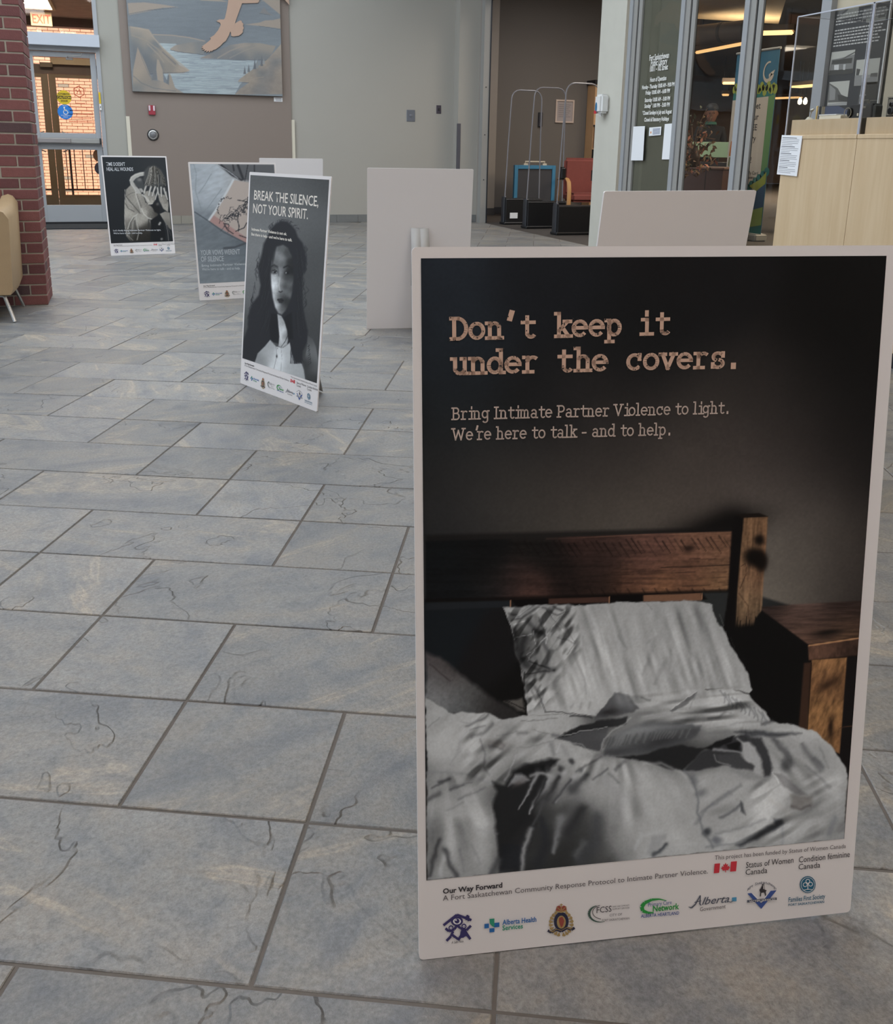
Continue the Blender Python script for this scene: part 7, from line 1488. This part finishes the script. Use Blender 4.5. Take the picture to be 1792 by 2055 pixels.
FOOT.append(('community_services_logo', [shapes('swoosh', 'dkgreen', rib(el(1207, 1829, 23, 17, 250, 70, 14), [1.2, 2, 3, 4, 4.5, 5, 5, 4.5, 4, 3.4, 3, 2.4, 1.8, 1.2, .8])), shapes('swoosh', 'grey', rib(el(1211, 1826, 20, 14, 255, 100, 12), 1.4)), ln('FCSS', (1199, 1828), (1229, 1825), 'black', 12), ln('FAMILY AND COMMUNITY', (1231, 1817), (1265, 1814), 'grey', 3), ln('SUPPORT SERVICES', (1231, 1822), (1265, 1819), 'grey', 3), ln('CITY OF', (1225, 1835), (1250, 1833), 'grey', 5), ln('FORT SASKATCHEWAN', (1210, 1845), (1265, 1841), 'grey', 4.5)]))
FOOT.append(('care_network_logo', [shapes('green_swoosh', 'leafg', rib([(1340, 1804), (1325, 1801), (1310, 1802), (1296, 1808), (1290, 1816), (1292, 1824), (1302, 1828), (1314, 1828)], [1, 3, 5, 7, 8, 7, 5, 2])), ln('Primary Care', (1303, 1816), (1350, 1811), 'bluetext', 8), ln('Network', (1312, 1826), (1365, 1821), 'leafg', 12, .0003), ln('ALBERTA HEARTLAND', (1288, 1838), (1365, 1832), 'bluetext', 6.5, .0001)]))
FOOT.append(('province_logo', [shapes('script_line', 'script', rib([(1384, 1817), (1390, 1819), (1398, 1812), (1408, 1794), (1407, 1812), (1410, 1814)], [1, 3, 2.4, 2, 3, 1.5]) + rib([(1396, 1808), (1410, 1805)], 1.5)), ln('lberta', (1411, 1813), (1466, 1808), 'script', 15, .0001, .35), shapes('tail', 'script', rib([(1464, 1807), (1470, 1808), (1476, 1804)], 1.5)), shapes('blue_square', 'sky', [[(1472, 1799), (1481, 1798), (1481, 1806), (1472, 1807)]]), ln('Government', (1407, 1826), (1459, 1820), 'grey', 8)]))
FOOT.append(('victim_services_logo', [shapes('chevron', 'bluetext', [[(1503, 1791), (1511, 1790), (1531, 1811), (1550, 1786), (1562, 1785), (1531, 1822)]]), shapes('chevron_cut', 'white', rib([(1514, 1792), (1531, 1808), (1546, 1789)], 1.6), 1), shapes('grey_band', 'script', [[(1502, 1804), (1562, 1799), (1562, 1804), (1502, 1809)]], 2), ln('VICTIM SERVICES', (1506, 1808.5), (1559, 1804), 'white', 4), shapes('rider', 'black', [[(1527, 1784), (1530, 1781), (1532, 1776), (1535, 1776), (1535, 1782), (1542, 1785), (1540, 1788), (1541, 1796), (1539, 1796), (1537, 1789), (1531, 1790), (1530, 1797), (1528, 1797), (1529, 1789)], el(1534, 1774, 1.6, 1.8)] + rib([(1538, 1783), (1536, 1768)], .8))]))
for t_ in FOOT[-1][1]:
    if t_[0] == 'lettering':
        for v in t_[1].vertices: v.co.y -= .0006
arc_t = 'Fort Saskatchewan'; parts_ = []
for k, c in enumerate(arc_t):
    if c == ' ': continue
    a = math.radians(205 + 130 * k / (len(arc_t) - 1)); x = 1532 + 30 * math.cos(a); y = 1792 + 22 * math.sin(a) - .1 * (x - 1532)
    parts_.append(ln(c, (x - 1.8, y + 2 - (a - 4.712) * -1.4), (x + 1.8, y + 2 + (a - 4.712) * 1.4), 'script', 5.5))
FOOT[-1][1].extend(parts_)
FOOT.append(('family_society_logo', [shapes('disc', 'teal', [el(1625, 1774, 16, 17)]), shapes('ring', 'white', rib(el(1625, 1774, 13.5, 14.5, 0, 359, 24), .8), 1), shapes('trefoil', 'white', rib(el(1625, 1767, 4, 4, 90, 449, 12), 1.2) + rib(el(1619.5, 1774, 4, 4, 0, 359, 12), 1.2) + rib(el(1630.5, 1773, 4, 4, 0, 359, 12), 1.2) + rib([(1625, 1771), (1625, 1784)], 1.3) + rib([(1616, 1785), (1625, 1783), (1634, 1784)], 1), 1), ln('Families First Society', (1586, 1809), (1660, 1802), 'teal', 9.5, .0001), ln('FORT SASKATCHEWAN', (1586, 1817), (1658, 1811), 'teal', 4.5, .0001)]))

m_foam = mat('white_foam_board', (228, 224, 224), .45, noise=(4, .01))
m_foam_edge = mat('foam_core_edge', (206, 202, 200), .8)
m_card = mat('white_easel_card', (192, 190, 188), .7, noise=(4, .015))
def easel(root, h=.936, w=.612):
    """folded card strut hinged on the back of the board, with its locking tab"""
    cx = w * .50
    b = MB(); b.box(cx - .045, cx + .045, .0052, .0066, .26, .60); b.build('easel_plate', m_card, root)
    b = MB()
    z0, z1 = .0, .60; foot = .21
    dz = math.sin(root.rotation_euler.x) if False else 0
    # wing: from the hinge line down to the floor, bowed slightly to one side
    for s, wd in ((-1, .052), (1, .052)):
        vs = []
        for k in range(7):
            t = k / 6; z = z1 - (z1 - .03 + .006) * t; y = .007 + foot * t ** .9 * .9; x = cx + s * (wd + .012 * t)
            vs += [(x, y, z), (cx, y + .012 * (1 - t) + .004, z)]
        b.add(vs, [(2 * k, 2 * k + 1, 2 * k + 3, 2 * k + 2) for k in range(6)], True)
    o = b.build('easel_wing', m_card, root); md = o.modifiers.new('t', 'SOLIDIFY'); md.thickness = .0016
    b = MB(); b.box(cx - .095, cx + .02, .006, .13, .182, .1835); b.build('locking_tab', m_card, root)
def poster(name, label, x, y, yaw, tilt, w=.612, h=.936, art=None, foot=True):
    r_ = thing(name, label, 'poster' if art else 'display board', (x, y, .0008), yaw, None)
    r_.rotation_mode = 'XYZ'; r_.rotation_euler = (-tilt, 0, yaw)
    bm = bmesh.new()
    rr_ = .006; pts = []
    for cx, cz, a0 in ((w - rr_, rr_, -90), (w - rr_, h - rr_, 0), (rr_, h - rr_, 90), (rr_, rr_, 180)):
        for k in range(4): a = math.radians(a0 + 30 * k); pts.append((cx + rr_ * math.cos(a), cz + rr_ * math.sin(a)))
    b = MB(); n = len(pts); b.add([(p[0], 0, p[1]) for p in pts] + [(p[0], .005, p[1]) for p in pts], [tuple(range(n)), tuple(range(2 * n - 1, n - 1, -1))] + [(i, i + n, (i + 1) % n + n, (i + 1) % n) for i in range(n)])
    b.build('foam_board', m_foam, r_)
    if art:
        nx, nz, corners, fn, white = art
        pr = print_grid('print', AX0, AX1, AZ0, AZ1, nx, nz, corners, fn, white, -.0006, parent=r_)
    else: pr = None
    if foot and art:
        for nm, items in FOOT:
            e = None
            for k, (pn, me) in enumerate(items):
                if e is None: e = link(nm, me, None, r_)
                else: link(pn, me, None, e)
    easel(r_, h, w)
    return r_, pr

# nearest poster
T1, pr1 = poster('poster_board', 'largest poster, in front, with a bed photograph under typewriter lettering', .300, .945, -.184, .107, w=.618, art=(430, 590, MAIN_ART, paint_bed, (176, 171, 168)))
T1.rotation_euler[1] = -.006
m_title = mat('title_ink_copper', (206, 172, 152), .5); m_sub = mat('subtitle_ink', (202, 184, 174), .5)
def slab_words(name, body, a, b, xh, w, m, parent, mono=None):
    wid = lambda c: mono if mono else GW.get(c, .9) + .10
    tot = sum(wid(c) for c in body); cur = 0; pts = []
    for wd in body.split(' '):
        l = sum(wid(c) for c in wd); t0, t1 = cur / tot, (cur + l) / tot
        q = lambda t: (a[0] + (b[0] - a[0]) * t, a[1] + (b[1] - a[1]) * t)
        k = l if mono else l - .1
        mb, pp = slab_line(wd, q(t0), q((cur + k) / tot) if not mono else q(t1), xh, w, mono); pts += pp
        mb.build(name, m, parent); cur += l + wid(' ')
    return pts
pts1 = slab_words('title_lettering', "Don't keep it", P(909, 682), P(1351, 670), .0192, .225, m_title, pr1, .99)
pts2 = slab_words('title_lettering', 'under the covers.', P(909, 751), P(1494, 736), .0192, .225, m_title, pr1, .99)
slab_words('subtitle_lettering', 'Bring Intimate Partner Violence to light.', P(911, 842), P(1464, 829), .0105, .17, m_sub, pr1)
slab_words('subtitle_lettering', "We're here to talk - and to help.", P(911, 883), P(1347, 872), .0105, .17, m_sub, pr1)
rn = random.Random(77); wear = MB()
for k in range(230):
    px_, pz_ = rn.choice(pts1 + pts2); px_ += rn.uniform(-.0035, .0035); pz_ += rn.uniform(-.0035, .0035); r0 = rn.uniform(.0005, .0014); n = rn.choice((3, 4, 5)); a0 = rn.uniform(0, 6)
    wear.add([(px_ + r0 * rn.uniform(.5, 1.3) * math.cos(a0 + 6.283 * q / n), -.0015, pz_ + r0 * rn.uniform(.5, 1.3) * math.sin(a0 + 6.283 * q / n)) for q in range(n)], [tuple(range(n))])
wo = wear.build('ink_wear', mat('worn_gap_ink', (30, 30, 32), .5), pr1); wo['kind'] = 'stuff'

# portrait poster, middle distance
z2 = lambda q: (470 + q[0] / 4.11, 340 + q[1] / 4.11)
T2, pr2 = poster('poster_board', 'narrow-looking angled poster with a dark haired woman staring out', .438, 4.164, -1.164, .096, art=(150, 240, ((133, 50), (777, 85), (672, 1762), (66, 1560)), paint_portrait, (192, 189, 187)))
H2 = homog(((133, 50), (777, 85), (672, 1762), (66, 1560)), ((AX0, AZ1), (AX1, AZ1), (AX1, AZ0), (AX0, AZ0)))
m_cream_ink = mat('cream_ink', (232, 226, 216), .5)
def tall(body, a, b, capz, Hh, m, parent, bold=.001):
    p0, p1 = happly(Hh, *a), happly(Hh, *b); q = happly(Hh, a[0], a[1] - capz); hh = math.hypot(q[0] - p0[0], q[1] - p0[1]); L_ = math.hypot(p1[0] - p0[0], p1[1] - p0[1])
    cu = bpy.data.curves.new('lettering', 'FONT'); cu.body = body; cu.size = hh / .70; cu.offset = bold; cu.resolution_u = 2
    t = bpy.data.objects.new('lettering', cu); me = bpy.data.meshes.new_from_object(t); bpy.data.objects.remove(t)
    xs = [v.co.x for v in me.vertices]; kx = L_ / (max(xs) - min(xs)); an = math.atan2(p1[1] - p0[1], p1[0] - p0[0])
    me.transform(Matrix.Translation((p0[0], -.0012, p0[1])) @ Matrix.Rotation(-an, 4, 'Y') @ Matrix(((1, 0, 0, 0), (0, 0, -1, 0), (0, 1, 0, 0), (0, 0, 0, 1))) @ Matrix.Diagonal((kx, 1, 1, 1)) @ Matrix.Translation((-min(xs), 0, 0)))
    return link('lettering', me, m, parent)
tall('BREAK THE SILENCE,', (162, 252), (688, 306), 78, H2, m_cream_ink, pr2, .0005)
tall('NOT YOUR SPIRIT.', (154, 362), (602, 412), 78, H2, m_cream_ink, pr2, .0005)
tall('Intimate Partner Violence is not ok.', (143, 507), (430, 547), 22, H2, m_cream_ink, pr2, .0004)
tall("But there is help - and we're here to talk.", (141, 548), (474, 597), 22, H2, m_cream_ink, pr2, .0004)
# far left poster
T3, pr3 = poster('poster_board', 'farthest front-facing poster, figure in hooded coat hiding the face', -.163, 9.50, .202, .129, art=(110, 160, ((207, 197), (1290, 207), (1428, 1655), (362, 1692)), paint_hoodie, (206, 211, 222)))
H3 = homog(((207, 197), (1290, 207), (1428, 1655), (362, 1692)), ((AX0, AZ1), (AX1, AZ1), (AX1, AZ0), (AX0, AZ0)))
m_pale = mat('pale_ink', (214, 218, 224), .5)
tall("TIME DOESN'T", (282, 352), (604, 352), 62, H3, m_pale, pr3, .0002); tall('HEAL ALL WOUNDS', (290, 438), (742, 438), 62, H3, m_pale, pr3, .0002)
tall("Let's finally bring Intimate Partner Violence to light.", (400, 1482), (1220, 1470), 26, H3, m_pale, pr3, .0002); tall("We're here to talk - and to help.", (405, 1530), (905, 1522), 26, H3, m_pale, pr3, .0002)
# tattoo poster
T4, pr4 = poster('poster_board', 'poster with a tattooed forearm, partly hidden behind the portrait poster', .442, 6.583, .160, .127, art=(120, 170, ((125, 165), (1143, 172), (1190, 1585), (240, 1605)), paint_tattoo, (207, 206, 210)))
H4 = homog(((125, 165), (1143, 172), (1190, 1585), (240, 1605)), ((AX0, AZ1), (AX1, AZ1), (AX1, AZ0), (AX0, AZ0)))
m_pale2 = mat('pale_grey_ink', (186, 194, 202), .5)
tall("YOUR VOWS WEREN'T", (250, 1275), (705, 1275), 60, H4, m_pale2, pr4, .0004); tall('OF SILENCE', (254, 1352), (515, 1352), 60, H4, m_pale2, pr4, .0004)
tall('Bring Intimate Partner Violence to light.', (262, 1412), (905, 1400), 28, H4, m_pale2, pr4, .0003); tall("We're here to talk - and to help.", (266, 1455), (705, 1452), 28, H4, m_pale2, pr4, .0003)
# boards seen from behind: front faces away, so yaw is turned round
def back_board(label, x, y, yaw, tilt):
    d = Vector((math.cos(yaw), math.sin(yaw))) * .612
    r_, _ = poster('poster_board', label, x + d.x, y + d.y, yaw + math.pi, -tilt)
    r_['category'] = 'display board'
    return r_
back_board('white back of a poster with card easel, behind the largest poster at left', 1.312, 5.307, -.127, -.085)
back_board('white board back showing only its top behind the largest poster, before the pier', 1.324, 2.618, .157, -.118)
back_board('farthest white board back, mostly hidden behind the tattoo poster', 1.24, 9.329, -.006, -.115)

# ------------------------------------------------------------ landscape relief picture on the taupe wall
YP = BW - .025 - .05
pt = thing('landscape_picture', 'large relief landscape picture of an eagle over a blue river', 'picture', (0, 0, 0))
def zp(zx, zy):
    v = at_y(240 + zx / 4.978, zy / 4.978, YP); return v.x, v.z
xa = zp(130, 915)[0]; xb = zp(1628, 960)[0]; za = (zp(130, 915)[1] + zp(1628, 960)[1]) / 2; zb = 3.42
def unproj(x, z):
    v = Vector((x, YP, z)) - CP; d = v.dot(AF); return ((PCX + FPX * v.dot(AR) / d) - 240) * 4.978, (PCY - FPX * v.dot(AU) / d) * 4.978
print_grid('canvas', xa, xb, za, zb, 300, 260, (unproj(xa, zb), unproj(xb, zb), unproj(xb, za), unproj(xa, za)), paint_landscape, (174, 172, 172), YP, print_mat('matte_paint', .8), pt, gain=.52)
box('stretcher', mat('dark_canvas_edge', (58, 58, 62), .8), xa, xb, YP + .0005, BW - .026, za, zb, pt)
eb = MB(); ep = [zp(*q) for q in EAGLE]
top = [(ep[-1][0], ep[-1][1]), (ep[-1][0] + .25, ep[-1][1] + .02), (ep[-1][0] + .36, ep[-1][1] - .09), (ep[-1][0] + .34, ep[-1][1] + .1), (ep[-1][0] + .1, ep[-1][1] + .30), (ep[0][0] - .06, ep[0][1] + .32)]
n = len(ep + top); allp = ep + top[1:]
n = len(allp); eb.add([(p[0], YP - .014, p[1]) for p in allp] + [(p[0], YP - .001, p[1]) for p in allp], [tuple(range(n)), tuple(range(2 * n - 1, n - 1, -1))] + [(i, i + n, (i + 1) % n + n, (i + 1) % n) for i in range(n)])
eb.build('eagle_cutout', mat('pale_wood_eagle', (176, 148, 130), .7, noise=(4, .04)), pt)

# ------------------------------------------------------------ history panel on the side panel beside the glazing
XPN = XR - .012
def hp(name, m, px, lift, parent):
    ps = [at_x(x, y, XPN) for x, y in px]; b = MB(); n = len(ps); k = .001 * lift
    b.add([(p.x - k, p.y, p.z) for p in ps] + [(p.x + .0008 - k, p.y, p.z) for p in ps], [tuple(range(n)), tuple(range(2 * n - 1, n - 1, -1))] + [(i, i + n, (i + 1) % n + n, (i + 1) % n) for i in range(n)]); return b.build(name, m, parent)
hpn = thing('history_panel', 'black history panel with three old photographs behind the acrylic case', 'panel')
box('board', mat('panel_black', (44, 46, 50), .5), XPN, XR, 5.435, 5.965, 1.15, 2.055, hpn)
box('white_edge', m_white, XPN - .003, XR, 5.425, 5.435, 1.15, 2.06, hpn)
rt = random.Random(3)
for k in range(11):
    zt = 2.02 - k * .021; y = 5.945; lm = MB()
    if k == 4: continue
    while y > 5.46 + (.25 if k == 3 else rt.uniform(0, .06)):
        l = rt.uniform(.012, .034); lm.box(XPN - .0012, XPN - .0002, y - l, y, zt, zt + .0085); y -= l + .007
    lm.build('text_line', mat('panel_text', (188, 188, 184), .6), hpn)
def old_photo(px, polys):
    base = hp('photograph', mat('old_photo_grey', (176, 176, 168), .5), px, 1.2, hpn)
    for j, (g, q) in enumerate(polys): hp('photo_tone', mat('photo_tone_%d' % g, (g, g, g - 2 if g > 4 else g), .5), q, 1.5 + j * .25, base)
Z = lambda *q: [(1560 + a / 7.34, b / 7.34) for a, b in q]
old_photo(Z((805, 770), (1150, 730), (1105, 1080), (755, 1105)), [(120, Z((800, 880), (960, 850), (1140, 800), (1105, 1080), (757, 1103))), (60, Z((815, 890), (1110, 850), (1095, 930), (800, 950))), (54, Z((770, 1040), (1110, 1010), (1105, 1080), (757, 1103))), (196, Z((840, 960), (910, 950), (905, 1030), (840, 1030))), (180, Z((975, 950), (1010, 945), (1000, 1030), (970, 1030))), (90, Z((940, 870), (1145, 760), (1148, 775), (960, 878)))])
old_photo(Z((1170, 885), (1520, 850), (1470, 1240), (1130, 1265)), [(130, Z((1150, 1110), (1480, 1100), (1465, 1235), (1133, 1262))), (66, Z((1170, 1010), (1225, 1020), (1200, 1110), (1160, 1110))), (150, Z((1240, 1120), (1380, 1110), (1360, 1150), (1240, 1150))), (84, Z((1380, 1080), (1480, 1070), (1475, 1130), (1370, 1130)))])
old_photo(Z((770, 1210), (1068, 1185), (1020, 1550), (735, 1560)), [(90, Z((770, 1225), (890, 1300), (940, 1390), (1040, 1440), (1030, 1500), (745, 1510))), (150, Z((735, 1540), (1030, 1500), (1022, 1550), (735, 1560))), (60, Z((890, 1390), (1040, 1430), (1030, 1500), (900, 1480))), (136, Z((775, 1250), (860, 1320), (850, 1470), (765, 1480)))])
old_photo(Z((1240, 1215), (1480, 1200), (1450, 1530), (1190, 1540)), [(40, Z((1240, 1216), (1480, 1202), (1452, 1526), (1195, 1536))), (110, Z((1250, 1270), (1290, 1265), (1285, 1330), (1245, 1335))), (150, Z((1210, 1400), (1310, 1390), (1305, 1405), (1210, 1420)))])
hp('blue_band', mat('panel_blue', (70, 78, 100), .5), Z((700, 1570), (900, 1560), (1060, 1640), (1060, 1780), (690, 1790)), 1, hpn)
